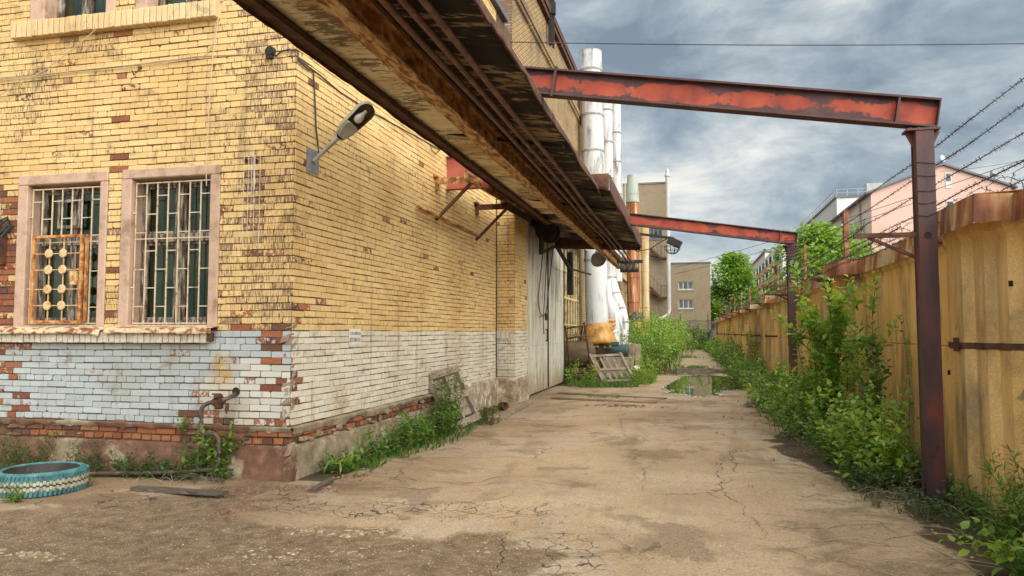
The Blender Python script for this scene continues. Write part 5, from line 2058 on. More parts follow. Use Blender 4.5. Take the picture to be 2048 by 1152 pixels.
brk = [-.86, -.84, -.78, -.54, -.50, -.24, -.20, 0, .20, .24, .50, .54, .78, .84, .86]
for k in range(-2, 12):
    yc = RC0 + k * SP
    cap_k = MB()
    ysamp = sorted({yc + b for b in brk} | {yc - SP / 2 + SP * i / 24 for i in range(25) if abs(-SP / 2 + SP * i / 24) > .86})
    zs = [-.1, .15, .4, .7, 1.0, 1.3, 1.49, 1.5, 1.51, 1.8, 2.1, 2.4, 2.53, 2.57, FZ]
    m = MB()
    vs, fs = [], []
    for y in ysamp:
        for z in zs:
            o = rib(y - yc) + .010 * (f1(y * .9, z * .9, 5) - .5) + .006 * (f1(y * 5, z * 5, 6) - .5)
            if abs(z - 1.5) < .001:
                o -= .02
            if z > 2.5:
                o += .03 * sstep(z, 2.54, 2.56)
            vs.append((FXP - float(o), y, z))
    nz = len(zs)
    for i in range(len(ysamp) - 1):
        for j in range(nz - 1):
            fs.append((i * nz + j, i * nz + j + 1, (i + 1) * nz + j + 1, (i + 1) * nz + j))
    m.add(vs, fs)
    y0, y1 = ysamp[0], ysamp[-1]
    m.box(FXP + .02, FXP + .16, y0 + .005, y1 - .005, -.1, FZ - .01)
    m.build('panel', FENCE, FEN)
    # sheet cap: straight runs of folded sheet, then a jut round the rib
    rk = random.Random(900 + k)

    def sheet(a, b, xf, zt, h):
        c = MB()
        d1, d2 = rk.uniform(-.012, .012), rk.uniform(-.012, .012)
        e1, e2 = rk.uniform(-.008, .008), rk.uniform(-.008, .008)
        t = .006
        zb1, zb2 = zt - h + d1, zt - h + d2
        # front leaf
        c.add([(xf + e1, a, zt + e1), (xf + e2, b, zt + e2), (xf - .02 + e2, b, zb2), (xf - .02 + e1, a, zb1), (xf + e1 + t, a, zt + e1), (xf + e2 + t, b, zt + e2), (xf - .02 + e2 + t, b, zb2), (xf - .02 + e1 + t, a, zb1)],
              [(0, 1, 2, 3), (7, 6, 5, 4), (0, 3, 7, 4), (1, 5, 6, 2), (3, 2, 6, 7), (0, 4, 5, 1)])
        # top leaf, falling a little to the front
        c.add([(xf + e1, a, zt + e1 + .003), (FXP + .22, a, zt + .035), (FXP + .22, b, zt + .035), (xf + e2, b, zt + e2 + .003), (xf + e1, a, zt + e1 + .009), (FXP + .22, a, zt + .041), (FXP + .22, b, zt + .041), (xf + e2, b, zt + e2 + .009)],
              [(0, 1, 2, 3), (7, 6, 5, 4), (0, 4, 5, 1), (2, 6, 7, 3), (3, 7, 4, 0)])
        return c
    ZT = FZ + .17
    y_ = yc + .90
    while y_ < yc + SP - .96:
        yn = min(y_ + rk.uniform(1.3, 2.0), yc + SP - .90)
        if yc + SP - .90 - yn < .4:
            yn = yc + SP - .90
        sheet(y_ + .003, yn - .003, FXP - .07, ZT, .235).build('cap', CAPM, FEN)
        y_ = yn
    c = sheet(yc - .90, yc + .90, FXP - .37, ZT + .012, .25)
    for ye in (yc - .90, yc + .90):
        c.add([(FXP - .07, ye, ZT + .01), (FXP - .37, ye, ZT + .012), (FXP - .39, ye, ZT - .235), (FXP - .07, ye, ZT - .225)], [(0, 1, 2, 3)])
    c.build('cap', CAPM, FEN)
    s = MB()
    for (a, b) in ((yc - .83, yc + .83),):
        ys_ = [yc + q for q in brk[1:-1]]
        for p, q in zip(ys_[:-1], ys_[1:]):
            x1, x2 = FXP - rib(p - yc) - .012, FXP - rib(q - yc) - .012
            s.add([(x1, p, 1.50), (x2, q, 1.50), (x2, q, 1.555), (x1, p, 1.555), (x1 + .012, p, 1.50), (x2 + .012, q, 1.50), (x2 + .012, q, 1.555), (x1 + .012, p, 1.555)],
                  [(0, 1, 2, 3)[::-1], (0, 1, 5, 4), (3, 2, 6, 7)])
    s.build('strap', RUSTDK, FEN)
    s = MB()
    s.box(FXP - .31, FXP - .282, yc - .10, yc - .03, 1.47, 1.60)
    s.build('strap_clamp', RUSTDK, FEN)
    for dy, z in ((-.80, 2.05), (.74, 1.2)):
        s = MB()
        s.box(FXP - rib(dy) - .03, FXP - rib(dy) + .01, yc + dy, yc + dy + .035, z, z + .05)
        s.build('lifting_lug', BLACKEN, FEN)

# posts behind the fence, carrying the barbed wire
ys_posts = [3.2, 15.4, 20.6, 26.8, 33, 39, 45.2, 51.5, 57.6, 63.8, 70, 76]
names = ['outside', 'nearest', 'second', 'third', 'fourth', 'fifth', 'sixth', 'seventh', 'eighth', 'ninth', 'tenth', 'last']
for i, y in enumerate(ys_posts):
    m = MB()
    tp = 3.98 + .05 * math.sin(i * 2)
    x = 2.98
    hw = .045 if i < 2 else .032
    m.box(x - hw, x + hw, y - hw, y + hw, 0, tp)
    for z in (3.8, 3.6, 3.39, 3.17):
        m.box(x - .075, x - .045, y - .02, y + .02, z - .015, z + .015)
    lab = {0: 'rusty steel wire post behind the fence at the right end', 1: 'nearest tall rusty wire post behind the fence, against the pink house and leafy tree'}.get(i, names[i] + ' thin rusty wire post behind the fence, counted up the alley')
    tag(m.build('wire_post', blot('post_rust', [(.35, (.14, .05, .025)), (.6, (.30, .13, .07)), (.75, (.44, .31, .22))], 6) if i == 0 else bpy.data.materials['post_rust'], bevel=.006), lab, 'post', 'rusty wire posts behind the fence')
# outriggers on the ribs
for i, y in enumerate((14.6, 20.5, 26.4, 32.4, 38.6, 44.5, 50.6)):
    T = thing('wire_bracket', ('nearest' if i == 0 else names[i + 1]) + ' dark bracket under the fence cap, reaching over the alley', 'bracket', (FXP - .2, y, 2.4), 'wire brackets on the fence ribs')
    m = MB()
    m.bar((FXP - .27, y, 2.62), (FXP - .85, y - .02, 2.65), .05, .045)
    m.build('arm', RUSTDK, T)
    m = MB()
    m.bar((FXP - .27, y, 2.50), (FXP - .62, y - .01, 2.67), .035, .03)
    m.build('brace', RUSTDK, T)
    if i < 2:
        m = MB()
        m.box(FXP - .30, FXP - .26, y - .05, y + .05, 1.3, 2.70)
        m.build('upright', RUSTDK, T)

# barbed wire
rng = random.Random(17)


def barbed(pts, r=.0042, every=.10, bl=.028, twist=True):
    m = MB()
    m.tube(pts, r, 4, cap=False)
    if twist:
        m.tube([Vector(p) + Vector((rng.uniform(-.006, .006), 0, rng.uniform(-.008, .008))) for p in pts], r * .8, 4, cap=False)
    acc = 0
    for a, b in zip(pts[:-1], pts[1:]):
        a, b = Vector(a), Vector(b)
        L = (b - a).length
        t = every - acc
        while t < L:
            p = a.lerp(b, t / L)
            for k in range(3):
                q = Vector((rng.uniform(-1, 1), rng.uniform(-.5, .5), rng.uniform(-1, 1))).normalized() * bl * rng.uniform(.7, 1.2)
                m.tube([p - q, p + q], [.0024, .0024], 3, cap=False)
            far = max(1.0, (p.y - 6) / 5)
            t += every * rng.uniform(.8, 1.2) * far
        acc = max(0, L - (t - every))
    return m


def strand(x, z, y0, y1, sag=.05, seed=0):
    ys = sorted({y0, y1} | {y for y in ys_posts if y0 < y < y1} | set(np.arange(y0, y1, 1.0 if y1 < 40 else 1.5)))
    pts = []
    for y in ys:
        w = 0
        for a, b in zip(ys_posts[:-1], ys_posts[1:]):
            if a <= y <= b:
                t = (y - a) / (b - a)
                w = sag * 4 * t * (1 - t)
        pts.append((x + .01 * math.sin(y * .8 + seed), y, z - w + .012 * math.sin(y * 1.7 + seed * 2)))
    return pts


levels = [(2.90, 3.93, 'topmost barbed wire strand above the fence'), (2.90, 3.70, 'second barbed wire strand from the top above the fence'),
          (2.90, 3.47, 'third barbed wire strand from the top above the fence'), (2.90, 3.22, 'fourth barbed wire strand, mid height above the fence cap'),
          (2.88, 3.06, 'fifth barbed wire strand just above the fence cap'), (2.84, 2.95, 'lowest tangled barbed wire strand lying along the fence cap')]
for i, (x, z, lab) in enumerate(levels):
    m = barbed(strand(x, z, 2.8, 76, .05 if i < 4 else .09, i), twist=True)
    tag(m.build('barbed_wire', BARB), lab, 'barbed wire', 'barbed wire strands along the fence')
for i, (x, z, lab) in enumerate(((1.72, 2.70, 'outermost strand on the brackets over the alley'), (2.05, 2.70, 'strand in the middle of the brackets over the alley'), (2.38, 2.73, 'strand lying on the brackets close to the fence'))):
    pts = [(x + .02 * math.sin(y * 1.3 + i), y, z + .04 * sstep(y, 8, 15) + .015 * math.sin(y * 2 + i) - .05 * math.sin(PI * ((y - 7.9) % 6) / 6)) for y in np.arange(7.9, 51, .9)]
    tag(barbed(pts, twist=False).build('barbed_wire', BARB), lab, 'barbed wire', 'barbed wire strands on the brackets')
# loose coil above the cap
pts = []
for q in np.arange(0, 26 * 2 * PI, .5):
    y = 4 + q * .09
    pts.append((2.80 + .10 * math.cos(q), y, 2.96 + .10 * math.sin(q) + .01 * math.sin(q * 5)))
tag(barbed(pts, .003, .10, .024, False).build('barbed_coil', BARB), 'loose coil of barbed wire lying on the near fence cap', 'barbed wire')

# overhead lines
def line(name, lab, pts, r, mat=WIREBLK, sag=.3, n=24):
    A, B = Vector(pts[0]), Vector(pts[1])
    m = MB()
    m.tube([A.lerp(B, i / n) - Vector((0, 0, sag * 4 * (i / n) * (1 - i / n))) for i in range(n + 1)], r, 5, cap=False)
    return tag(m.build(name, mat), lab, 'cable')


line('overhead_cable', 'black overhead cable crossing the whole sky near the top', (at(1020, 84, x=XW), at(2300, 82, y=24)), .014, sag=.10)
line('overhead_cable', 'upper of two thin far cables rising right above the second red beam', (at(1350, 535, y=72), at(2060, 315, y=45)), .018, sag=.3)
line('overhead_cable', 'lower of two thin far cables rising right above the second red beam', (at(1350, 548, y=72), at(1860, 395, y=50)), .018, sag=.3)
line('overhead_cable', 'short thin cable right of the pink house ridge', (at(1880, 343, y=66), at(2060, 318, y=45)), .012, sag=.1)
# ------------------------------------------------------------------ yard things by the facade
# painted lorry tyre
tx_, ty_ = -6.62, 6.52
TY = thing('tyre_planter', 'old lorry tyre painted teal with two cream tread stripes, lying as a planter', 'tyre', (tx_, ty_, 0))
m = MB()
Rr, Hh = .425, .232
prof_out = [(.345, Hh - .005), (.375, Hh + .008), (.400, Hh - .002), (.415, Hh - .03), (Rr, Hh - .06), (Rr, .06), (.415, .03), (.40, 0.0)]
m.lathe(prof_out, (tx_, ty_, 0), (0, 0, 1), 64)
for k in range(64):               # shoulder lugs
    a = 2 * PI * k / 64
    for (z, h) in ((Hh - .05, .035), (.05, .035)):
        c = Vector((tx_ + (Rr - .008) * math.cos(a), ty_ + (Rr - .008) * math.sin(a), z))
        rad = Vector((math.cos(a), math.sin(a), 0))
        tan = Vector((-math.sin(a), math.cos(a), 0))
        m.obox(c, rad * .014, tan * .0125, Vector((0, 0, h)) + tan * .006)
m.build('tread', TEAL, TY)
for zc in (.142, .086):
    s = MB()
    n = 96
    for k in range(n):
        a = 2 * PI * k / n
        rad = Vector((math.cos(a), math.sin(a), 0))
        tan = Vector((-math.sin(a), math.cos(a), 0))
        c = Vector((tx_, ty_, zc + .007 * (1 if k % 2 else -1))) + rad * (Rr + .002)
        s.obox(c, rad * .008, tan * .0125, Vector((0, 0, .017)))
    s.build('stripe', TYRECR, TY)
gmz = MB()
gmz.lathe([(Rr + .001, .108), (Rr + .001, .120)], (tx_, ty_, 0), (0, 0, 1), 64)
gmz.lathe([(.345, Hh - .005), (.325, .18), (.30, .12), (.32, .06), (.36, .03)], (tx_, ty_, 0), (0, 0, 1), 48)
gmz.build('inner_wall', RUBBER, TY)
m = MB()
m.lathe([(.33, .075), (.2, .09), (0, .10)], (tx_, ty_, 0), (0, 0, 1), 24)
m.build('soil_fill', SOIL, TY)

# gas pipe
yg = 7.36
def gp(px, py, y=yg):
    return at(px, py, y=y)


GP = thing('gas_pipe', 'brown gas pipe with bends and rusty valve, running from the facade to the tyre', 'pipe', (gp(425, 978).x, yg, 0))
m = MB()
raw = [at(474, 786, y=YF + .08), at(468, 790, y=YF - .05), gp(450, 799), gp(425, 804), gp(413, 808), gp(404, 816), gp(402, 832), gp(402, 852), gp(406, 864), gp(415, 869), gp(428, 868), gp(436, 875), gp(438, 890), gp(438, 922), gp(434, 932), gp(424, 938), gp(390, 942), gp(340, 945, 7.34), gp(170, 948, 7.22), gp(120, 950, 7.2)]
# rounded resample
pts = []
for i in range(len(raw) - 1):
    p0, p1, p2, p3 = raw[max(i - 1, 0)], raw[i], raw[i + 1], raw[min(i + 2, len(raw) - 1)]
    for t in np.linspace(0, 1, 5)[:-1]:
        pts.append(.5 * ((2 * p1) + (p2 - p0) * t + (2 * p0 - 5 * p1 + 4 * p2 - p3) * t * t + (3 * p1 - p0 - 3 * p2 + p3) * t ** 3))
pts.append(raw[-1])
m.tube(pts, .024, 12)
m.build('pipe_run', GASPIPE, GP)
m = MB()
b0, b1 = gp(424, 938), gp(422, 978)
m.tube([b0, (b0.x, b0.y, 0)], .022, 10)
m.tube([(b0.x - .9, yg + .05, .10), (b0.x - .3, yg, .04), (b0.x + .16, yg - .02, .012)], .03, 8)
m.build('support', GASPIPE, GP)
m = MB()
v = gp(437, 803)
m.lathe([(.0, -.07), (.04, -.07), (.04, -.05), (.052, -.05), (.052, -.035), (.036, -.03), (.042, 0), (.036, .03), (.052, .035), (.052, .05), (.04, .05), (.04, .07), (0, .07)], v, (1, 0, .25), 12)
m.lathe([(.045, -.08), (.05, -.03), (.03, 0), (.022, .05), (.05, .052), (.05, .072), (0, .075)], v, (0, -.15, 1), 12)
m.lathe([(.0, 0), (.016, 0), (.016, .06), (.022, .06), (.022, .08), (.012, .085), (.012, .12), (0, .12)], gp(454, 806), (0, -.05, -1), 10)
m.box(v.x - .08, v.x + .03, v.y - .012, v.y + .012, v.z + .072, v.z + .09)
m.build('valve', RUSTDK, GP, bevel=.002)
m = MB()
h0 = at(472, 785, y=YF - .018)
m.lathe([(0, 0), (.038, 0), (.05, .006), (.045, .010)], (h0.x, h0.y + .004, h0.z + .01), (0, -1, 0), 12)
tag(m.build('wall_hole', BLACKEN), 'ragged dark hole broken through the bricks where the gas pipe leaves the wall', 'hole')

# plank on the ground
a, b = at(268, 976, z=.03), at(452, 990, z=.03)
m = MB()
dirv = (b - a).normalized()
sd_ = Vector((0, 0, 1)).cross(dirv)
n = 12
prof = [(-.055, 0), (.055, 0), (.055, .035), (-.05, .04)]
vs, fs = [], []
rg = random.Random(2)
for i in range(n + 1):
    c = a.lerp(b, i / n)
    for (p, q) in prof:
        vs.append((c.x + sd_.x * (p + rg.uniform(-.004, .004)), c.y + sd_.y * (p + rg.uniform(-.006, .006)), .012 + q + rg.uniform(-.002, .002) + .02 * (i / n) ** 2))
for i in range(n):
    for j in range(4):
        fs.append((i * 4 + j, (i + 1) * 4 + j, (i + 1) * 4 + (j + 1) % 4, i * 4 + (j + 1) % 4))
fs += [(3, 2, 1, 0), tuple(n * 4 + j for j in range(4))]
m.add(vs, fs)
tag(m.build('plank', DARKWOOD), 'long weathered dark plank lying below the gas pipe', 'plank')
m = MB()
a, b = at(625, 982, z=.03), at(662, 960, z=.04)
m.bar(a, b, .07, .045)
tag(m.build('wood_offcut', DARKWOOD, bevel=.004), 'short brown wood offcut among rubble at the building corner', 'plank')

# electric box at the left edge
EB = thing('electric_box', 'grey white electric meter box on the bare bricks at the far left edge', 'electric box', (-8.62, YF - .1, 2.7))
m = MB()
m.box(-8.86, -8.44, YF - .20, YF - .015, 2.74, 3.28)
m.build('box', PLASTICW, EB, bevel=.012)
m = MB()
m.box(-8.84, -8.47, YF - .212, YF - .201, 2.78, 3.24)
m.build('door', PLASTICW, EB, bevel=.006)
m = MB()
for dz in (-.12, .0, .05):
    m.tube([(-8.44, YF - .10, 2.86 + dz * .3), (-8.36, YF - .12, 2.98 + dz), (-8.27, YF - .08, 3.06 + dz * .6), (-8.24, YF - .05, 2.98), (-8.33, YF - .09, 2.90 + dz * .4), (-8.42, YF - .13, 2.80), (-8.52, YF - .21, 2.76)], .016, 7)
m.tube([(-8.5, YF - .22, 3.02), (-8.46, YF - .24, 2.9), (-8.56, YF - .23, 2.82)], .008, 6)
m.build('cable_loop', WIREBLK, EB)
m = MB()
m.box(-8.40, -8.34, YF - .10, YF - .012, 2.50, 2.92)
m.box(-8.9, -8.40, YF - .10, YF - .05, 2.60, 2.64)
m.build('bracket', RUSTDK, EB)

# street lamp on the wall
LP = thing('wall_street_lamp', 'grey cobra head street lamp with bare bulb, tilted up from the alley wall', 'street lamp', (XW, 8.0, 3.72))
m = MB()
pa, pb = at(613, 292, x=XW + .012), at(636, 340, x=XW + .012)
m.box(XW + .012, XW + .022, min(pa.y, pb.y) - .0, max(pa.y, pb.y) + .0, at(613, 342, x=XW).z, at(613, 294, x=XW).z)
m.build('plate', ZINC, LP)
yl = (pa.y + pb.y) / 2
A = at(622, 320, x=XW + .03)
A.y = yl
E_ = at(741, 212, y=yl)
dirv = (E_ - A).normalized()
B = A + dirv * ((E_ - A).length * .44)
m = MB()
m.tube([A, A.lerp(B, .5), B], [.026, .026, .03], 12)
m.build('arm', LAMPGREY, LP)
Lh = (E_ - B).length + .02
ax = dirv
vw = (Vector((0, 0, EYE)) - B).normalized()          # roll the open side toward the lane
az_ = Vector((-.22, .62, .75))
az_ = (az_ - ax * az_.dot(ax)).normalized()
ay = az_.cross(ax)
# turn the open side a little toward the lane
def hp(s, w, h):
    return B + ax * s + ay * w + az_ * h


def outline(k, off=0):
    """rounded outline of the head: s along, w across"""
    o = []
    W_ = .105
    for i in range(9):
        q = -PI / 2 + PI * i / 8
        o.append((Lh - .11 + .11 * math.cos(q), W_ * math.sin(q)))
    o += [(.14, .09), (.02, .055), (0.0, .03), (0, -.03), (.02, -.055), (.14, -.09)]
    return o


o1 = outline(0)
m = MB()
vs = [hp(s, w, -.045) for s, w in o1] + [hp(s, w, .03 + .02 * (s > .12)) for s, w in o1] + [hp(.08 + (s - .08) * .86, w * .62, .075) for s, w in o1]
n = len(o1)
fs = [(i, (i + 1) % n, n + (i + 1) % n, n + i) for i in range(n)] + [(n + i, n + (i + 1) % n, 2 * n + (i + 1) % n, 2 * n + i) for i in range(n)] + [tuple(range(2 * n, 3 * n))]
m.add(vs, fs, smooth=True)
m.build('housing', LAMPGREY, LP, sharp=50)
m = MB()
def inn(s, w, h, q=.93):
    return hp(Lh / 2 + (s - Lh / 2) * q, w * .9, h)


vs = [inn(s, w, -.046) for s, w in o1] + [inn(s, w, .03) for s, w in o1]
m.add(vs, [(i, n + i, n + (i + 1) % n, (i + 1) % n) for i in range(n)] + [tuple(range(n, 2 * n))[::-1]])
m.build('reflector', LAMPDK, LP)
m = MB()
gsh = [(.03, .05), (.14, .085), (.22, .09), (.24, .07), (.24, -.07), (.22, -.09), (.14, -.085), (.03, -.05)]
vs = [hp(s, w, -.047) for s, w in gsh] + [hp(s * .98, w * .9, -.075) for s, w in gsh]
k = len(gsh)
m.add(vs, [(i, k + i, k + (i + 1) % k, (i + 1) % k) for i in range(k)] + [tuple(range(k, 2 * k))[::-1]])
m.build('gear_cover', LAMPGREY, LP, bevel=.004)
m = MB()
m.lathe([(0, 0), (.035, .012), (.055, .05), (.052, .085), (.03, .135), (.022, .15), (.022, .19), (0, .19)], hp(.27, 0, -.025), ax, 16)
m.build('bulb', BULB, LP)
# its cables
m = MB()
jb = at(541, 103, y=YF - .03)
c0 = at(583, 100, y=YF - .03)
m.tube([jb, at(552, 112, y=YF - .03), at(562, 103, y=YF - .03), at(578, 99, y=YF - .04), (XW + .03, YF - .02, at(586, 105, y=YF).z), at(596, 122, x=XW + .03), at(615, 138, x=XW + .03), at(627, 144, x=XW + .03), at(630, 200, x=XW + .03), at(632, 255, x=XW + .03), at(636, 292, x=XW + .04), at(638, 308, x=XW + .08), at(632, 318, x=XW + .05)], .010, 7)
tag(m.build('lamp_cable', WIREBLK), 'black cable dropping down the alley wall to the street lamp', 'cable')
m = MB()
m.lathe([(0, 0), (.06, 0), (.06, .04), (.05, .055), (0, .055)], (jb.x, YF - .012, jb.z), (0, -1, 0), 16)
m.box(jb.x - .03, jb.x + .03, YF - .06, YF - .012, jb.z - .085, jb.z - .05)
tag(m.build('junction_box', BLACKEN), 'round black junction box on the yellow facade close to the corner', 'junction box')
m = MB()
q = [at(596, 118, x=XW + .02), at(640, 150, x=XW + .02), at(680, 184, x=XW + .02), at(745, 225, x=XW + .02), at(800, 255, x=XW + .02), at(860, 288, x=XW + .02), at(880, 300, x=XW + .02)]
m.tube(q, .008, 6)
m.tube([q[-2], q[-2] + Vector((.02, .05, -.10)), q[-2] + Vector((.03, .22, -.12)), q[-1]], .006, 5)
tag(m.build('wall_cable', WIREBLK), 'thin black cable running along the alley wall behind the lamp head', 'cable')
# cream wires on the facade
def fpts(l, off=.022):
    return [at(px, py, y=YF - off) for px, py in l]


m = MB()
m.tube(fpts([(-20, 160), (80, 150), (150, 141), (260, 130), (330, 121), (400, 112), (470, 109), (515, 108), (538, 104)]), .006, 6)
m.tube(fpts([(-20, 163), (80, 153), (150, 144), (250, 136), (330, 126), (405, 115), (420, 100), (428, 80), (432, 45), (440, 15), (436, -20)], .03), .005, 6)
tag(m.build('wall_cable', WIRECRM), 'cream cables sagging across the whole facade to the junction box', 'cable')
m = MB()
m.tube(fpts([(-30, 208), (30, 172), (90, 140), (130, 110), (170, 78), (210, 43), (228, 34), (250, 31)], .10), .006, 6)
tag(m.build('wall_cable', WIRECRM), 'cream wire slanting up the facade across the upper window sill', 'cable')
m = MB()
m.tube(fpts([(434, -20), (441, 12), (436, 40), (426, 110), (420, 180), (416, 260), (412, 330), (413, 372)], .11), .005, 6)
tag(m.build('wall_cable', WIRECRM), 'cream wire hanging straight down past the right barred window', 'cable')
m = MB()
h = at(274, 140, y=YF - .01)
m.tube([(h.x + .05, YF - .03, h.z + .02), (h.x + .04, YF - .05, h.z - .04), (h.x - .01, YF - .05, h.z - .07), (h.x - .05, YF - .03, h.z - .01)], .008, 6)
m.lathe([(0, 0), (.025, 0), (.02, .03), (0, .03)], (h.x + .05, YF - .01, h.z + .02), (0, -1, 0), 8)
tag(m.build('wall_hook', RUSTDK), 'small rusty hook in the yellow facade below the upper sill', 'hook')
# drilled holes with white drips
SC = thing('bracket_scar', 'two drilled holes with white paint drips running down the facade bricks', 'wall scar', (at(502, 322, y=YF).x, YF - .012, 2.55))
m = MB()
rg = random.Random(5)
xa = at(490, 322, y=YF).x
for k in range(7):
    x = xa + rg.uniform(-.01, .22)
    z1 = 3.75 - rg.uniform(0, .06)
    z0 = z1 - rg.uniform(.3, 1.15)
    m.box(x, x + .004, YF - .0165, YF - .0125, z0, z1)
m.build('paint_drip', PAPER, SC)
m = MB()
for px in (494, 514):
    p = at(px, 322, y=YF)
    m.lathe([(0, 0), (.022, 0), (.024, .006)], (p.x, YF - .0125, p.z), (0, -1, 0), 10)
m.build('hole', BLACKEN, SC)

# small sign
s0, s1 = at(699, 659, x=XW + .025), at(722, 690, x=XW + .025)
SG = thing('wall_sign', 'small white sign with two lines of black lettering on the alley wall', 'sign', (XW + .02, (s0.y + s1.y) / 2, s1.z))
m = MB()
m.box(XW + .014, XW + .020, s0.y, s1.y, s1.z, s0.z + .01)
m.build('board', PAPER, SG)


def text(body, size, loc, rot, mat, parent, name='lettering', sx=1.0):
    cu = bpy.data.curves.new('t', 'FONT')
    cu.body = body
    cu.size = size
    cu.align_x = 'CENTER'
    cu.align_y = 'CENTER'
    cu.extrude = .0006
    to = bpy.data.objects.new('t', cu)
    COL.objects.link(to)
    dg = bpy.context.evaluated_depsgraph_get()
    me = bpy.data.meshes.new_from_object(to.evaluated_get(dg))
    bpy.data.objects.remove(to)
    me.materials.clear()
    me.materials.append(mat)
    mt = Matrix.Translation(Vector(loc) - Vector(WL[parent.name])) @ rot @ Matrix.Diagonal((sx, 1, 1, 1))
    me.transform(mt)
    o = bpy.data.objects.new(name, me)
    COL.objects.link(o)
    o.parent = parent
    WL[o.name] = WL[parent.name]
    return o


rot = Matrix.Rotation(PI / 2, 4, 'Z') @ Matrix.Rotation(PI / 2, 4, 'X')
hh = s0.z - s1.z
yc = (s0.y + s1.y) / 2
text('Е САТОРИЗОЛА', .052, (XW + .0215, yc + .01, s1.z + hh * .73), rot, INK, SG, sx=.80)
text('ДОЗ ОБЪЕКТА', .075, (XW + .0215, yc, s1.z + hh * .33), rot, INK, SG, sx=.60)


# ------------------------------------------------------------------ pallets
def pallet(label, C, u, v, wu, hv, group, nsl, vertical=True, name='pallet'):
    """u along the width, v up the leaning side; slats run along v when vertical"""
    C, u, v = Vector(C), Vector(u).normalized(), Vector(v).normalized()
    w = u.cross(v).normalized()
    T = thing(name, label, 'pallet', C, group)
    rg = random.Random(int(abs(C.x * 100)))
    if vertical:
        for i in range(nsl):
            m = MB()
            s = -wu / 2 + .10 + (wu - .2) * i / (nsl - 1)
            m.obox(C + u * s + v * hv / 2 - w * .05, u * .038, v * (hv / 2 - .02), w * .010, jit=.004, rng=rg)
            m.build('slat', GREYWOOD, T)
        for s in (-wu / 2, wu / 2):
            m = MB()
            m.obox(C + u * s + v * hv / 2, u * .045, v * (hv / 2), w * .04, jit=.004, rng=rg)
            m.build('side_board', GREYWOOD, T, bevel=.004)
        for q in (.06, .45, .93):
            m = MB()
            m.obox(C + v * (hv * q) - w * .012, u * (wu / 2 - .05), v * .045, w * .02, jit=.004, rng=rg)
            m.build('cross_board', GREYWOOD, T, bevel=.004)
    else:
        for q in (.03, .50, .97):
            m = MB()
            m.obox(C + v * (hv * q) + w * .055, u * (wu / 2), v * .065, w * .014, jit=.005, rng=rg)
            m.build('cross_board', GREYWOOD, T, bevel=.004)
        for s in (-wu / 2 + .04, 0, wu / 2 - .04):
            m = MB()
            m.obox(C + u * s + v * (hv / 2), u * .028, v * (hv / 2), w * .04, jit=.004, rng=rg)
            m.build('runner', GREYWOOD, T, bevel=.004)
        for i in range(nsl):
            m = MB()
            m.obox(C + v * (hv * (.04 + .92 * i / (nsl - 1))) - w * .051, u * (wu / 2), v * .05, w * .010, jit=.005, rng=rg)
            m.build('slat', GREYWOOD, T)
    return T


def up_lean(u, lean):
    n = Vector(u).normalized()
    out = n.cross(Vector((0, 0, 1)))
    return (Vector((0, 0, math.cos(lean))) + out * math.sin(lean))


# near pallet leaning on the alley wall, tipped sideways
B0, B1 = at(905, 862, z=.0), at(962, 845, z=.0)
u = Vector((.20, .97, .10)).normalized()
vdir = Vector((-.42, .30, .85))
vdir = (vdir - u * vdir.dot(u) * .6).normalized()
pallet('weathered grey pallet leaning askew against the brick alley wall among weeds', ((-3.80, 12.45, .06)), u, vdir, 1.0, 1.02, None, 7, False)
# far pallet by the gate
p0, p1 = at(1213, 768, z=0), at(1262, 768, z=0)
u = (p1 - p0).normalized() + Vector((0, 0, .05))
vdir = Vector((-.50, .42, .9)).normalized()
pc = (p0 + p1) / 2
pallet('grey slatted pallet leaning back beside the rusty cart frame at the gate', (pc.x + .02, pc.y, .06), u, vdir, 1.0, 1.12, None, 5, True)

# ------------------------------------------------------------------ scrap beside the gate
CT = thing('cart_frame', 'tall rusty cart frame of bent pipes standing between gate and pallet', 'cart', (-3.5, 25.0, 0))
yk = 24.6
m = MB()
def k_(px, py, y=yk):
    return at(px, py, y=y)


m.tube([k_(1130, 652), k_(1134, 680), k_(1141, 740), k_(1146, 770), k_(1147, 790)], .035, 8)
m.tube([k_(1168, 645, 25.4), k_(1171, 660, 25.4), k_(1180, 720, 25.2), k_(1186, 745, 25.2), k_(1188, 768, 25)], .04, 8)
m.tube([k_(1131, 657), k_(1150, 654), k_(1170, 650, 25.4)], .03, 8)
m.tube([k_(1134, 678), k_(1152, 674), k_(1173, 670, 25.4)], .028, 8)
m.tube([k_(1165, 652, 25.6), k_(1161, 680, 26)], .03, 8)
m.build('pipe_frame', RUSTDK, CT)
m = MB()
for k in range(5):
    m.bar(k_(1136 + k * 10, 745), k_(1139 + k * 10, 775), .05, .02)
m.bar(k_(1134, 748), k_(1190, 746), .05, .05)
m.build('lower_rail', RUSTDK, CT)
m = MB()
a = at(1155, 705, y=26.4)
m.lathe([(0, -.62), (.42, -.60), (.50, -.3), (.50, .3), (.42, .6), (0, .62)], (a.x, a.y, a.z - .05), (1, .35, .0), 20)
o_ = m.build('old_tank', blot('tank_rust', [(.3, (.055, .038, .02)), (.6, (.14, .095, .045))], 3))
tag(o_, 'bulging brown old tank covered with a sagging sheet behind the cart frame', 'tank')
ds = o_.modifiers.new('sub', 'SUBSURF')
ds.levels = ds.render_levels = 2
ds = o_.modifiers.new('d', 'DISPLACE')
ds.texture = tx
ds.strength = .14
ds.texture_coords = 'GLOBAL'
m = MB()
for sx in (-.42, .42):
    m.box(a.x + sx - .07, a.x + sx + .07, a.y - .3, a.y + .3, 0, a.z - .40)
tag(m.build('tank_cradle', RUSTDK, bevel=.01), 'low rusty cradle feet under the brown old tank', 'cradle')
m = MB()
rg = random.Random(9)
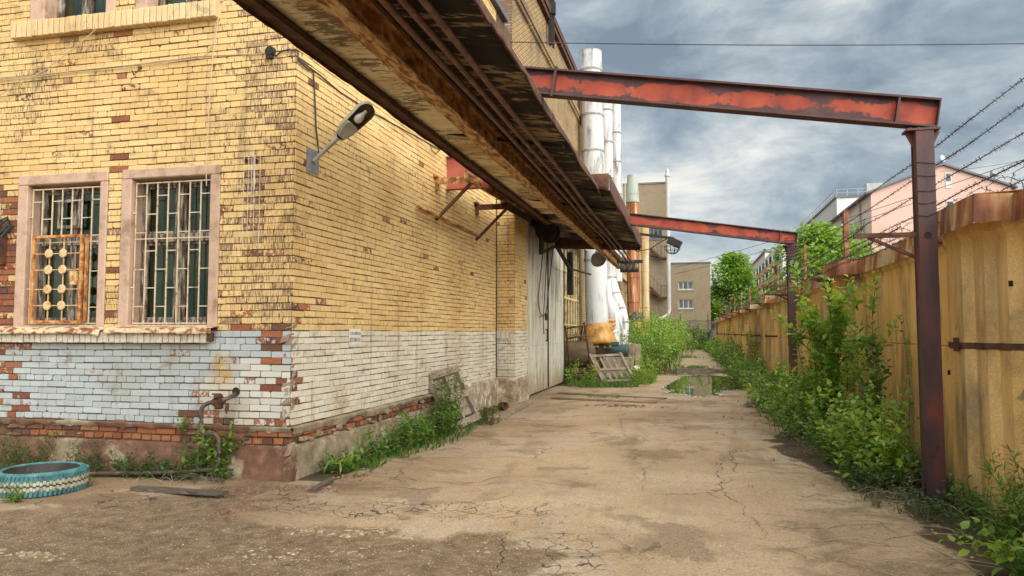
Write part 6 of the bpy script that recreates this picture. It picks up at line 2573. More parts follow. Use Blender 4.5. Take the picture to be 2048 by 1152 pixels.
for i in range(14):
    c = Vector((a.x + rg.uniform(-.5, .4), a.y + rg.uniform(-.2, .2), a.z + .53 + rg.uniform(-.02, .14)))
    m.bar(c - Vector((rg.uniform(.1, .4), rg.uniform(-.2, .2), rg.uniform(-.03, .03))), c + Vector((rg.uniform(.1, .4), rg.uniform(-.2, .2), rg.uniform(-.03, .03))), .05, .02)
struct(m.build('scrap_strips', GREYWOOD), 'stuff')
# electric motor
MT = thing('electric_motor', 'blue green electric motor with round end lying on a block behind the far pallet', 'motor', at(1235, 715, y=27))
a = at(1235, 702, y=27)
m = MB()
m.lathe([(0, -.20), (.20, -.20), (.215, -.18), (.215, .36), (.20, .40), (.05, .42), (0, .42)], a, (1, -.12, 0), 22)
m.build('body', MOTORB, MT)
m = MB()
m.lathe([(.216, .15), (.245, .15), (.245, .37), (.216, .37)], a, (1, -.12, 0), 22)
m.build('end_bell', MOTORB, MT)
m = MB()
m.box(a.x - .22, a.x + .05, a.y - .12, a.y + .12, a.z + .20, a.z + .33)
m.build('terminal_box', MOTORB, MT, bevel=.01)
m = MB()
m.box(a.x - .45, a.x - .19, a.y - .2, a.y + .2, a.z - .28, a.z + .12)
m.build('gear_case', BLACKEN, MT, bevel=.015)
m = MB()
m.box(a.x - .5, a.x + .5, a.y - .3, a.y + .3, 0, a.z - .21)
tag(m.build('motor_block', CONC, bevel=.02), 'low concrete block under the blue green motor', 'block')
for k, (px, lab) in enumerate(((1256, 'left'), (1265, 'middle'), (1275, 'right'))):
    c = at(px, 718, y=28.5)
    zt = at(px, 686 + k * 1.5, y=28.5).z
    m = MB()
    m.obox((c.x, c.y, zt / 2), (.085, .0, 0), (0, .25, 0), (.03, 0, zt / 2), jit=.02, rng=rg)
    tag(m.build('concrete_post', CONC, bevel=.015), lab + ' of three short concrete posts standing right of the motor', 'post', 'short concrete posts by the motor')
m = MB()
for i in range(9):
    c = at(rg.uniform(1255, 1290), rg.uniform(735, 755), z=.1)
    m.obox((c.x, c.y, .08 + rg.uniform(0, .25)), (rg.uniform(.08, .22), .04, 0), (-.03, rg.uniform(.05, .2), .05), (0, 0, rg.uniform(.01, .04)), jit=.03, rng=rg)
struct(m.build('white_debris', FOAM), 'stuff')

# rail set in the ground in front of the gate, kerb strip by the wall
for k, (pa, pb, lab) in enumerate(((at(1105, 797, z=0), at(1310, 808, z=0), 'nearer rusty flat rail sunk in the lane in front of the gate'), (at(1120, 787, z=0), at(1330, 799, z=0), 'farther rusty flat rail sunk in the lane in front of the gate'))):
    m = MB()
    n = 14
    vs, fs = [], []
    dv = (pb - pa).normalized()
    sv = Vector((-dv.y, dv.x, 0))
    for i in range(n + 1):
        c = pa.lerp(pb, i / n)
        for (p, q) in ((-.13, .004), (-.12, .035), (.12, .035), (.13, .004)):
            vs.append((c.x + sv.x * p, c.y + sv.y * p, q + .004 * math.sin(i * 2)))
    for i in range(n):
        for j in range(3):
            fs.append((i * 4 + j, (i + 1) * 4 + j, (i + 1) * 4 + j + 1, i * 4 + j + 1))
    m.add(vs, fs)
    tag(m.build('sunken_rail', blot('lane_rail', [(.3, (.13, .08, .045)), (.6, (.24, .16, .09))], 5)), lab, 'rail', 'rails sunk in the lane')
m = MB()
a, b = at(985, 848, z=.02), at(1062, 806, z=.02)
m.bar(a + Vector((0, 0, .01)), b + Vector((0, 0, .01)), .09, .05)
tag(m.build('timber_strip', GREYWOOD, bevel=.005), 'grey timber strip lying along the wall foot up to the gate', 'plank')
m = MB()
c = at(1014, 813, z=.10)
m.lathe([(.05, -.14), (.085, -.14), (.085, .02), (.06, .02), (.05, .0), (0, -.05)], (PX + .14, c.y, .11), (.75, -.65, .1), 16)
tag(m.build('drain_stub', RUSTDK), 'short rusty drain pipe stub poking from the pier foot', 'pipe')
m = MB()
a = at(972, 838, z=.0)
m.box(a.x - .04, a.x + .02, a.y - .03, a.y + .05, 0, .22)
tag(m.build('iron_stake', RUSTDK, bevel=.004), 'short rusty iron stake by the foot of the leaning pallet', 'stake')

# ------------------------------------------------------------------ lamps and fittings under the canopy
LD = thing('bell_lamp', 'cream enamel dome lamp hanging by the brick pier under the canopy edge', 'lamp', at(1010, 385, y=15.6))
a = at(1010, 418, y=15.6)
m = MB()
m.lathe([(.205, 0), (.20, .015), (.19, .10), (.15, .19), (.08, .25), (.04, .27), (.04, .36), (0, .36)], a, (.1, -.05, 1), 24)
o_ = m.build('shade', BULB, LD)
m = MB()
m.tube([a + Vector((.03, 0, .34)), a + Vector((.05, 0, .55))], .015, 6)
m.build('hanger', BLACKEN, LD)
LD = thing('bowl_lamp', 'dark round bowl lamp tilted under the crane rail in front of the thick white duct', 'lamp', at(1197, 500, y=24))
a = at(1197, 520, y=24)
ax_ = Vector((.35, -.75, -.55))
m = MB()
m.lathe([(.05, -.34), (.12, -.30), (.20, -.18), (.245, 0), (.25, .01), (.235, .0), (.19, -.15), (.11, -.25), (0, -.28)], a, ax_, 24)
m.build('shade', BLACKEN, LD)
m = MB()
m.lathe([(.236, -.02), (0, -.02)], a, ax_, 24)
m.build('lens', LAMPDK, LD)
m = MB()
m.tube([a - ax_.normalized() * .3, a - ax_.normalized() * .35 + Vector((0, 0, .12)), Vector((RX, a.y, 3.99))], .025, 8)
m.build('hanger', BLACKEN, LD)
SBX = thing('signal_box', 'dark signal box with three round dusty lenses at the far end of the crane rail', 'signal lamp', at(1258, 545, y=27.3))
p0, p1 = at(1240, 544, y=27.3), at(1277, 522, y=27.3)
m = MB()
m.box(p0.x, p1.x, 27.3, 27.55, p0.z, p1.z)
m.box(p0.x - .05, p1.x + .02, 27.15, 27.6, p1.z, p1.z + .03)
m.build('box', BLACKEN, SBX, bevel=.008)
for q in (.18, .48, .80):
    m = MB()
    m.lathe([(.14, 0), (.14, .015), (.10, .05), (.05, .075), (0, .08)], (p0.x + (p1.x - p0.x) * q, 27.299, (p0.z + p1.z) / 2), (0, -1, 0), 16)
    m.build('lens', LAMPDK, SBX)
m = MB()
m.bar((RX, 27.45, 4.25), (p1.x, 27.45, 4.25), .06, .05)
m.bar((p0.x + .3, 27.45, 4.25), (p0.x + .3, 27.45, p1.z), .05, .05)
m.build('hanger', BLACKEN, SBX)
FL_ = thing('cage_floodlight', 'dark floodlight with wire cage on an arm sticking out past the canopy end', 'floodlight', at(1347, 480, y=21.7))
a0, a1 = at(1272, 467, y=21.7), at(1348, 477, y=21.7)
m = MB()
m.bar(a0, a1, .06, .07)
m.build('arm', BLACKEN, FL_)
m = MB()
c = at(1349, 485, y=21.7)
m.obox(c, (.18, 0, -.09), (0, .12, 0), (.05, 0, .09))
m.build('housing', BLACKEN, FL_, bevel=.01)
m = MB()
c2_ = at(1345, 492, y=21.7)
for k in range(5):
    q = k * PI / 5
    pts = [c2_ + Vector((.22 * math.cos(t) * math.cos(q), .22 * math.cos(t) * math.sin(q), -.24 * math.sin(t))) for t in np.linspace(0, PI, 11)]
    m.tube(pts, .007, 4, cap=False)
for t in (.0, .5, .95):
    m.tube([c2_ + Vector((.22 * math.cos(t) * math.cos(q), .22 * math.cos(t) * math.sin(q), -.24 * math.sin(t))) for q in np.linspace(0, 2 * PI, 15)], .007, 4, cap=False)
m.build('cage', BLACKEN, FL_)
m = MB()
m.tube([at(1262, 497, y=22.0), at(1275, 503, y=22.0), at(1300, 498, y=21.9), at(1320, 485, y=21.8), at(1335, 477, y=21.7)], .014, 6)
m.build('cable', WIREBLK, FL_)
# hoist gear over the gate
HG = thing('hoist_gear', 'sooty black hoist drum and hanging levers over the grey gate', 'hoist', (-3.6, 19, 4.3))
m = MB()
m.lathe([(0, -.3), (.28, -.3), (.28, -.24), (.20, -.22), (.20, .22), (.28, .24), (.28, .3), (0, .3)], (-3.55, 18.9, 4.28), (0, 1, 0), 20)
m.build('drum', BLACKEN, HG)
m = MB()
m.bar((-3.62, 18.35, 4.6), (-3.62, 18.35, 3.62), .09, .10)
m.bar((-3.62, 18.35, 3.66), (-3.55, 20.2, 4.05), .06, .06)
m.bar((-3.55, 20.2, 4.05), (-3.50, 22.4, 3.55), .08, .10)
m.box(-3.60, -3.44, 22.3, 22.6, 2.8, 4.1)
m.bar((-3.86, 18.3, 4.42), (-3.86, 23.8, 4.42), .10, .12)
m.bar((-3.5, 22.6, 3.6), (-3.3, 25.6, 3.66), .05, .05)
m.build('lever', BLACKEN, HG)
m = MB()
loop = []
cc = at(1094, 560, x=-3.9)
for q in np.linspace(PI, 2 * PI, 14):
    loop.append((-3.88, 19.9 + .65 * math.cos(q), 2.55 + .45 * math.sin(q)))
m.tube([(-3.7, 19.25, 4.25)] + loop + [(-3.7, 20.55, 4.1)], .014, 6, cap=False)
m.tube([(-3.75, 19.95, 4.2), (-3.88, 19.95, 2.0), (-3.88, 20.05, 1.6)], .014, 6)
m.build('rope', WIREBLK, HG)
# sheet metal panel below the roof between gate and duct
m = MB()
m.box(-4.02, -3.98, 23.98, 30.0, 4.95, 5.9)
tag(m.build('sheet_panel', SOFFIT), 'stained pale metal sheet hung under the canopy roof above the factory window', 'panel')

# ------------------------------------------------------------------ rubble and gravel
def stones(mb, n, fn, smin, smax, seed, flat=.5):
    rg = random.Random(seed)
    for _ in range(n):
        x, y = fn(rg)
        s = smin + (smax - smin) * rg.random() ** 2.5
        ang = rg.random() * PI
        ca, sa = math.cos(ang), math.sin(ang)
        pts = []
        for dz_ in (0, 1):
            for k in range(6):
                q = k * PI / 3 + rg.uniform(-.3, .3)
                r = s * rg.uniform(.65, 1.1) * (1 if dz_ == 0 else .62)
                px_, py_ = r * math.cos(q) * 1.25, r * math.sin(q)
                pts.append((x + px_ * ca - py_ * sa, y + px_ * sa + py_ * ca, gz_at(x, y) - .006 + dz_ * s * flat * rg.uniform(.8, 1.3) * 1.3))
        mb.add(pts, [(0, 1, 7, 6), (1, 2, 8, 7), (2, 3, 9, 8), (3, 4, 10, 9), (4, 5, 11, 10), (5, 0, 6, 11), (6, 7, 8, 9, 10, 11)])


def ell(cx_, cy_, rx_, ry_, a=0.0):
    def f(rg):
        while True:
            p, q = rg.gauss(0, .5), rg.gauss(0, .5)
            if p * p + q * q < 2:
                break
        p, q = p * rx_, q * ry_
        return cx_ + p * math.cos(a) - q * math.sin(a), cy_ + p * math.sin(a) + q * math.cos(a)
    return f


m = MB()
stones(m, 120, ell(*at(500, 1105, z=0).xy, .42, .22), .004, .026, 1, .30)
stones(m, 150, ell(*at(725, 1065, z=0).xy, .5, .16, .4), .004, .034, 2, .30)
stones(m, 110, ell(*at(690, 1105, z=0).xy, .55, .14, .3), .004, .026, 3, .30)
stones(m, 80, ell(*at(600, 1060, z=0).xy, .25, .12, .3), .008, .022, 4, .45)
stones(m, 60, ell(*at(70, 1105, z=0).xy, .3, .08), .01, .03, 5, .4)
stones(m, 60, ell(*at(1010, 1085, z=0).xy, .2, .4), .006, .02, 6, .5)
struct(m.build('pale_gravel', STONE), 'stuff')
m = MB()
stones(m, 1600, lambda r: (r.uniform(-7.5, -1.0), r.uniform(3.6, 6.3)), .003, .014, 7, .5)
stones(m, 700, lambda r: (r.uniform(-1.5, 2.0), r.uniform(3.4, 9)), .003, .009, 8, .6)
stones(m, 260, lambda r: (soil_edge(0) + r.gauss(-.15, .3), r.uniform(4.5, 16)), .004, .022, 19, .6)
stones(m, 420, lambda r: (r.uniform(-3.2, 1.9), 5 + 16 * r.random() ** 1.5), .006, .018, 18, .6)
struct(m.build('fine_grit', STONE), 'stuff')
m = MB()
stones(m, 300, ell(*at(465, 985, z=0).xy, .30, .28), .004, .03, 9, .6)
stones(m, 150, ell(*at(480, 1020, z=0).xy, .14, .45), .008, .03, 10, .5)
stones(m, 150, ell(*at(615, 980, z=0).xy, .32, .12), .008, .035, 12, .6)
stones(m, 70, ell(*at(200, 985, z=0).xy, 1.2, .18), .006, .02, 13, .6)
stones(m, 90, ell(*at(1240, 813, z=0).xy, .8, .25), .02, .06, 14, .5)
stones(m, 12, ell(*at(705, 955, z=0).xy, .5, .2), .02, .05, 15, .6)
struct(m.build('brick_rubble', RUBBLE), 'stuff')
for k, (px, py, s, lab) in enumerate(((1726, 952, .11, 'crumpled dirty white rag on the moss near the front red post'), (1610, 842, .20, 'dirty white rag half under bushes by the fence'))):
    m = MB()
    c = at(px, py, z=.01)
    rg = random.Random(k)
    m.grid(lambda i, j: (c.x + (i - .5) * s * 2 + .02 * math.sin(j * 9), c.y + (j - .5) * s * 1.6, .012 + .35 * s * max(0, f1(i * 4, j * 4, 91 + k) - .3) * math.sin(PI * i) * math.sin(PI * j) * 2), 14, 12)
    tag(m.build('rag', TARPW), lab, 'rag')
# ------------------------------------------------------------------ vegetation
def leaf(mb, p, d, up, L, w, fold=.25, droop=.15, simple=False):
    d = d.normalized()
    s = d.cross(up)
    if s.length < 1e-4:
        s = d.cross(Vector((.3, .9, .1)))
    s.normalize()
    n = s.cross(d)
    if simple:
        a, b = p + d * (L * .45) + s * (w / 2) + n * (fold * w * .4), p + d * (L * .45) - s * (w / 2) + n * (fold * w * .4)
        t = p + d * L - n * (droop * L)
        mb.v.extend([tuple(p), tuple(a), tuple(t), tuple(b)])
        k = len(mb.v) - 4
        mb.f.extend([(k, k + 1, k + 2), (k, k + 2, k + 3)])
        mb.c.extend([(0, 0, 0, 1)] * 4)
        mb.mi.extend([0, 0])
        mb.sm.extend([True, True])
        return
    m1 = p + d * (L * .35)
    m2 = p + d * (L * .72) - n * (droop * L * .4)
    t = p + d * L - n * (droop * L)
    u = n * (fold * w * .5)
    vs = [p, m1, m1 + s * (w / 2) + u, m1 - s * (w / 2) + u, m2, m2 + s * (w * .36) + u * .8, m2 - s * (w * .36) + u * .8, t]
    k = len(mb.v)
    mb.v.extend([tuple(q) for q in vs])
    mb.f.extend([(k, k + 2, k + 1), (k, k + 1, k + 3), (k + 1, k + 2, k + 5, k + 4), (k + 1, k + 4, k + 6, k + 3), (k + 4, k + 5, k + 7), (k + 4, k + 7, k + 6)])
    mb.c.extend([(0, 0, 0, 1)] * 8)
    mb.mi.extend([0] * 6)
    mb.sm.extend([True] * 6)


def rdir(rg, zl=-1, zh=1):
    a = rg.random() * 2 * PI
    z = rg.uniform(zl, zh)
    r = math.sqrt(max(0, 1 - z * z))
    return Vector((r * math.cos(a), r * math.sin(a), z))


def shoot(mL, mS, base, d, L, rg, leafL, leafW, gap, rad, depth=0, branch=0, simple=False, start=.12, grav=.0, fold=.25):
    """one stem with alternate leaves and side shoots"""
    n = max(4, int(L / .09)) if L < 2 else 16
    pts = [Vector(base)]
    dd = Vector(d).normalized()
    for i in range(n):
        dd = (dd + Vector((rg.gauss(0, .06), rg.gauss(0, .06), .03 - grav * i / n))).normalized()
        pts.append(pts[-1] + dd * (L / n))
    rr = [rad * (1 - .8 * i / n) for i in range(n + 1)]
    mS.tube(pts, rr, 5 if rad > .006 else 3, cap=False)
    acc = 0
    side = rg.random() * 2 * PI
    tot = start * L
    while tot < L:
        f = tot / L * n
        i = min(int(f), n - 1)
        p = pts[i].lerp(pts[i + 1], f - i)
        t = (pts[i + 1] - pts[i]).normalized()
        side += 2.4 + rg.uniform(-.5, .5)
        a = t.cross(Vector((0, 0, 1)) if abs(t.z) < .95 else Vector((1, 0, 0))).normalized()
        b = t.cross(a)
        out = a * math.cos(side) + b * math.sin(side)
        ld = (out * .9 + t * rg.uniform(.25, .8) + Vector((0, 0, rg.uniform(-.1, .35)))).normalized()
        s = rg.uniform(.65, 1.12) * (1 - .35 * (tot / L) ** 3)
        leaf(mL, p + out * rad, ld, (Vector((0, 0, 1)) + rdir(rg) * .45), leafL * s, leafW * s, fold, rg.uniform(.0, .3), simple)
        tot += gap * rg.uniform(.7, 1.35)
    for _ in range(branch):
        f = rg.uniform(.2, .9) * n
        i = min(int(f), n - 1)
        p = pts[i]
        t = (pts[i + 1] - pts[i]).normalized()
        bd = (t * .8 + rdir(rg, -.1, .6)).normalized()
        shoot(mL, mS, p, bd, L * rg.uniform(.22, .42) * (1.15 - f / n * .5), rg, leafL, leafW, gap, rad * .55, depth + 1, 0 if depth else max(0, branch // 4), simple, .1, grav)
    return pts


def shrub(name, label, cat, base, stems, mat, seed, leafL, leafW, gap, spread=.5, bias=(0, 0), branch=4, rad=.008, simple=False, group=None, grav=0.0, area=(.05, .05), smat=None, fold=.25):
    rg = random.Random(seed)
    base = Vector(base)
    T = thing(name, label, cat, base, group)
    L_, S_ = MB(), MB()
    for h in stems:
        b = base + Vector((rg.uniform(-1, 1) * area[0], rg.uniform(-1, 1) * area[1], -.02))
        d = Vector((rg.gauss(bias[0], spread), rg.gauss(bias[1], spread), 1))
        shoot(L_, S_, b, d, h * rg.uniform(.85, 1.1), rg, leafL, leafW, gap, rad, 0, branch, simple, .12, grav, fold)
    L_.build('foliage', mat, T, sharp=180)
    S_.build('stem', smat or STEM, T)
    return T


def hs(n, a, b, seed):
    r = random.Random(seed)
    return [r.uniform(a, b) for _ in range(n)]


# --- tall saplings and shrubs between the two red posts
shrub('sapling', 'tall leaning sapling with bright broad leaves arching over the lane before the second red post', 'sapling', (2.30, 12.5, 0), [2.8, 2.6, 2.5, 2.3, 2.2, 2.0, 1.8, 1.6], LEAF_BRIGHT, 1, .145, .085, .038, .13, (-.27, .02), 8, .013, area=(.12, .35))
shrub('sapling', 'slender upright sapling with darker leaves between the arching sapling and the front red post', 'sapling', (2.33, 10.4, 0), [2.2, 1.95, 1.75, 1.5, 1.3, 1.2], LEAF_MID, 2, .14, .088, .040, .06, (-.03, .03), 3, .010, area=(.08, .16))
shrub('shrub', 'dense bright green nettle clump left of the front red post', 'shrub', (1.95, 9.2, 0), hs(34, .5, 1.15, 3), LEAF_BRIGHT, 3, .10, .066, .036, .22, (-.05, 0), 2, .006, area=(.38, .75))
shrub('shrub', 'dark green bushy clump at the foot of the slender sapling', 'shrub', (1.95, 10.7, 0), hs(30, .4, .9, 4), LEAF_MID, 4, .10, .06, .036, .28, (-.1, 0), 2, .006, area=(.45, .8))
shrub('shrub', 'broad green shrub under the arching sapling spreading toward the lane', 'shrub', (1.85, 12.5, 0), hs(34, .45, 1.1, 5), LEAF_MID, 5, .10, .06, .038, .3, (-.12, 0), 2, .006, area=(.55, .9))
shrub('shrub', 'low leafy shrub half way between the arching sapling and the second red post', 'shrub', (1.9, 14.9, 0), hs(46, .5, 1.1, 6), LEAF_BRIGHT, 6, .105, .062, .042, .3, (-.12, 0), 2, .006, area=(.55, 1.0))
shrub('sapling', 'thin vine-like shoot climbing the left edge of the front red post', 'sapling', (2.20, 8.45, 0), [1.95], LEAF_MID, 7, .085, .06, .07, .03, (.0, .0), 1, .007, area=(.05, .1))
shrub('shrub', 'grey green feathery weed clump at the foot of the front red post', 'shrub', (1.92, 8.35, 0), hs(20, .2, .42, 8), LEAF_DRY, 8, .05, .014, .02, .35, (-.1, -.05), 2, .003, area=(.22, .22), simple=True)
shrub('shrub', 'small dark leafy weed tucked between front red post and fence rib', 'shrub', (2.47, 7.72, 0), hs(14, .18, .42, 9), LEAF_MID, 9, .07, .05, .035, .35, (0, -.1), 1, .004, area=(.10, .14))
# right foreground
shrub('shrub', 'narrow leaved willowherb clump at the fence foot in the lower right corner', 'shrub', (2.42, 6.55, 0), hs(20, .35, .8, 10), LEAF_MID, 10, .12, .022, .022, .2, (-.1, -.05), 1, .005, area=(.22, .35))
shrub('sapling', 'young birch-like sapling leaning into the right edge of the picture', 'sapling', (2.62, 6.45, 0), [1.35, 1.1, .8], LEAF_BRIGHT, 11, .105, .085, .065, .10, (-.12, .0), 3, .007, area=(.06, .14))
shrub('shrub', 'broad leaved runner lying low on the moss at the lower right edge', 'shrub', (2.28, 5.75, 0), hs(9, .35, .7, 12), LEAF_BRIGHT, 12, .10, .075, .05, .9, (-.5, .0), 1, .005, area=(.12, .15), grav=.12)
# flower at the post
T = thing('dandelion', 'single yellow dandelion flower in front of the front red post', 'flower', at(1832, 985, z=0))
b0 = at(1832, 985, z=0)
tp = at(1832, 944, y=b0.y)
m = MB()
m.tube([b0, b0.lerp(tp, .5) + Vector((.01, 0, 0)), tp], .004, 5)
m.build('stem', STEM, T)
m = MB()
rg = random.Random(3)
for i in range(46):
    d_ = rdir(rg, .05, 1)
    leaf(m, tp, d_, Vector((0, 0, 1)), .028, .009, simple=True)
m.build('petals', PETAL, T)

# --- hedge of shrubs running on along the fence
labs = ['bushy green shrub on the lane edge just before the second red post', 'round green shrub at the foot of the second red post', 'green shrub just past the second red post',
        'mid green shrub at the third fence rib beyond the second post', 'low spreading shrub opposite the puddle near the fence', 'taller weedy shrub climbing the fence opposite the puddle far end',
        'green shrub past the puddle against the fence', 'far shrub with creeper on the fence, two thirds along', 'far low shrub against the fence close to the alley end', 'last dark shrub where fence meets the end wall']
for i, (y, h, n, w) in enumerate(((17.3, 1.15, 34, 1.3), (19.8, .95, 30, 1.3), (22.6, 1.0, 30, 1.4), (26.0, 1.15, 30, 1.6), (29.8, 1.0, 30, 1.9), (34.5, 1.6, 32, 2.2), (40, 1.3, 32, 2.8), (48, 1.7, 34, 3.6), (58, 1.3, 34, 5), (70, 1.5, 34, 5.5))):
    f = 1 + max(0, y - 17) * .03
    shrub('shrub', labs[i], 'shrub', (1.95 + .1 * math.sin(i * 2), y, 0), hs(n, h * .5, h, 40 + i), (LEAF_MID, LEAF_BRIGHT, LEAF_MID)[i % 3], 40 + i, .10 * f, .06 * f, .055 * f, .3, (-.05, 0), 3, .007, True, 'shrubs along the fence', area=(.6, w))
for i, (y, h, lab) in enumerate(((31.5, 2.0, 'thin creeper stem climbing the fence past the puddle'), (46, 2.6, 'taller creeper climbing the far fence almost to its cap'))):
    shrub('creeper', lab, 'creeper', (2.55, y, 0), hs(9, h * .7, h, 60 + i), LEAF_MID, 60 + i, .13, .09, .10, .04, (.02, 0), 2, .01, True, area=(.08, .5))

# --- left side: weeds at the yard facade
shrub('shrub', 'leafy green weed clump behind the gas pipe bends', 'shrub', (-5.33, 7.42, 0), hs(22, .4, .72, 71), LEAF_MID, 71, .085, .042, .035, .22, (-.1, -.1), 2, .005, area=(.28, .06))
shrub('shrub', 'low weeds behind the straight gas pipe left of the leafy clump', 'shrub', (-6.05, 7.38, 0), hs(26, .2, .42, 72), LEAF_DARK, 72, .07, .03, .03, .35, (0, -.15), 2, .004, area=(.45, .08), simple=True)
shrub('weed', 'feathery goosefoot weed behind the teal tyre', 'weed', (-7.75, 7.35, 0), hs(26, .3, .62, 73), LEAF_DARK, 73, .045, .02, .022, .18, (0, -.05), 3, .003, area=(.5, .1), simple=True)
shrub('weed', 'thin feathery weed at the facade between tyre and pipe weeds', 'weed', (-6.95, 7.4, 0), hs(14, .2, .5, 74), LEAF_DARK, 74, .045, .02, .025, .18, (0, -.05), 3, .003, area=(.25, .08), simple=True)
shrub('weed', 'single tall weed growing from the ledge right of the barred windows', 'weed', (at(368, 850, y=YF - .08).x, YF - .11, .52), hs(4, .16, .26, 75), LEAF_MID, 75, .065, .028, .022, .2, (.1, -.1), 1, .003, area=(.05, .01))
shrub('weed', 'small round weed growing at the front of the teal tyre', 'weed', at(28, 1004, z=0), hs(16, .1, .2, 76), LEAF_MID, 76, .045, .022, .016, .45, (0, -.1), 1, .003, area=(.06, .05), simple=True)
shrub('weed', 'small weed at the right side of the teal tyre', 'weed', at(170, 975, z=0), hs(12, .1, .22, 77), LEAF_MID, 77, .05, .02, .02, .4, (0, -.1), 1, .003, area=(.06, .06), simple=True)
shrub('weed', 'sprig of grass inside the teal tyre', 'weed', (tx_ - .12, ty_ + .05, .09), hs(8, .08, .16, 78), LEAF_MID, 78, .04, .014, .016, .4, (0, 0), 1, .002, area=(.08, .06), simple=True)
shrub('weed', 'small trailing sprig right of the gas pipe bend', 'weed', at(455, 905, y=7.45), hs(3, .22, .34, 79), LEAF_MID, 79, .075, .045, .05, .25, (.6, -.2), 0, .003, area=(.02, .01), grav=.15)

# --- along the alley wall
shrub('weed', 'dandelion rosettes with long leaves at the building corner', 'weed', (-4.02, 8.15, 0), hs(16, .10, .30, 81), LEAF_BRIGHT, 81, .17, .045, .05, .6, (.1, 0), 0, .003, area=(.16, .34))
shrub('weed', 'tall broad leaved weed beside the dandelions at the corner', 'weed', (-3.98, 8.75, 0), [.46, .36, .3], LEAF_BRIGHT, 82, .21, .055, .07, .12, (.05, 0), 0, .006, area=(.05, .1))
shrub('shrub', 'dense green weed bed along the middle of the alley wall', 'shrub', (-3.98, 9.95, 0), hs(44, .28, .52, 83), LEAF_MID, 83, .085, .05, .032, .3, (.1, 0), 2, .004, area=(.20, .85))
shrub('shrub', 'green weed bed continuing to the leaning pallet', 'shrub', (-3.98, 11.4, 0), hs(40, .28, .56, 84), LEAF_MID, 84, .085, .05, .032, .3, (.1, 0), 2, .004, area=(.20, .75))
shrub('shrub', 'tall leafy stems growing up in front of the leaning pallet', 'shrub', (-3.88, 11.85, 0), hs(14, .7, 1.18, 85), LEAF_MID, 85, .075, .045, .038, .10, (-.02, .05), 3, .005, area=(.13, .24))
shrub('weed', 'spiky grey green weed at the right foot of the leaning pallet', 'weed', (-3.52, 12.95, 0), hs(18, .18, .36, 86), LEAF_DARK, 86, .075, .02, .02, .35, (.1, 0), 1, .003, area=(.12, .18), simple=True)
shrub('weed', 'sparse low weeds between pallet and brick pier', 'weed', (-3.95, 14.4, 0), hs(22, .14, .3, 87), LEAF_MID, 87, .07, .04, .04, .4, (0, 0), 1, .003, area=(.12, 1.1), simple=True)
for i, (px, py, lab) in enumerate(((640, 945, 'higher'), (637, 951, 'lower'))):
    b0 = Vector((-3.85, 8.3 + .05 * i, 0))
    tp = at(px, py, y=8.25)
    T = thing('dandelion_clock', lab + ' of two white dandelion clocks at the building corner', 'flower', (tp.x, 8.25, 0))
    m = MB()
    m.tube([(tp.x, 8.25, 0), (tp.x, 8.25, tp.z)], .003, 5)
    m.build('stem', STEM, T)
    m = MB()
    rg = random.Random(i)
    for k in range(70):
        d_ = rdir(rg)
        m.tube([tp, tp + d_ * .024], [.0006, .0022], 3, cap=False)
    m.build('seed_head', TARPW, T)

# --- beside the gate and behind the puddle
shrub('weed', 'pale green weeds in front of the rusty cart frame', 'weed', (-3.3, 23.7, 0), hs(15, .35, .9, 91), LEAF_BRIGHT, 91, .13, .08, .075, .25, (0, 0), 2, .006, True, area=(.5, .4))
shrub('weed', 'fern-like dark weed at the foot of the grey gate', 'weed', (-3.85, 24.0, 0), hs(12, .4, .8, 92), LEAF_DARK, 92, .13, .05, .05, .3, (.1, 0), 1, .005, True, area=(.12, .3))
shrub('weed', 'dry low weeds under the far pallet', 'weed', (-2.6, 22.6, 0), hs(34, .1, .3, 93), LEAF_DRY, 93, .09, .03, .04, .4, (0, 0), 1, .004, True, area=(.95, .25))
shrub('shrub', 'light green shrub between the far pallet and the concrete posts', 'shrub', (-1.6, 25.6, 0), hs(28, .5, 1.1, 94), LEAF_BRIGHT, 94, .12, .07, .06, .3, (0, 0), 2, .006, True, area=(.5, .9))
shrub('shrub', 'green shrub growing behind the motor, below the white elbow ducts', 'shrub', (-2.6, 30.0, 0), hs(24, 1.2, 2.1, 95), LEAF_MID, 95, .16, .09, .09, .18, (0, 0), 3, .01, True, area=(.5, .6))
shrub('grass_tuft', 'long bright grass tuft at the left end of the puddle', 'grass', at(1283, 768, z=0), hs(190, .25, .55, 96), LEAF_BRIGHT, 96, .30, .012, .22, .28, (.05, -.05), 0, .002, True, area=(.32, .55))
for i, (x, y, h, n, ax_, ay_, mt, lab) in enumerate(((-1.15, 30.0, 2.2, 42, .7, 1.2, 1, 'nearest big light green bush on the left of the lane beyond the puddle'),
                                                (-1.75, 33.5, 2.9, 52, .9, 1.7, 0, 'tallest bright bush crowding the lane left of the puddle'),
                                                (-2.0, 39, 3.3, 52, 1.1, 2.2, 0, 'tall bright bush in front of the ochre ducts'),
                                                (-1.5, 45, 3.0, 46, 1.1, 2.6, 0, 'bright bush in front of the brick tower stairs'),
                                                (-1.2, 54, 3.2, 44, 1.4, 3.5, 1, 'farther green bush below the galvanised duct'),
                                                (-.9, 66, 2.8, 40, 1.4, 4, 2, 'dark green bush near the end wall on the left'),
                                                (1.0, 77.5, 2.9, 34, .9, .8, 2, 'dark bush growing up the grey end wall'))):
    f = 1 + (y - 25) * .012
    shrub('bush', lab, 'bush', (x, y, 0), hs(n, h * .45, h, 100 + i), (LEAF_BRIGHT, LEAF_TREE, LEAF_DARK)[mt], 100 + i, .15 * f, .09 * f, .10 * f, .20, (.02, 0), 4, .012, True, 'bushes along the left of the lane', area=(ax_, ay_))

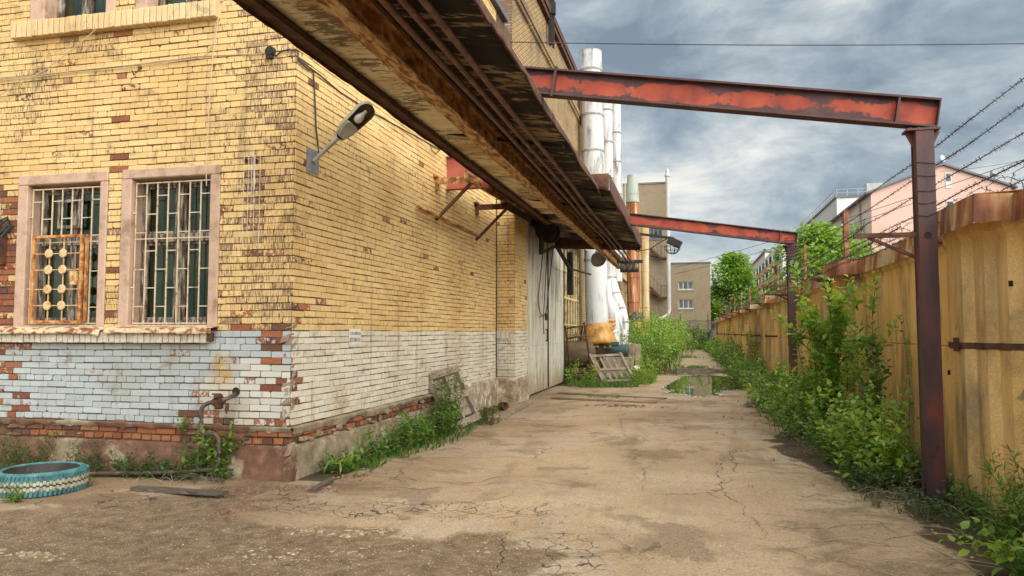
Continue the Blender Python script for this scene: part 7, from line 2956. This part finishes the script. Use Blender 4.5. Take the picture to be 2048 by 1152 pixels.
# --- low ground cover, grass and dead stalks: nobody could count these
def cover(name, n, fn, mat, seed, h, leafL, leafW, blades=False):
    rg = random.Random(seed)
    m = MB()
    for _ in range(n):
        x, y = fn(rg)
        f = max(1.0, y / 14)
        if blades:
            for k in range(5):
                d = Vector((rg.gauss(0, .35), rg.gauss(0, .35), 1))
                leaf(m, Vector((x + rg.uniform(-.03, .03), y + rg.uniform(-.03, .03), -.01)), d, rdir(rg), h * rg.uniform(.5, 1.1), .008 * f, 0, rg.uniform(.05, .35), True)
        else:
            zc = rg.uniform(.02, h)
            for k in range(5):
                d = rdir(rg, -.1, .7)
                leaf(m, Vector((x, y, zc)) + rdir(rg) * .04, d, Vector((0, 0, 1)) + rdir(rg) * .4, leafL * f * rg.uniform(.6, 1.1), leafW * f * rg.uniform(.6, 1.1), .2, .1, True)
    return struct(m.build(name, mat, sharp=180), 'stuff')


def strip(x0, x1, y0, y1, p=1.6):
    def f(r):
        y = y0 + (y1 - y0) * r.random() ** p
        return x0 + (x1 - x0) * r.random() + .12 * math.sin(y * 1.3), y
    return f


def ell_(cx_, cy_, rx_, ry_):
    return lambda r: (cx_ + r.gauss(0, .5) * rx_, cy_ + r.gauss(0, .5) * ry_)


cover('ground_cover', 1500, strip(1.75, 2.62, 8.3, 30), LEAF_DARK, 1, .22, .075, .045)
cover('ground_cover', 900, strip(1.55, 2.5, 10, 76, 1.3), LEAF_MID, 2, .28, .08, .05)
cover('ground_cover', 320, strip(2.0, 2.6, 4.5, 8.0, 1), LEAF_DARK, 3, .16, .06, .035)
cover('ground_cover', 420, strip(-4.15, -3.75, 7.9, 13.5, 1), LEAF_DARK, 4, .14, .06, .04)
cover('ground_cover', 260, strip(-3.8, -1.2, 23.2, 30, 1), LEAF_MID, 5, .22, .06, .04)
cover('ground_cover', 260, strip(-8.6, -4.9, 7.15, 7.5, 1), LEAF_DARK, 6, .14, .05, .025)
cover('grass', 120, strip(1.7, 2.5, 7.2, 12, 1), LEAF_DRY, 7, .16, 0, 0, True)
cover('grass', 160, strip(-3.9, -3.55, 8.0, 13.5, 1), LEAF_MID, 8, .16, 0, 0, True)
cover('grass', 160, strip(-3.5, -1.5, 22.2, 23.4, 1), LEAF_MID, 9, .22, 0, 0, True)
cover('grass', 90, ell_(.1, 36, .9, 1.0), LEAF_MID, 10, .14, 0, 0, True)
cover('grass', 90, ell_(-.2, 50, 1.0, 1.6), LEAF_MID, 11, .16, 0, 0, True)
cover('grass', 26, ell_(-2.1, 18.9, .5, .25), LEAF_MID, 12, .10, 0, 0, True)
cover('grass', 12, strip(-3.0, -1.0, 6.2, 7.0, 1), LEAF_MID, 14, .04, 0, 0, True)
cover('grass', 40, strip(.3, 1.6, 8, 20, 1), LEAF_DRY, 15, .07, 0, 0, True)
cover('ground_cover', 120, strip(1.5, 1.9, 6.5, 18, 1), LEAF_MID, 16, .05, .035, .02)
cover('ground_cover', 500, strip(-2.5, 2.5, 72, 79, 1), LEAF_MID, 13, .5, .05, .03)
m = MB()
rg = random.Random(77)
for i in range(120):
    x, y = rg.uniform(1.35, 2.5), rg.uniform(5.0, 9.6)
    if i < 34:
        x, y = rg.uniform(1.95, 2.5), rg.uniform(7.2, 8.3)
    a = rg.gauss(2.6, .8)
    L = rg.uniform(.15, .8)
    pts = []
    hmax = rg.uniform(.0, .12) if i < 40 else rg.uniform(0, .03)
    for k in range(7):
        t = k / 6
        a += rg.gauss(0, .16)
        x += math.cos(a) * L / 6
        y += math.sin(a) * L / 6
        pts.append((x, y, .008 + hmax * math.sin(PI * t)))
    m.tube(pts, rg.uniform(.0015, .004), 4, cap=False)
for i in range(70):
    x, y = rg.uniform(-3.75, -3.3), rg.uniform(8.2, 13.6)
    a = rg.gauss(1.4, .8)
    L = rg.uniform(.1, .5)
    pts = []
    for k in range(5):
        a += rg.gauss(0, .2)
        x += math.cos(a) * L / 4
        y += math.sin(a) * L / 4
        pts.append((x, y, .006 + .02 * math.sin(PI * k / 4)))
    m.tube(pts, rg.uniform(.0015, .004), 4, cap=False)
for i in range(16):
    x, y = rg.uniform(-6.2, -5.0), rg.uniform(7.0, 7.4)
    a = rg.uniform(0, 6.3)
    L = rg.uniform(.15, .5)
    h = rg.uniform(.02, .12)
    m.tube([(x, y, .01), (x + math.cos(a) * L * .4, y + math.sin(a) * L / 5, h), (x + math.cos(a) * L * .7, y + math.sin(a) * L / 3, h * .8), (x + math.cos(a) * L, y + math.sin(a) * L / 2, .01)], .0025, 4, cap=False)
struct(m.build('dry_stalks', STRAW), 'stuff')


# --- trees beyond the fence
def tree(label, x, y, h, r, seed, nleaf, lsize, crown0=.3, mat=LEAF_TREE, shape=1.0):
    rg = random.Random(seed)
    T = thing('tree', label, 'tree', (x, y, 0))
    L_, S_ = MB(), MB()
    ends = []
    trunk = [Vector((x + .15 * math.sin(i), y, h * .92 * i / 9)) for i in range(10)]
    S_.tube(trunk, [.045 * h * (1 - .09 * i) * .45 for i in range(10)], 7)
    nb = 80
    for i in range(nb):
        f = crown0 + (1 - crown0) * (i + rg.random()) / nb
        p = trunk[min(9, int(f * 9))].lerp(trunk[min(9, int(f * 9) + 1)], 0)
        q = (f - crown0) / (1 - crown0)
        rad_ = r * (math.sin(PI * min(1, .18 + q * .82)) ** .6) * rg.uniform(.65, 1.12) * (1.0 if q < .8 else .8)
        a = rg.random() * 2 * PI
        e = p + Vector((math.cos(a) * rad_, math.sin(a) * rad_, rad_ * rg.uniform(.1, .7)))
        S_.tube([p, p.lerp(e, .5) + Vector((0, 0, .1 * rad_)), e], [.02 * h * .3, .012 * h * .3, .004 * h * .3], 4, cap=False)
        ends.append((p, e, rad_))
    per = nleaf // nb
    for p, e, rad_ in ends:
        for k in range(per):
            t = rg.random() ** .55
            c = p.lerp(e, .25 + .8 * t) + rdir(rg) * rg.random() ** .5 * (.27 * r + .16 * rad_)
            d_ = (rdir(rg, -.5, .8) + (e - p).normalized() * .5)
            s = lsize * rg.uniform(.6, 1.2)
            leaf(L_, c, d_, Vector((0, 0, 1)) + rdir(rg) * .7, s, s * .6, .2, .1, True)
    L_.build('crown', mat, T, sharp=180)
    S_.build('trunk', BARK, T)


a = at(1466, 600, y=96)
tree('light green rounded tree right of the low brick block at the alley end', a.x - .3, 96, at(1466, 488, y=96).z, 3.6, 1, 15000, .44, .03)
a = at(1640, 600, y=60)
tree('leafy green tree beyond the fence in front of the pink house', a.x, 60, at(1640, 436, y=60).z, 3.9, 2, 15000, .36, .12)
a = at(1700, 600, y=62)
tree('lower pale tree crown beside the leafy tree, against the pink facade', a.x - .2, 62, at(1700, 470, y=62).z, 2.6, 3, 6000, .34, .15)
a = at(1505, 600, y=110)
tree('small sparse tree between the rounded tree and the ochre balconies', a.x, 110, at(1508, 560, y=110).z, 1.5, 4, 900, .45, .3)
a = at(1572, 600, y=52)
tree('small bush-like tree behind the fence by the second red post', a.x + .5, 52, at(1572, 566, y=52).z, .9, 5, 700, .28, .3)
